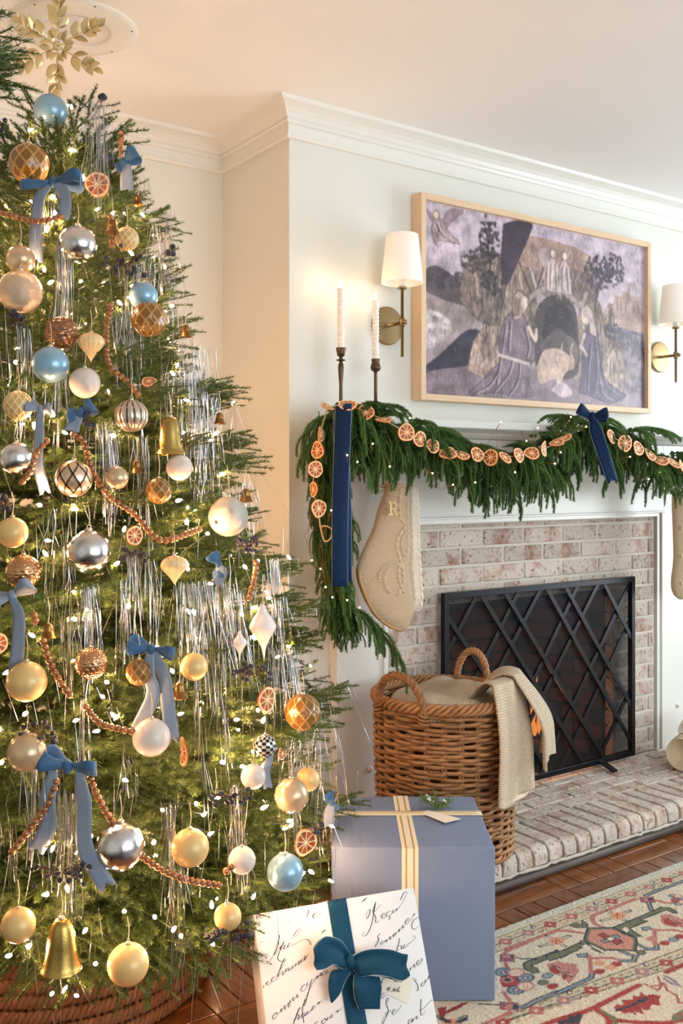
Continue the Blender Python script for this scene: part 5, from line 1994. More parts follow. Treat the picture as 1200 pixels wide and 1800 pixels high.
G = dict(b='glass balls on the tree', s='little bells on the tree', d='drop ornaments on the tree')
ORN = [
    ('amber', 'glass_ball', 'amber honeycomb glass ball near the tree top, above the double blue bow', 51, 288, 35, 'b'),
    ('silver', 'glass_ball', 'silver mercury glass ball below the uppermost double blue bow', 137, 429, 33, 'b'),
    ('lattice', 'glass_ball', 'small cream lattice ball hanging below the uppermost orange slice', 223, 420, 21, 'b'),
    ('sheer', 'glass_ball', 'sheer champagne glass ball touching the big crackled ball at the left edge', 36, 456, 25, 'b'),
    ('crackle', 'glass_ball', 'large crackled champagne glass ball at the left edge of the upper tree', 36, 513, 38, 'b'),
    ('blue', 'glass_ball', 'pale blue ball half hidden behind tinsel above an amber ball', 252, 520, 25, 'b'),
    ('amber', 'glass_ball', 'amber honeycomb ball behind silver tinsel on the upper right', 262, 561, 31, 'b'),
    ('cone', 'glass_ball', 'brown glass pine cone ball just above the bright blue ball', 108, 585, 27, 'b'),
    ('onion', 'drop_ornament', 'cream onion-shaped drop beside the long tinsel cascade, upper tree', 160, 606, 23, 'd'),
    ('blue', 'glass_ball', 'light blue satin ball beside the long tinsel cascade', 89, 641, 32, 'b'),
    ('sparkle', 'glass_ball', 'frosted white ball below the cream onion-shaped drop', 149, 673, 27, 'b'),
    ('lattice', 'glass_ball', 'cream lattice ball at left, below the light blue satin ball', 32, 713, 26, 'b'),
    ('melon', 'glass_ball', 'ribbed silver melon ball left of the large gold bell', 231, 731, 28, 'b'),
    ('silver', 'glass_ball', 'speckled mercury glass ball at the left edge beside the narrow ribbon tail', 29, 806, 29, 'b'),
    ('trellis', 'glass_ball', 'dark trellis patterned ball in the middle of the tree', 130, 841, 32, 'b'),
    ('sheer', 'glass_ball', 'sheer champagne ball right of the dark trellis ball', 206, 840, 20, 'b'),
    ('sparkle', 'glass_ball', 'frosted white ball under the rim of the large gold bell', 315, 822, 23, 'b'),
    ('amber', 'glass_ball', 'small amber honeycomb ball left below the large gold bell', 279, 863, 23, 'b'),
    ('silvercrackle', 'glass_ball', 'large crackled silver ball on the right side of the tree', 401, 908, 35, 'b'),
    ('cream', 'glass_ball', 'matte cream ball at the left edge above the hammered copper ball', 22, 936, 27, 'b'),
    ('silver', 'glass_ball', 'large silver mercury ball at the centre of the tree', 156, 970, 38, 'b'),
    ('hammered', 'glass_ball', 'hammered copper ball at the left edge above a pale blue bow', 41, 1005, 30, 'b'),
    ('onion', 'drop_ornament', 'pale frosted onion drop left of the half-hidden blue bow', 306, 998, 23, 'd'),
    ('finial', 'drop_ornament', 'white spindle finial hanging among tinsel on the right side', 462, 1105, 25, 'd'),
    ('finial', 'drop_ornament', 'small silver pointed drop left of the white spindle finial', 421, 1132, 13, 'd'),
    ('amber', 'glass_ball', 'amber ball below the blue bow in the middle of the lower tree', 244, 1182, 23, 'b'),
    ('cream', 'glass_ball', 'plump matte gold ball under a grey ribbon tail at the left edge', 47, 1198, 35, 'b'),
    ('hammered', 'glass_ball', 'copper textured ball half covered by a short tinsel bunch', 160, 1166, 28, 'b'),
    ('cream', 'glass_ball', 'cream ball behind the dense tinsel curtain above the middle bell', 341, 1172, 24, 'b'),
    ('sparkle', 'glass_ball', 'frosted white ball at the end of the copper bead swag, lower tree', 266, 1296, 33, 'b'),
    ('amber', 'glass_ball', 'big amber honeycomb ball at the far right branch tips', 532, 1252, 32, 'b'),
    ('sheer', 'glass_ball', 'pale sheer ball topped by navy berries at the left edge', 47, 1322, 34, 'b'),
    ('checker', 'glass_ball', 'black and white checked ball on the right below the amber ball', 466, 1311, 20, 'b'),
    ('cream', 'glass_ball', 'cream ball at the lower right, the higher of an overlapping pair', 541, 1370, 21, 'b'),
    ('sheer', 'glass_ball', 'sheer gold ball at the lower right, the lower of an overlapping pair', 512, 1398, 30, 'b'),
    ('sparkle', 'glass_ball', 'clear white frosted ball left of the overlapping gold pair', 445, 1365, 22, 'b'),
    ('silver', 'glass_ball', 'mottled mercury ball crossed by copper beads, lower tree', 212, 1487, 42, 'b'),
    ('cream', 'glass_ball', 'matte gold ball right of the mercury ball crossed by beads', 334, 1490, 33, 'b'),
    ('blue', 'glass_ball', 'light blue satin ball at the lower right beside the gifts', 501, 1533, 32, 'b'),
    ('sparkle', 'glass_ball', 'glittery white ball left of the lower right blue ball', 425, 1512, 24, 'b'),
    ('cream', 'glass_ball', 'matte cream ball left of the big gold bell at the bottom', 32, 1626, 30, 'b'),
    ('cream', 'glass_ball', 'cream ball hanging lowest, in front of the woven collar', 225, 1695, 36, 'b'),
    ('cream', 'glass_ball', 'cream ball behind berries beside the white script gift', 400, 1612, 24, 'b'),
    ('gold', 'bell_ornament', 'large antique gold bell on the right of the middle tree', 299, 766, 27, 's'),
    ('gold', 'bell_ornament', 'big shiny gold bell hanging at the bottom left of the tree', 108, 1659, 36, 's'),
    ('smallbell', 'bell_ornament', 'tiny brass bell right of the uppermost orange slice', 243, 352, 10, 's'),
    ('smallbell', 'bell_ornament', 'small brass bell under a light, above the cream lattice ball', 197, 397, 14, 's'),
    ('smallbell', 'bell_ornament', 'tiny copper bell on the outermost upper right branch', 326, 581, 12, 's'),
    ('smallbell', 'bell_ornament', 'tiny brass bell at right tip, right of the large gold bell', 386, 735, 11, 's'),
    ('smallbell', 'bell_ornament', 'small grey bell in tinsel above the sheer champagne ball', 240, 820, 12, 's'),
    ('smallbell', 'bell_ornament', 'small brass bell above the crackled silver ball, amid tinsel', 432, 870, 13, 's'),
    ('smallbell', 'bell_ornament', 'small copper bell above the bead swag at lower left', 85, 1108, 14, 's'),
    ('smallbell', 'bell_ornament', 'small brass bell below the dense tinsel curtain', 315, 1213, 15, 's'),
]
for kind, nm_, lab, x, y, r, g in ORN:
    ornament(kind, nm_, lab, x, y, r, cat={'b': 'ball', 's': 'bell', 'd': 'ornament'}[g], group=G[g], k=1.0)
# the ball that crowns the tree
ornament('blue', 'glass_ball', 'light blue pearl ball at the very top of the tree', 89, 195, 29, cat='ball', group=G['b'], k=1.0, string=0, push=.03)

# orange slices on the tree
for x, y, rx, ry, fx, lab in ((175, 329, 22, 22, 1, 'round dried orange slice beside the uppermost double blue bow'),
                              (215, 258, 8, 22, -1, 'dried orange slice seen edge-on high on the right of the tree'),
                              (240, 940, 12, 17, 1, 'dried orange slice above berries in the middle of the tree'),
                              (1, 1128, 14, 20, 1, 'dried orange slice cut by the left edge of the picture'),
                              (325, 1316, 10, 25, -1, 'dried orange slice seen edge-on right of a frosted white ball'),
                              (470, 1226, 13, 23, 1, 'dried orange slice left of the big amber ball at right'),
                              (537, 1475, 19, 23, 1, 'dried orange slice above the lower right blue ball'),
                              (265, 672, 13, 9, 1, 'small dried orange slice half hidden in the upper tree'),
                              (497, 1320, 7, 11, 1, 'tiny dried orange slice near the black and white checked ball')):
    p = on_tree(x, y, 1.0) - FV * .02
    rr = max(rx, ry)
    o = bpy.data.objects.new('orange_slice', random.choice(OR))
    COL.objects.link(o)
    o.matrix_world = mat_of(face_axes(slice_normal(rx, ry, rr, fx), random.uniform(0, 6)), p, rr / F * depth_of(p))
    tag(o, lab, 'orange slice', 'dried orange slices on the tree')

# bows on the tree: tails traced in pixels from the knot
def tbow(lab, x, y, size, wd, loops, tails, m=M_sky, tm=M_skyback, k=1.0, lift=.5):
    p = on_tree(x, y, k) - FV * .03
    s = depth_of(p) / F
    bow('velvet_bow', lab, p, CAMF, size * s, wd * s, m, [[((a - x) * s, (y - b) * s, .006 + .008 * math.sin(i)) for i, (a, b) in enumerate(tl)] for tl in tails], loops, group='blue velvet bows on the tree', tm=tm, lift=lift)


tbow('dusty blue velvet bow curling on the upper right side of the tree', 222, 296, 30, 24, ((1.05, 38), (.5, 215)), [[(222, 296), (228, 312), (230, 345)]])
tbow('double dusty blue velvet bow high on the tree above a silver ball', 100, 328, 55, 24, ((.95, 186), (1.0, 2)), [[(96, 332), (78, 360), (73, 420), (72, 470)], [(106, 330), (122, 350), (124, 372), (118, 392)]])
tbow('pale blue ribbon bow at left with a long narrow tail', 80, 722, 38, 20, ((.7, 160), (.5, 5)), [[(80, 722), (80, 770), (78, 820), (90, 870)]], m=M_skyback)
tbow('blue velvet bow half hidden by berries in the upper middle', 150, 728, 30, 26, ((.9, 30), (.8, 190)), [[(150, 730), (140, 745), (136, 760)]])
tbow('small blue velvet bow on the right above the tinsel curtain', 388, 990, 26, 20, ((.9, 125), (.9, 265)), [[(388, 990), (394, 1006), (384, 1022)]])
tbow('pale blue-grey bow at the left edge with a wide tail', 32, 1043, 46, 26, ((.9, 30), (1.0, 195)), [[(32, 1045), (46, 1080), (44, 1140), (36, 1202)]], m=M_skyback)
tbow('blue velvet bow with grey tails in the middle of the lower tree', 272, 1136, 44, 26, ((.95, 165), (.95, -12)), [[(272, 1136), (268, 1175), (276, 1215), (248, 1275)], [(276, 1138), (296, 1185), (302, 1230), (310, 1300)]])
tbow('blue velvet bow with two long grey tails at lower left', 128, 1338, 52, 32, ((.95, 155), (1.0, -3)), [[(104, 1345), (95, 1390), (96, 1440), (72, 1486)], [(148, 1345), (158, 1400), (162, 1480), (200, 1550)]])
tbow('small blue velvet bow at the right edge of the tree by the gift', 583, 1402, 22, 20, ((.8, 120), (.7, 300)), [[(583, 1402), (578, 1425), (580, 1440)]])
tbow('narrow grey-blue ribbon bow beside the black and white checked ball', 478, 1318, 20, 16, ((.7, 70), (.6, 250)), [[(478, 1318), (470, 1345), (474, 1375)]], m=M_skyback)

# navy berry picks
def berries(lab, x, y, spreadx, spready, n, r=5.0, k=1.02, seed=0):
    rgn = np.random.default_rng(seed)
    p = on_tree(x, y, k) - FV * .02
    s = depth_of(p) / F
    t = thing('berry_pick', lab, 'berries', p, 'navy berry picks on the tree', CAMF)
    st, be = MB(), []
    for i in range(n):
        q = np.array([rgn.uniform(-1, 1) * spreadx * s, rgn.uniform(-1, 1) * spready * s, rgn.uniform(-.01, .02)])
        be.append(q)
        st.tube(smoothpath([(q[0] * .3, -spready * s * .3, -.012), q * .6 + np.array([0, .004, 0]), q], 6), .0009, 4)
    st.tube(smoothpath([(-spreadx * s * .8, -spready * s * .5, -.02), (0, -spready * s * .2, -.012), (spreadx * s * .6, spready * s * .3, 0)], 8), .0014, 5)
    st.build('twig', M_twig, t)
    me = omesh_berry()
    for q in be:
        piece('berry', me, t, q, (r * s * rgn.uniform(.8, 1.15),) * 3)


def omesh_berry():
    if 'berry' not in OMESH:
        me = MB().ball((0, 0, 0), 1.0, 10).mesh('berry')
        me.materials.append(OM['berry'])
        OMESH['berry'] = me
    return OMESH['berry']


for i, (lab, x, y, a, b_, n) in enumerate((
        ('navy berry pick at the top left edge beside the amber ball', 14, 228, 10, 16, 8),
        ('pair of navy berries on the topmost right twig', 181, 178, 6, 4, 3),
        ('navy berries below the curling blue bow near the top', 192, 284, 14, 5, 6),
        ('long navy berry spray below the cream lattice ball', 222, 462, 34, 26, 17),
        ('few navy berries on the outer right, beside the tinsel fall', 303, 446, 6, 9, 5),
        ('navy berry cluster under the big crackled champagne ball', 36, 562, 18, 14, 12),
        ('navy berry cluster on the blue bow in the upper middle', 153, 738, 18, 12, 11),
        ('navy berry cluster at the left edge above a cream ball', 12, 885, 14, 14, 9),
        ('dark berry spray under an orange slice in the middle', 236, 972, 26, 14, 13),
        ('navy berry spray on the right below the crackled silver ball', 438, 956, 22, 12, 12),
        ('dark berry spray below the white spindle finial', 446, 1180, 32, 18, 16),
        ('navy berries over the pale sheer ball at lower left', 72, 1284, 34, 24, 15),
        ('navy berry spray in the lower middle right', 408, 1392, 34, 14, 15),
        ('navy berry spray above the big gold bell at the bottom', 112, 1528, 50, 18, 20),
        ('navy berry spray reaching over the corner of the script gift', 405, 1630, 42, 14, 20),
        ('dark berry pair above the orange slice near the blue gift', 558, 1452, 8, 8, 5))):
    berries(lab, x, y, a, b_, n, seed=40 + i)

# copper bead garland
bg = thing('bead_garland', 'garland of round copper wooden beads swagged around the tree', 'garland', (TX, TY, 1.1))
sw = [[(0, 375), (40, 387), (75, 391), (112, 383)], [(196, 380), (200, 440)], [(198, 535), (190, 580), (193, 640), (222, 668), (250, 700)], [(128, 762), (150, 778), (160, 815), (180, 855), (205, 882)],
      [(205, 882), (240, 905), (268, 938), (290, 950), (325, 940), (352, 930)], [(88, 772), (66, 800), (56, 830), (40, 850)], [(452, 985), (447, 1020), (438, 1052)], [(78, 1120), (92, 1165), (118, 1210), (132, 1225)],
      [(150, 1236), (178, 1268), (210, 1278), (242, 1284)], [(104, 1365), (88, 1410), (55, 1455), (18, 1502)], [(160, 1360), (176, 1400), (200, 1440), (240, 1490), (282, 1522), (330, 1542), (390, 1552)], [(62, 1075), (68, 1100)], [(395, 1530), (430, 1500)]]
bdm = MB().ball((0, 0, 0), .0072, 10).mesh('bead')
bdm.materials.append(OM['copper'])
nbead = 0
th2 = MB()
for q in sw:
    p3 = np.array([on_tree(x, y, 1.01) - FV * .012 for x, y in smoothpath([(a, b_, 0) for a, b_ in q], 30)[:, :2]])
    p3[1:-1] = (p3[:-2] + p3[1:-1] * 2 + p3[2:]) / 4
    cum = np.concatenate([[0], np.cumsum(np.linalg.norm(np.diff(p3, axis=0), axis=1))])
    th2.tube(p3, .0012, 4)
    for d in np.arange(.006, cum[-1], .0128):
        if nbead >= 296:
            break
        nbead += 1
        c = np.array([np.interp(d, cum, p3[:, j]) for j in range(3)])
        piece('bead', bdm, bg, Vector(c) - bg.location, (1, 1, 1.0), (random.uniform(0, 3), 0, random.uniform(0, 3)))
th2.build('thread', M_twine, bg, world=True)

# ---------------------------------------------------------------- tinsel
M_tinsel = mat('silver_tinsel', (186, 188, 192), rough=.3, metal=1.0)
tn = MB()


def strand(p, L, wd=.0010, drift=0.0):
    n = max(4, int(L / .03))
    s = np.linspace(0, 1, n)
    a = random.uniform(0, 2 * PI)
    out = np.array([p[0] - TX, p[1] - TY, 0])
    out = out / (np.linalg.norm(out) + 1e-6)
    c = p + np.outer(s * L, (0, 0, -1)) + np.outer(s ** 1.5 * L * random.uniform(0, .10), out) + np.outer(np.sin(s * random.uniform(2, 6) + a) * L * .018, (math.cos(a), math.sin(a), 0)) + np.outer(s * drift, RV)
    tw_ = a + s * random.uniform(-5, 5)
    wv = np.stack([np.cos(tw_), np.sin(tw_), .2 * np.sin(tw_ * 2)], 1) * wd / 2
    P = np.stack([c - wv, c + wv], 1)
    tn.grid(P)


tb_ = [(176, 190, 20, 190, 60), (150, 180, 14, 120, 16), (78, 335, 5, 140, 10), (98, 330, 6, 100, 10), (292, 376, 12, 220, 66), (276, 400, 12, 140, 30), (255, 318, 12, 70, 16), (116, 432, 14, 310, 80), (110, 640, 14, 170, 34), (240, 470, 30, 190, 70), (215, 545, 24, 120, 40), (40, 575, 34, 190, 40), (50, 600, 14, 210, 16), (320, 545, 14, 200, 34), (352, 615, 22, 170, 50), (340, 660, 45, 190, 110), (190, 745, 26, 170, 40), (200, 760, 12, 180, 26), (255, 770, 22, 190, 40), (365, 700, 24, 200, 60), (425, 850, 26, 90, 50), (395, 860, 14, 60, 20), (410, 706, 4, 90, 10), (360, 1025, 55, 210, 170), (420, 1040, 26, 150, 60), (160, 1030, 22, 180, 60), (240, 970, 20, 160, 44), (268, 985, 14, 150, 30), (220, 1020, 16, 160, 30), (485, 985, 9, 170, 54), (505, 1135, 34, 150, 80), (520, 1160, 20, 160, 40), (470, 1010, 10, 90, 20), (75, 1340, 38, 170, 50), (120, 1390, 26, 200, 44), (300, 1410, 16, 180, 34), (320, 1500, 16, 120, 20), (415, 1380, 14, 180, 40), (515, 1300, 14, 180, 34), (555, 1250, 28, 200, 44), (580, 1210, 10, 200, 14), (130, 1080, 16, 140, 20), (150, 1230, 10, 180, 26), (90, 900, 30, 160, 24), (120, 960, 20, 180, 20), (300, 1160, 10, 120, 14), (390, 1215, 14, 150, 20), (230, 1330, 12, 100, 12), (20, 1450, 14, 150, 12), (350, 1240, 12, 140, 12), (310, 1560, 16, 170, 16), (60, 1620, 20, 130, 10), (330, 1640, 20, 110, 10), (125, 1430, 10, 200, 20), (455, 1540, 10, 60, 6)]
for x, y, hw, ln, n in tb_:
    for _ in range(int(n * .62)):
        p = on_tree(x + random.gauss(0, hw * .5), y + random.uniform(-6, 6), 1.0) - FV * random.uniform(.0, .035)
        strand(p, ln / F * depth_of(p) * random.uniform(.45, 1.1), drift=random.gauss(0, .012))
for _ in range(800):
    z_ = random.uniform(.25, 2.0) ** 1.0
    z_ = 2.02 - 1.75 * math.sqrt(random.random())
    a = random.uniform(-PI, 0.25) if random.random() < .85 else random.uniform(0, PI)
    r = RAD(z_) * random.uniform(.82, 1.04)
    p = np.array([TX + r * math.cos(a), TY + r * math.sin(a), z_])
    if p[1] > YB - .05 or (p[0] > XC - .05 and p[1] > YW - .05):
        continue
    strand(p, random.uniform(.06, .22), drift=random.gauss(0, .025))
o = tn.build('tinsel', M_tinsel, None, smooth=False)
tag(o, 'silver tinsel strands hanging in bunches all over the tree', 'tinsel', None, 'stuff')

# ---------------------------------------------------------------- gold snowflake topper
tp = at_depth(102, 82, 2.37)
top = thing('tree_topper', 'pale gold leafy snowflake topper standing above the tree', 'topper', tp, None, CAMF)
lm = MB()
s = np.linspace(0, 1, 9)
hw = np.sin(s * PI) ** .8 * .29 * (1 - .25 * s)
P = np.stack([np.stack([s, w_ * hw, .18 * np.abs(w_) * hw / .29 + .10 * s * s], 1) for w_ in (-1, 0, 1)], 1)
lm.grid(P)
leafme = lm.mesh('leaf', smooth=True)
leafme.materials.append(OM['palegold'])
u_ = 2.37 / F
for i in range(6):
    a = math.radians(88 + 60 * i)
    d = np.array([math.cos(a), math.sin(a), 0])
    q = np.array([-math.sin(a), math.cos(a), 0])
    arm = MB().tube(smoothpath([(0, 0, 0), tuple(d * 40 * u_ + np.array([0, 0, .006])), tuple(d * 76 * u_ + np.array([0, 0, .002]))], 10), np.linspace(.0022, .001, 10), 6).build('arm', OM['palegold'], top)
    for t, sd, ln in ((.16, 1, 18), (.16, -1, 18), (.42, 1, 25), (.42, -1, 25), (.66, 1, 23), (.66, -1, 23), (.86, 1, 18), (.86, -1, 18), (.97, 0, 20)):
        b_ = d * 76 * u_ * t + np.array([0, 0, .003])
        an = a + sd * random.uniform(.55, .85)
        dd = np.array([math.cos(an), math.sin(an), random.uniform(-.1, .35)])
        dd /= np.linalg.norm(dd)
        nn = np.cross(dd, np.cross((0, 0, 1), dd))
        nn = nn / np.linalg.norm(nn)
        roll = random.uniform(-.5, .5)
        sdv = np.cross(nn, dd)
        ax_ = np.array([dd, sdv * math.cos(roll) + nn * math.sin(roll), -sdv * math.sin(roll) + nn * math.cos(roll)])
        o = bpy.data.objects.new('leaf', leafme)
        COL.objects.link(o)
        o.parent = arm
        o.matrix_local = mat_of(ax_, b_, ln * u_ * random.uniform(1.05, 1.3))
        sl = o.modifiers.new('thickness', 'SOLIDIFY')
        sl.thickness = .0007 / (ln * u_)
hub = MB()
for k in range(6):
    a = math.radians(58 + 60 * k)
    hub.ball((math.cos(a) * .006, math.sin(a) * .006, .006), (.006, .006, .003), 8)
hub.build('hub', OM['palegold'], top)
MB().tube(smoothpath([(0, 0, -.002), (.002, -.09, -.002), (.006, -.20, -.03)], 10), .0022, 6).build('stem', OM['palegold'], top)

# ---------------------------------------------------------------- second evergreen at the left edge, only its dark branch tips in frame
M_dark = M_fir
t2 = at_depth(-480, 842, 1.50)
second = thing('second_evergreen', 'dark evergreen beside the camera, only branch tips at the upper left edge', 'tree', (t2[0], t2[1], 0))
MB().tube([(0, 0, 0), (.01, 0, 1.1), (0, .01, 2.2)], [.03, .022, .006], 10).build('trunk', M_bark, second)
MB().lathe([(0, 0), (.12, 0), (.14, .05), (.15, .22), (.135, .22), (.12, .06), (0, .05)], 28).build('pot', M_sea, second)
bare = branch_mesh(.44, 991)
for (x, y, ln) in ((24, 58, .21), (18, 98, .20), (14, 118, .22), (6, 140, .20)):
    tip = at_depth(x, y, 1.50)
    d0 = RV * .86 + UP * random.uniform(.1, .3) + FV * random.uniform(-.1, .1)
    d0 /= np.linalg.norm(d0)
    b_ = tip - d0 * ln
    az_, el_ = math.atan2(d0[1], d0[0]), math.asin(d0[2])
    put_branch(second, Vector(b_) - second.location, az_, el_, ln, random.uniform(-.5, .5))
    rt = MB().tube(smoothpath([(0, 0, b_[2] - .05), tuple((b_ - np.array([t2[0], t2[1], 0])) * np.array([.6, .6, 1]) - UP * .02), tuple(b_ - np.array([t2[0], t2[1], 0]))], 8), .006, 5).build('limb', M_bark, second)
for k in range(26):
    z_ = .35 + k * .07
    put_branch(second, (0, 0, z_), k * 2.4, .2, max(.12, .25 - .10 * z_ / 2), 0)

# ---------------------------------------------------------------- rug, its motifs traced from the photograph onto the floor plane
RZ = 0.012
xs = np.concatenate([np.arange(-.36, -.16, .01), np.arange(-.16, 1.42, .003), np.arange(1.42, 2.4, .02)])
ys = np.concatenate([np.arange(-2.3, -1.30, .02), np.arange(-1.30, -.6599, .003), [-.66]])
rp = Painter(xs, ys, (222, 208, 184))
ca = lambda x, y: on_z(870 + x / 6.667, 1540 + y / 6.667, RZ)[:2]
cb_ = lambda x, y: on_z(1020 + x / 6.667, 1560 + y / 6.667, RZ)[:2]
cc = lambda x, y: on_z(760 + x / 5.4545, 1660 + y / 5.4545, RZ)[:2]
cd_ = lambda x, y: on_z(980 + x / 5.4545, 1660 + y / 5.4545, RZ)[:2]
pp = lambda f, pts: [f(*q) for q in pts]
NAVY, TEAL, GREEN, SAGE, PINK, ROSE, RED, PEACH, OLIVE, SLATE = (44, 52, 70), (62, 88, 102), (112, 116, 84), (130, 142, 112), (196, 132, 120), (176, 96, 92), (164, 56, 54), (222, 160, 122), (132, 126, 92), (140, 152, 160)
P0 = lambda pts, w_, c, f, **k: rp.line(pp(f, pts), w_, c, **k)
# selvage and guard stripes
rp.poly([(-.4, -.66), (2.4, -.66), (2.4, -.686), (-.4, -.686)], (206, 206, 190))
rp.line([(-.4, -.697), (2.4, -.690)], .0045, OLIVE)
rp.poly([(-.4, -.697), (2.4, -.690), (2.4, -.765), (-.4, -.748)], (208, 196, 168))
rp.line([(-.4, -.748), (.2, -.752), (.77, -.761), (2.4, -.77)], .0045, OLIVE)
lo1 = [(-.4, -.94), (.016, -.985), (.222, -.994), (.60, -1.021), (2.4, -1.13)]
lo2 = [(-.4, -.955), (-.05, -.998), (.528, -1.072), (2.4, -1.24)]
rp.poly(lo1 + lo2[::-1], (206, 194, 164))
rp.line(lo1, .005, OLIVE)
rp.line(lo2, .005, OLIVE)


def guard(fx, a, b_, n, ph):
    pts = [np.array(a) + (np.array(b_) - np.array(a)) * t for t in np.linspace(0, 1, 200)]
    rp.line([a, b_], .004, NAVY)
    for i in range(n):
        t = (i + ph) / n
        p = np.array(a) + (np.array(b_) - np.array(a)) * t
        c = (ROSE, (160, 128, 136), RED)[i % 3]
        for k in range(8):
            an = k * PI / 4
            rr = .013 if k % 2 else .018
            rp.blob(p[0] + rr * math.cos(an), p[1] + rr * .85 * math.sin(an), .0065, .006, c if k % 2 else (c if i % 3 else ROSE), .95)
        rp.blob(p[0], p[1], .011, .010, PINK if i % 3 != 2 else RED)
        rp.blob(p[0], p[1], .0045, .004, (232, 216, 196))
        for dx, dy, c2 in ((.03, .012, GREEN), (-.03, -.012, PINK), (.034, -.016, PINK), (-.028, .016, OLIVE)):
            rp.blob(p[0] + dx, p[1] + dy, .008, .004, c2, .7)
        if i % 3 == 1:
            for q in (0, 1):
                s_ = .010 - .004 * q
                x_, y_ = p[0] + .038, p[1] + .017
                rp.poly([(x_ - s_, y_), (x_, y_ + s_), (x_ + s_, y_), (x_, y_ - s_)], NAVY if q == 0 else (226, 214, 190))
            for k in range(4):
                rp.blob(p[0] + .03 + k * .008, p[1] - .012 - .004 * (k % 2), .003, .003, NAVY)


guard(None, (-.3, -.722), (2.3, -.728), 30, .235)
guard(None, (-.28, -.99), (.02, -1.0), 3, .4)
guard(None, (.02, -.992 - .012), (2.3, -1.19), 26, .45)
# main border motif: lattice of pink and navy stems
for f, pts in ((ca, [(130, 880), (140, 850), (420, 750), (720, 640), (860, 640), (1030, 670)]), (cb_, [(640, 135), (330, 260), (150, 325), (135, 380), (170, 430), (260, 470)]), (cb_, [(880, 150), (980, 175), (1060, 185)])):
    rp.line(pp(f, pts), .013, ROSE)
    rp.line(pp(f, pts), .005, PINK)
for f, pts in ((cb_, [(830, 265), (800, 180), (765, 95), (880, 40), (1010, 0), (1300, -110)]), (cc, [(800, 600), (880, 600), (1010, 530), (1200, 455)]), (cd_, [(0, 465), (320, 320), (330, 270)]), (cb_, [(470, 745), (640, 810), (620, 860), (470, 860)]), (cb_, [(660, 665), (790, 725), (890, 720), (890, 670)])):
    rp.line(pp(f, pts), .015, NAVY)
    rp.line(pp(f, pts), .006, SLATE)
for f, pts in ((cd_, [(305, 110), (320, 270)]), (cd_, [(300, 135), (520, 130), (580, 150)]), (cb_, [(870, 490), (870, 670)]), (cb_, [(850, 500), (1100, 500), (1200, 520)]), (cc, [(690, 80), (780, 30), (900, -10)]), (cc, [(700, 180), (720, 240)]), (cc, [(680, 460), (740, 540)]), (cc, [(740, 650), (620, 710), (490, 764)])):
    rp.line(pp(f, pts), .013, PINK)
    rp.line(pp(f, pts), .004, ROSE)
# corner blocks
for f, q in ((cb_, [(690, 110), (860, 110), (880, 180), (710, 175)]), (cc, [(640, 90), (790, 95), (785, 170), (640, 165)]), (cc, [(640, 545), (825, 560), (820, 640), (640, 625)])):
    rp.poly(pp(f, q), (142, 88, 100))
    for k in range(5):
        t = rg.uniform(.15, .85, 2)
        a_, b_, c_, d_ = [np.array(x) for x in pp(f, q)]
        m_ = (a_ * (1 - t[0]) + b_ * t[0]) * (1 - t[1]) + (d_ * (1 - t[0]) + c_ * t[0]) * t[1]
        rp.blob(m_[0], m_[1], .008, .007, NAVY if k % 2 else PINK)
# the long green stem and the central shield
stem = [(-30, 640), (0, 600)]
g1 = pp(cc, [(870, 190), (890, 170), (1200, 55), (1200, 100), (940, 205), (1000, 230), (1020, 268), (960, 275), (880, 235)])
g2 = pp(ca, [(590, 933), (820, 860), (1030, 760), (1100, 790), (1010, 840), (840, 925), (800, 945), (640, 990)])
g3 = pp(cb_, [(370, 475), (680, 345), (950, 230), (1040, 235), (1110, 265), (1130, 300), (1090, 300), (1000, 265), (700, 380), (790, 395), (570, 480), (720, 575), (640, 575), (500, 525)])
for g in (g1, g2, g3):
    rp.poly(g, GREEN)
    rp.line(list(g) + [g[0]], .005, NAVY)
    c_ = np.mean(g, 0)
sh = pp(cb_, [(85, 475), (380, 470), (520, 540), (650, 590), (660, 640), (640, 745), (440, 735), (280, 735), (60, 630), (40, 610)])
rp.poly(sh, GREEN)
rp.line(list(sh) + [sh[0]], .006, NAVY)
c_ = np.mean(sh, 0)
rp.poly([c_ + (np.array(q) - c_) * .86 for q in sh], (206, 142, 122))
for f, q, c in ((cb_, [(200, 555), (260, 530), (340, 570), (280, 600)], RED), (cb_, [(360, 630), (440, 605), (500, 640), (420, 670)], RED), (cb_, [(340, 570), (420, 550), (470, 580), (390, 605)], SLATE), (cb_, [(230, 625), (300, 600), (350, 635), (270, 650)], SLATE), (cb_, [(310, 600), (355, 580), (400, 602), (345, 625)], (230, 216, 196)),
                (ca, [(870, 580), (930, 540), (1010, 570), (1020, 515), (1080, 560), (1085, 605), (930, 605)], GREEN), (cb_, [(0, 620), (60, 630), (140, 700), (270, 775), (180, 745), (0, 660)], GREEN), (cb_, [(640, 740), (740, 735), (770, 775), (680, 800)], GREEN), (cb_, [(710, 470), (800, 455), (830, 485), (740, 510)], SLATE), (cd_, [(180, 95), (290, 85), (270, 125), (200, 125)], SLATE),
                (cb_, [(480, 490), (530, 465), (580, 495), (540, 520)], (230, 216, 196)), (ca, [(1000, 830), (1060, 800), (1130, 830), (1100, 870)], (230, 216, 196))):
    rp.poly(pp(f, q), c)
    if c != (230, 216, 196):
        rp.line(pp(f, q) + [f(*q[0])], .0035, NAVY)
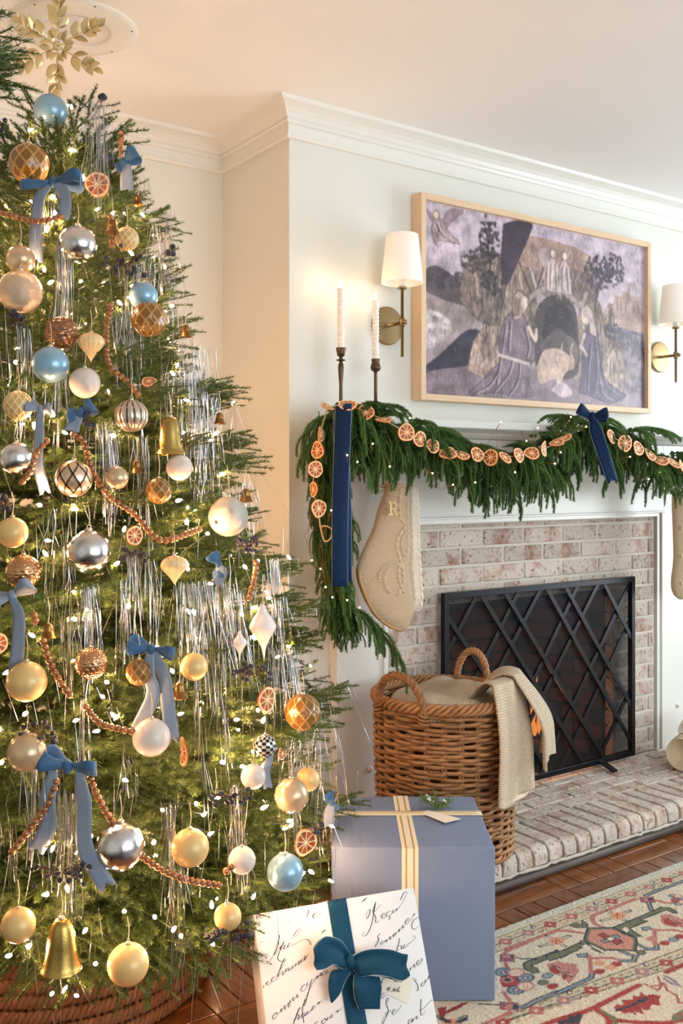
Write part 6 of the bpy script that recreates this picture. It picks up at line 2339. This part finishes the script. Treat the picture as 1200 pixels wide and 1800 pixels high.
# little cross flowers
for f, x, y in ((ca, 715, 760), (cb_, 430, 330), (cc, 170, 750)):
    for a_, b_ in (((-190, 60), (-60, 30)), ((150, -60), (60, -20)), ((-110, -60), (-60, -30)), ((100, 60), (60, 40))):
        P0([(x + a_[0], y + a_[1]), (x + b_[0], y + b_[1])], .012, NAVY, f)
        P0([(x + a_[0] * .95, y + a_[1] * .95), (x + b_[0], y + b_[1])], .005, (226, 214, 190), f)
    rp.poly(pp(f, [(x - 95, y - 10), (x - 60, y - 40), (x + 70, y - 40), (x + 105, y + 5), (x + 60, y + 45), (x - 50, y + 45)]), PEACH)
    P0([(x, y - 35), (x, y + 35)], .003, RED, f)
    P0([(x - 50, y + 10), (x, y - 15), (x + 60, y + 10)], .003, RED, f)
# rosette by the gift, flower groups
for f, x, y in ((cc, 740, 340), (cb_, 1110, 140)):
    s_ = 1.0 if f is cc else .55
    rp.poly(pp(f, [(x - 100 * s_, y), (x - 60 * s_, y - 60 * s_), (x + 60 * s_, y - 50 * s_), (x + 110 * s_, y + 10 * s_), (x + 50 * s_, y + 75 * s_), (x - 70 * s_, y + 70 * s_)]), RED)
    p = f(x - 20 * s_, y)
    rp.blob(p[0], p[1], .016 * s_, .014 * s_, PINK)
    rp.blob(p[0], p[1], .009 * s_, .008 * s_, NAVY)
    for dx, dy, c in ((150, -20, SLATE), (60, 95, SLATE), (-60, -75, SLATE), (60, -70, PEACH), (150, 60, PEACH)):
        p = f(x + dx * s_, y + dy * s_)
        rp.blob(p[0], p[1], .026 * s_, .020 * s_, NAVY if c == SLATE else ROSE)
        rp.blob(p[0], p[1], .020 * s_, .015 * s_, c if c == SLATE else (226, 204, 180))
        rp.blob(p[0], p[1], .009 * s_, .007 * s_, NAVY if c == SLATE else PEACH)
        rp.blob(p[0], p[1], .005 * s_, .004 * s_, (230, 216, 196))
for f, q in ((cd_, [(-110, 190), (-20, 170), (180, 185), (200, 260), (160, 330), (100, 380), (60, 300), (-60, 270)]), (cb_, [(930, 320), (1030, 310), (1200, 370), (1300, 420), (1200, 470), (1060, 460), (950, 420)]), (cc, [(1110, 190), (1220, 160), (1330, 230), (1240, 300), (1120, 260)])):
    rp.poly(pp(f, q), PINK)
    q = np.array(q, float)
    c_ = q.mean(0)
    rp.poly(pp(f, (c_ + (q - c_) * .6 + np.array([-30, 15])).tolist()), RED)
    P0([tuple(c_ + np.array([-60, -30])), tuple(c_ + np.array([70, 50]))], .006, NAVY, f)
    P0([tuple(c_ + np.array([-60, -34])), tuple(c_ + np.array([70, 46]))], .002, (226, 214, 190), f)
for f, x, y, c in ((cc, 1060, 365, GREEN), (cc, 1100, 300, SLATE), (cc, 1150, 400, RED), (cd_, 400, 260, RED), (cd_, 560, 190, RED), (cb_, 985, 650, RED), (cb_, 1160, 575, RED), (cb_, 1090, 610, SLATE), (cd_, 500, 220, PEACH), (cd_, 400, 180, PEACH), (cb_, 830, 600, PINK)):
    p = f(x, y)
    rp.blob(p[0], p[1], .017, .012, NAVY if c in (GREEN, SLATE) else c)
    rp.blob(p[0], p[1], .013, .009, c)
P0([(800, 125), (860, 140), (930, 135), (990, 145)], .006, NAVY, cc)
# inner field: red frame line, jagged leaf, vines
P0([(-300, 830), (0, 725), (200, 665), (370, 600), (420, 570), (780, 390)], .016, RED, cd_)
rp.poly(pp(cd_, [(0, 700), (200, 640), (230, 690), (210, 764), (0, 830)]), (150, 44, 46))
P0([(30, 750), (120, 740), (140, 700), (180, 740), (210, 680)], .014, NAVY, cd_)
P0([(370, 620), (480, 690), (500, 764)], .018, RED, cd_)
P0([(380, 640), (560, 730), (760, 750), (1060, 755), (1200, 720), (1320, 660)], .016, RED, cd_)
P0([(420, 640), (530, 700), (560, 764)], .010, GREEN, cd_)
P0([(1040, 270), (1180, 205), (1320, 140)], .016, RED, cd_)
lf = [(530, 610), (560, 575), (640, 580), (610, 530), (720, 530), (720, 490), (790, 500), (790, 455), (850, 490), (900, 480), (990, 490), (970, 530), (990, 585), (900, 580), (870, 635), (800, 620), (830, 670), (740, 640), (760, 685), (690, 650), (640, 670), (600, 640)]
rp.poly(pp(cd_, lf), RED)
P0([(560, 635), (700, 590), (790, 545), (860, 515)], .007, NAVY, cd_)
p = cd_(800, 540)
rp.blob(p[0], p[1], .012, .008, NAVY)
P0([(830, 380), (960, 440), (1010, 370), (1050, 440), (1140, 490), (1160, 560), (1210, 560)], .007, ROSE, cd_)
P0([(960, 310), (990, 390), (900, 400), (1040, 380)], .006, ROSE, cd_)
P0([(1020, 300), (1100, 340), (1170, 400), (1080, 370), (1020, 330)], .009, (150, 134, 146), cd_)
rp.poly(pp(cd_, [(1090, 690), (1140, 650), (1200, 630), (1230, 680), (1160, 740), (1100, 730)]), GREEN)
P0([(1140, 690), (1220, 650)], .006, ROSE, cd_)
# beside the gifts
rp.poly(pp(cc, [(50, 610), (130, 595), (125, 640), (280, 560), (360, 560), (130, 665), (110, 700), (70, 700)]), (150, 44, 46))
P0([(80, 710), (150, 740)], .012, NAVY, cc)
P0([(250, 740), (310, 715)], .014, NAVY, cc)
P0([(440, 570), (640, 580)], .006, NAVY, cc)
nz = np.random.default_rng(3).normal(size=rp.X.shape)
rp.C = np.clip(rp.C * (1 + .07 * nz[..., None]), 0, 1)
P = np.stack([rp.X, rp.Y, RZ + .0008 * np.random.default_rng(4).normal(size=rp.X.shape)], -1)
P[:, -1, 2] = 0.002
P[0, :, 2] = P[-1, :, 2] = P[:, 0, 2] = 0.002
M_rug = mat('wool_rug', (222, 208, 184), rough=.95, attr='Col', sheen=.2, spec=.1, bump=.6, bscale=420)
rug = MB().grid(P, col=rp.C).build('rug', M_rug, None, colors=True)
tag(rug, 'cream oriental rug with red, pink and green floral borders in front of the hearth', 'rug')

# ---------------------------------------------------------------- blue gift box
M_blue = mat('blue_wrapping_paper', (122, 136, 164), rough=.55, vary=.04, vscale=8, spec=.35, bump=.12, bscale=14)
M_bluein = mat('paper_fold', (104, 116, 150), rough=.55)
M_rib = mat('cream_ribbon', (240, 226, 198), rough=.6, bump=.2, bscale=300)
M_gold = mat('gold_stripe', (196, 160, 96), rough=.45, metal=.2)
gz = .3785
FRc, FLc, BLc, BRc = np.array([.006, -.924]), np.array([-.3125, -.702]), np.array([-.082, -.412]), np.array([.240, -.640])
e1 = (FRc - FLc) / np.linalg.norm(FRc - FLc)
e1 = np.array([e1[0], e1[1], 0])
e2 = np.array([-e1[1], e1[0], 0])
gw, gd = .390, .372
blue = thing('gift_box', 'large blue-grey wrapped gift box with cream ribbon and juniper sprig', 'gift', (FLc[0], FLc[1], RZ + .001), 'gifts by the tree', np.array([e1, e2, UP]))
gh = gz - RZ
o = MB().span((0, 0, 0), (gw, gd, gh)).build('wrapped_box', M_blue, blue, smooth=True, bevel=.005, seg=3)
# folded paper flap on the right end
f_ = MB()
f_.grid([[(gw + .0015, .05, gh - .012), (gw + .0015, gd - .05, gh - .012)], [(gw + .010, .09, gh - .06), (gw + .010, gd - .09, gh - .06)], [(gw + .002, gd * .48, gh - .17), (gw + .002, gd * .52, gh - .17)]])
f_.build('end_flap', M_bluein, blue, solid=.0012)
ux, wd = .480 * gw, .040
for nm_, m_, off, hw_ in (('ribbon', M_rib, 0, wd / 2), ('gold_stripe', M_gold, -.0092, .0016), ('gold_stripe', M_gold, .0092, .0016)):
    zt = .0008 if nm_ == 'ribbon' else .0014
    xx = ux + off
    MB().span((xx - hw_, -.0005 - zt, .0), (xx + hw_, .001, gh + .0002)).span((xx - hw_, -.0005 - zt, gh - .001), (xx + hw_, gd + zt, gh + zt)).build(nm_, m_, blue, smooth=False)
vy = .62 * gd
for nm_, m_, off, hw_ in (('ribbon', M_rib, 0, wd / 2 * .82), ('gold_stripe', M_gold, -.0075, .0010), ('gold_stripe', M_gold, .0075, .0010)):
    zt = .0022 if nm_ == 'ribbon' else .0028
    k = 24
    xx = np.linspace(-.0012, gw + .0012, k)
    c = np.stack([xx, np.full(k, vy + off), gh + zt + .004 * np.sin(np.clip(xx / gw, 0, 1) * PI) * 0 + 0 * xx], 1)
    P = strip(c, np.tile((0, 1, 0), (k, 1)), hw_ * 2, 3)
    mb = MB().grid(P)
    for x_ in (-.0012 - zt * .3, gw + .0012 + zt * .3):
        mb.grid([[(x_, vy + off - hw_, gh + zt), (x_, vy + off + hw_, gh + zt)], [(x_, vy + off - hw_, .02), (x_, vy + off + hw_, .02)]])
    mb.build(nm_, m_, blue, solid=.0006)
loc = lambda p: np.array([(np.array(p) - np.array([FLc[0], FLc[1], RZ + .001])) @ q for q in (e1, e2, UP)])
tgp = [loc(on_z(x, y, gz + .006)) for x, y in ((742, 1429), (752, 1425), (808, 1439), (780, 1445))]
tg_ = thing('gift_tag', 'small cream paper tag lying on the blue gift box', 'tag', on_z(775, 1436, gz + .006), 'gift tags')
t0 = np.array(tg_.location)
tq = [on_z(x, y, gz + zz) - t0 for x, y, zz in ((738, 1428, .004), (752, 1424, .004), (810, 1439, .007), (782, 1446, .010))]
mb = MB()
mb.add(tq + [q - UP * .001 for q in tq], [(0, 3, 2, 1), (4, 5, 6, 7), (0, 1, 5, 4), (1, 2, 6, 5), (2, 3, 7, 6), (3, 0, 4, 7)])
M_tag = mat('tag_paper', (240, 232, 216), rough=.7)
mb.build('tag_card', M_tag, tg_, smooth=False)
juniper('juniper_sprig', 'green juniper sprig with pale berries lying on top of the blue gift', on_z(768, 1424, gz + .004), (RV, FV, UP), .060, 30, 12, spread=1.3, seed=21)

# ---------------------------------------------------------------- white script gift leaning on the blue one
M_paper = mat('white_script_paper', (228, 228, 228), rough=.5, spec=.3)
M_ink = mat('black_ink', (30, 28, 32), rough=.6)
BRw, BLw = np.array([-.2419, -1.0259, .012]), np.array([-.6114, -.9348, .012])
w1_ = np.array([.9709, -.2393, 0])
w2_ = np.array([.1041, .4223, .9004])
w3_ = np.cross(w1_, w2_)                # out of the front face
wth = .062
Wb, Hb = .3806, .3433
white = thing('gift_box', 'flat white gift box printed with black script, velvet bow, leaning on the blue gift', 'gift', BLw, 'gifts by the tree', np.array([w1_, w2_, w3_]))
MB().span((0, 0, -wth), (Wb, Hb, 0)).build('wrapped_box', M_paper, white, bevel=.003, seg=2)


def on_face(px, py, lift=.0006):
    r = ray(px, py)
    t = ((BLw - CAM) @ w3_ + lift) / (r @ w3_)
    p = CAM + r * t - BLw
    return np.array([p @ w1_, p @ w2_, lift])


zq = lambda q: (420 + q[0] / 3.333, 1540 + q[1] / 3.333)
INK = [
    # Mai
    [(146, 512), (168, 506), (196, 470), (222, 400), (236, 344), (226, 410), (206, 462), (222, 440), (262, 384), (240, 436), (226, 476), (236, 496), (262, 500), (278, 488)],
    [(268, 404), (252, 408), (240, 424), (246, 430), (262, 416), (272, 402), (262, 424), (272, 426), (292, 406)], [(296, 390), (284, 410), (290, 416), (316, 394)], [(306, 366), (340, 346), (360, 312), (340, 320), (316, 352)], [(292, 262), (296, 266)],
    # ie, stray marks at the top
    [(84, 258), (110, 236), (100, 252), (126, 222), (150, 208)], [(398, 204), (408, 200), (400, 230), (396, 240)], [(432, 232), (452, 224), (448, 214), (432, 232), (440, 246), (470, 226), (482, 206)], [(340, 170), (352, 178), (358, 166)], [(716, 156), (740, 130), (722, 152), (750, 126), (756, 112)], [(842, 98), (850, 88), (848, 104)],
    # rochain
    [(128, 664), (146, 640), (142, 656), (132, 670)], [(130, 640), (152, 634), (170, 616), (160, 632), (172, 638), (196, 616)], [(212, 590), (196, 596), (190, 616), (206, 614), (230, 596)], [(218, 588), (258, 520), (268, 486), (256, 500), (226, 590), (250, 560), (258, 566), (254, 580), (276, 566)],
    [(292, 536), (276, 546), (272, 560), (288, 550), (296, 538), (290, 554), (312, 540)], [(316, 522), (308, 540), (326, 530), (334, 512), (328, 528), (348, 498), (352, 506), (346, 520), (366, 498)], [(366, 488), (360, 506), (384, 470), (386, 480), (380, 496), (404, 460)], [(310, 412), (350, 384), (390, 370), (414, 384), (420, 404)], [(480, 344), (494, 318), (490, 332), (506, 312), (500, 326)],
    # omcyra
    [(214, 802), (196, 824), (206, 838), (224, 812), (214, 800), (232, 806)], [(236, 800), (248, 776), (246, 796), (266, 758), (268, 782), (288, 744), (290, 768), (304, 752)], [(300, 728), (296, 748), (316, 710), (318, 732), (340, 694), (340, 712), (352, 700)], [(388, 634), (370, 646), (362, 668), (378, 672), (400, 650)], [(402, 622), (396, 644), (420, 626), (426, 606), (414, 650), (396, 720), (380, 760), (384, 726), (424, 640), (446, 600), (456, 586)], [(444, 612), (462, 582), (458, 600), (478, 566), (476, 584), (490, 574)], [(508, 552), (488, 566), (486, 584), (504, 570), (516, 550), (508, 572), (530, 556)],
    # haier
    [(318, 850), (352, 790), (360, 770), (346, 786), (318, 867)], [(330, 840), (348, 812), (350, 826), (344, 840), (366, 822)], [(384, 800), (366, 812), (366, 830), (382, 816), (390, 800), (384, 820), (402, 806)], [(404, 790), (398, 810), (420, 790)], [(432, 772), (420, 790), (444, 770), (440, 758), (426, 772)], [(450, 752), (470, 736), (462, 752), (482, 730)], [(390, 720), (374, 760), (372, 800), (380, 860)],
    # our (bottom middle)
    [(500, 836), (484, 850), (490, 866), (508, 848), (500, 834), (516, 842)], [(520, 826), (512, 846), (534, 826), (544, 808), (536, 832), (556, 816)], [(560, 802), (580, 784), (574, 800), (606, 766)], [(462, 850), (440, 867)],
    # Recu
    [(744, 236), (750, 210), (768, 196), (762, 226), (748, 250), (744, 236)], [(800, 152), (790, 210), (776, 282), (756, 330), (736, 352), (724, 344), (730, 326)], [(798, 158), (784, 212), (810, 190), (830, 166)], [(786, 216), (800, 240), (800, 268), (812, 270), (820, 256)], [(836, 238), (856, 226), (848, 216), (834, 234), (842, 250), (866, 232)], [(890, 204), (870, 212), (862, 232), (880, 232), (900, 214)], [(906, 196), (898, 214), (916, 206), (926, 186), (920, 204), (946, 172), (970, 130), (984, 94), (966, 98), (944, 140)], [(880, 234), (884, 244), (876, 256)],
    # Somme
    [(826, 336), (812, 356), (818, 376), (804, 404), (796, 412), (804, 388), (826, 360)], [(846, 380), (832, 386), (830, 400), (846, 392), (850, 378), (860, 384)], [(866, 370), (862, 386), (884, 354), (884, 372), (904, 340), (904, 356), (914, 348)], [(916, 330), (914, 346), (938, 310), (936, 328), (960, 288), (958, 306), (970, 296)], [(976, 270), (996, 256), (992, 246), (974, 266), (980, 282), (1004, 262), (1030, 220), (1016, 232)], [(1050, 240), (1020, 262), (1012, 296), (1028, 312), (1056, 290)],
    # tre
    [(940, 364), (934, 400), (922, 440), (936, 428)], [(924, 412), (952, 408), (948, 428), (960, 416)], [(970, 400), (962, 424), (980, 412), (1000, 390)], [(990, 400), (1026, 370), (1032, 352), (1016, 352)], [(928, 450), (932, 468), (940, 452)],
    # mmen
    [(952, 590), (966, 564), (964, 584), (988, 546), (988, 566), (1000, 556)], [(1004, 534), (1002, 552), (1026, 516), (1026, 534), (1040, 524)], [(1044, 514), (1060, 502), (1054, 492), (1040, 510), (1050, 522), (1070, 504)], [(1072, 480), (1070, 500), (1094, 468)],
    # de
    [(1044, 610), (1030, 600), (1012, 600), (1030, 612), (1046, 640), (1050, 664), (1042, 672), (1036, 656)], [(1078, 622), (1066, 636), (1074, 646), (1090, 630)], [(1094, 606), (1088, 626), (1104, 606), (1112, 580), (1108, 604)],
    # le, fe
    [(806, 720), (824, 690), (818, 710), (810, 730), (826, 722)], [(832, 706), (848, 694), (840, 688), (830, 704), (840, 716), (856, 700)], [(866, 744), (878, 716), (866, 720), (862, 748), (874, 790), (852, 846), (838, 866), (846, 830), (874, 800)], [(850, 806), (872, 798), (890, 784)], [(900, 800), (918, 788), (910, 780), (896, 798), (908, 812), (940, 776), (950, 758)],
    # ant
    [(1010, 838), (994, 846), (992, 866), (1010, 850), (1016, 838), (1010, 858)], [(1020, 834), (1016, 852), (1040, 820), (1040, 838), (1054, 826)], [(1066, 720), (1064, 770), (1066, 812), (1078, 812), (1092, 790)], [(1050, 790), (1080, 776), (1112, 740), (1130, 724)],
]
ink = MB()
for st_ in INK:
    q = np.array([on_face(*zq(s_)) for s_ in st_])
    if len(q) < 2:
        continue
    q = q[(q[:, 0] > .001) & (q[:, 0] < Wb - .001) & (q[:, 1] < Hb - .002)]
    if len(q) < 2:
        continue
    c = smoothpath(q, 7 * len(q))
    tg = np.gradient(c, axis=0)
    L_ = np.linalg.norm(tg, axis=1)[:, None] + 1e-9
    tg = tg / L_
    # a pointed nib: thick on downstrokes, fine on upstrokes
    wd_ = .0007 + .0011 * np.clip(-tg[:, 1], 0, 1) ** 1.0
    wv = np.stack([-tg[:, 1], tg[:, 0], 0 * tg[:, 0]], 1)
    P = np.stack([c - wv * wd_[:, None] / 2, c + wv * wd_[:, None] / 2], 1)
    ink.grid(P)
ink.build('script_lettering', M_ink, white, smooth=False)['kind'] = 'stuff'
# ribbon band, bow, tag
k = 30
c = np.array([on_face(420 + (570 + (692 - 570) * t) / 3.333, 1540 + (130 + 740 * t) / 3.333, .0016) for t in np.linspace(0, 1, k)])
d = (c[-1] - c[0]) / np.linalg.norm(c[-1] - c[0])
lo_, hi_ = c[0] - d * (Hb - c[0][1] - .0005) / d[1] * 1.0, c[-1] + d * .08
ctop = c[0] + d * ((Hb - c[0][1]) / d[1])
cbot = c[0] + d * ((.0 - c[0][1]) / d[1])
c = np.linspace(ctop, cbot, k)
ribbon_part('velvet_band', strip(c, np.tile(np.array([d[1], -d[0], 0]), (k, 1)), .0445, 5), M_teal, white)
ctp = np.array([ctop + np.array([0, .0016, -s_]) for s_ in np.linspace(-.0016, wth, 4)])
ribbon_part('velvet_band', strip(ctp, np.tile((1, 0, 0), (4, 1)), .0445, 5), M_teal, white)
kp = on_face(420 + 640 / 3.333, 1540 + 500 / 3.333, .012)
kw = BLw + w1_ * kp[0] + w2_ * kp[1] + w3_ * kp[2]
fa = np.array([w1_, w2_, w3_])
sc_ = .00039


def fz(x, y, n=0.0):
    q = on_face(420 + x / 3.333, 1540 + y / 3.333, .0)
    return (q[0] - kp[0], q[1] - kp[1], n)


vb = thing('velvet_bow', 'wide teal velvet bow tied on the white script gift', 'bow', kw, None, fa)


def wide_loop(edge_top, edge_bot, out, ph):
    """a broad ribbon loop: top edge and bottom edge traced from knot to fold, returning behind"""
    n = 20
    a = smoothpath(edge_top, n)
    b_ = smoothpath(edge_bot, n)
    t = np.linspace(0, 1, n)
    front = []
    for w_ in np.linspace(0, 1, 9):
        q = a * (1 - w_) + b_ * w_
        q = q + np.outer(np.sin(t * PI * .55 + .05) * out * (1 + .25 * np.sin(w_ * 7 + ph) * t), (0, 0, 1)) + np.outer(.004 * np.sin(w_ * 9 + t * 3 + ph), (0, 0, 1))
        back = a[::-1] * (1 - w_) + b_[::-1] * w_
        back = back * np.array([.96, .96, 1]) + np.outer(np.linspace(out * .55, 0, n), (0, 0, 1)) - np.array([0, 0, .004])
        front.append(np.vstack([q, back[1:]]))
    P = np.stack(front, 1)
    ribbon_part('loop', P, M_teal, vb, .0012)


wide_loop([fz(642, 462), fz(590, 400), fz(545, 372), fz(470, 358), fz(425, 390), fz(398, 430)], [fz(642, 520), fz(600, 545), fz(560, 535), fz(520, 518), fz(460, 545), fz(413, 552)], .034, .3)
wide_loop([fz(648, 470), fz(700, 440), fz(760, 430), fz(840, 434), fz(900, 456), fz(935, 462)], [fz(648, 530), fz(690, 585), fz(760, 578), fz(830, 590), fz(900, 612), fz(942, 585)], .036, 1.7)
for l_, r_, n_ in (([fz(590, 545, .004), fz(520, 560, .012), fz(500, 640, .014), fz(522, 740, .006)], [fz(640, 560, .004), fz(600, 620, .012), fz(570, 690, .012), fz(530, 742, .006)], 0), ([fz(655, 580, .010), fz(640, 640, .02), fz(650, 710, .016), fz(682, 776, .008)], [fz(800, 590, .010), fz(805, 650, .02), fz(800, 710, .018), fz(806, 778, .008)], 1)):
    a, b_ = smoothpath(l_, 16), smoothpath(r_, 16)
    P = np.stack([a * (1 - w_) + b_ * w_ + np.outer(np.sin(np.linspace(0, PI, 16)) * .006 * math.sin(w_ * 6), (0, 0, 1)) for w_ in np.linspace(0, 1, 7)], 1)
    ribbon_part('tail', P, M_teal, vb, .0012)
MB().ball((0, 0, .012), (.011, .014, .010), 14).build('knot', M_teal, vb)
tq = [on_face(420 + x / 3.333, 1540 + y / 3.333, z_) for x, y, z_ in ((800, 660, .0025), (860, 590, .004), (1022, 600, .005), (992, 748, .003))]
tw_ = BLw + sum(a_ * b_ for a_, b_ in zip((w1_, w2_, w3_), np.mean(tq, 0)))
tg2 = thing('gift_tag', 'cream tag with a handwritten note tucked under the teal velvet bow', 'tag', tw_, 'gift tags', fa)
tc0 = np.mean(tq, 0)
tq = [q - tc0 for q in tq]
mb = MB().add(tq + [q - np.array([0, 0, .001]) for q in tq], [(0, 3, 2, 1), (4, 5, 6, 7), (0, 1, 5, 4), (1, 2, 6, 5), (2, 3, 7, 6), (3, 0, 4, 7)])
mb.build('tag_card', M_tag, tg2, smooth=False)
ink = MB()
for st_ in ([(826, 622), (838, 616), (832, 630), (842, 622)], [(908, 622), (918, 606), (916, 620), (930, 604), (928, 620), (944, 606), (944, 622), (966, 608)],
            [(872, 682), (876, 650), (868, 668), (890, 650), (880, 664), (896, 680)], [(900, 668), (910, 660), (904, 674), (900, 668)], [(914, 650), (910, 676), (922, 668), (914, 662)], [(922, 670), (932, 662), (926, 676), (936, 670)], [(938, 648), (934, 678), (942, 674)], [(930, 656), (946, 650)]):
    q = np.array([on_face(420 + x / 3.333, 1540 + y / 3.333, .0058) - tc0 for x, y in st_])
    ink.tube(smoothpath(q, 6 * len(q)), .00045, 4)
ink.build('handwriting', M_ink, tg2)
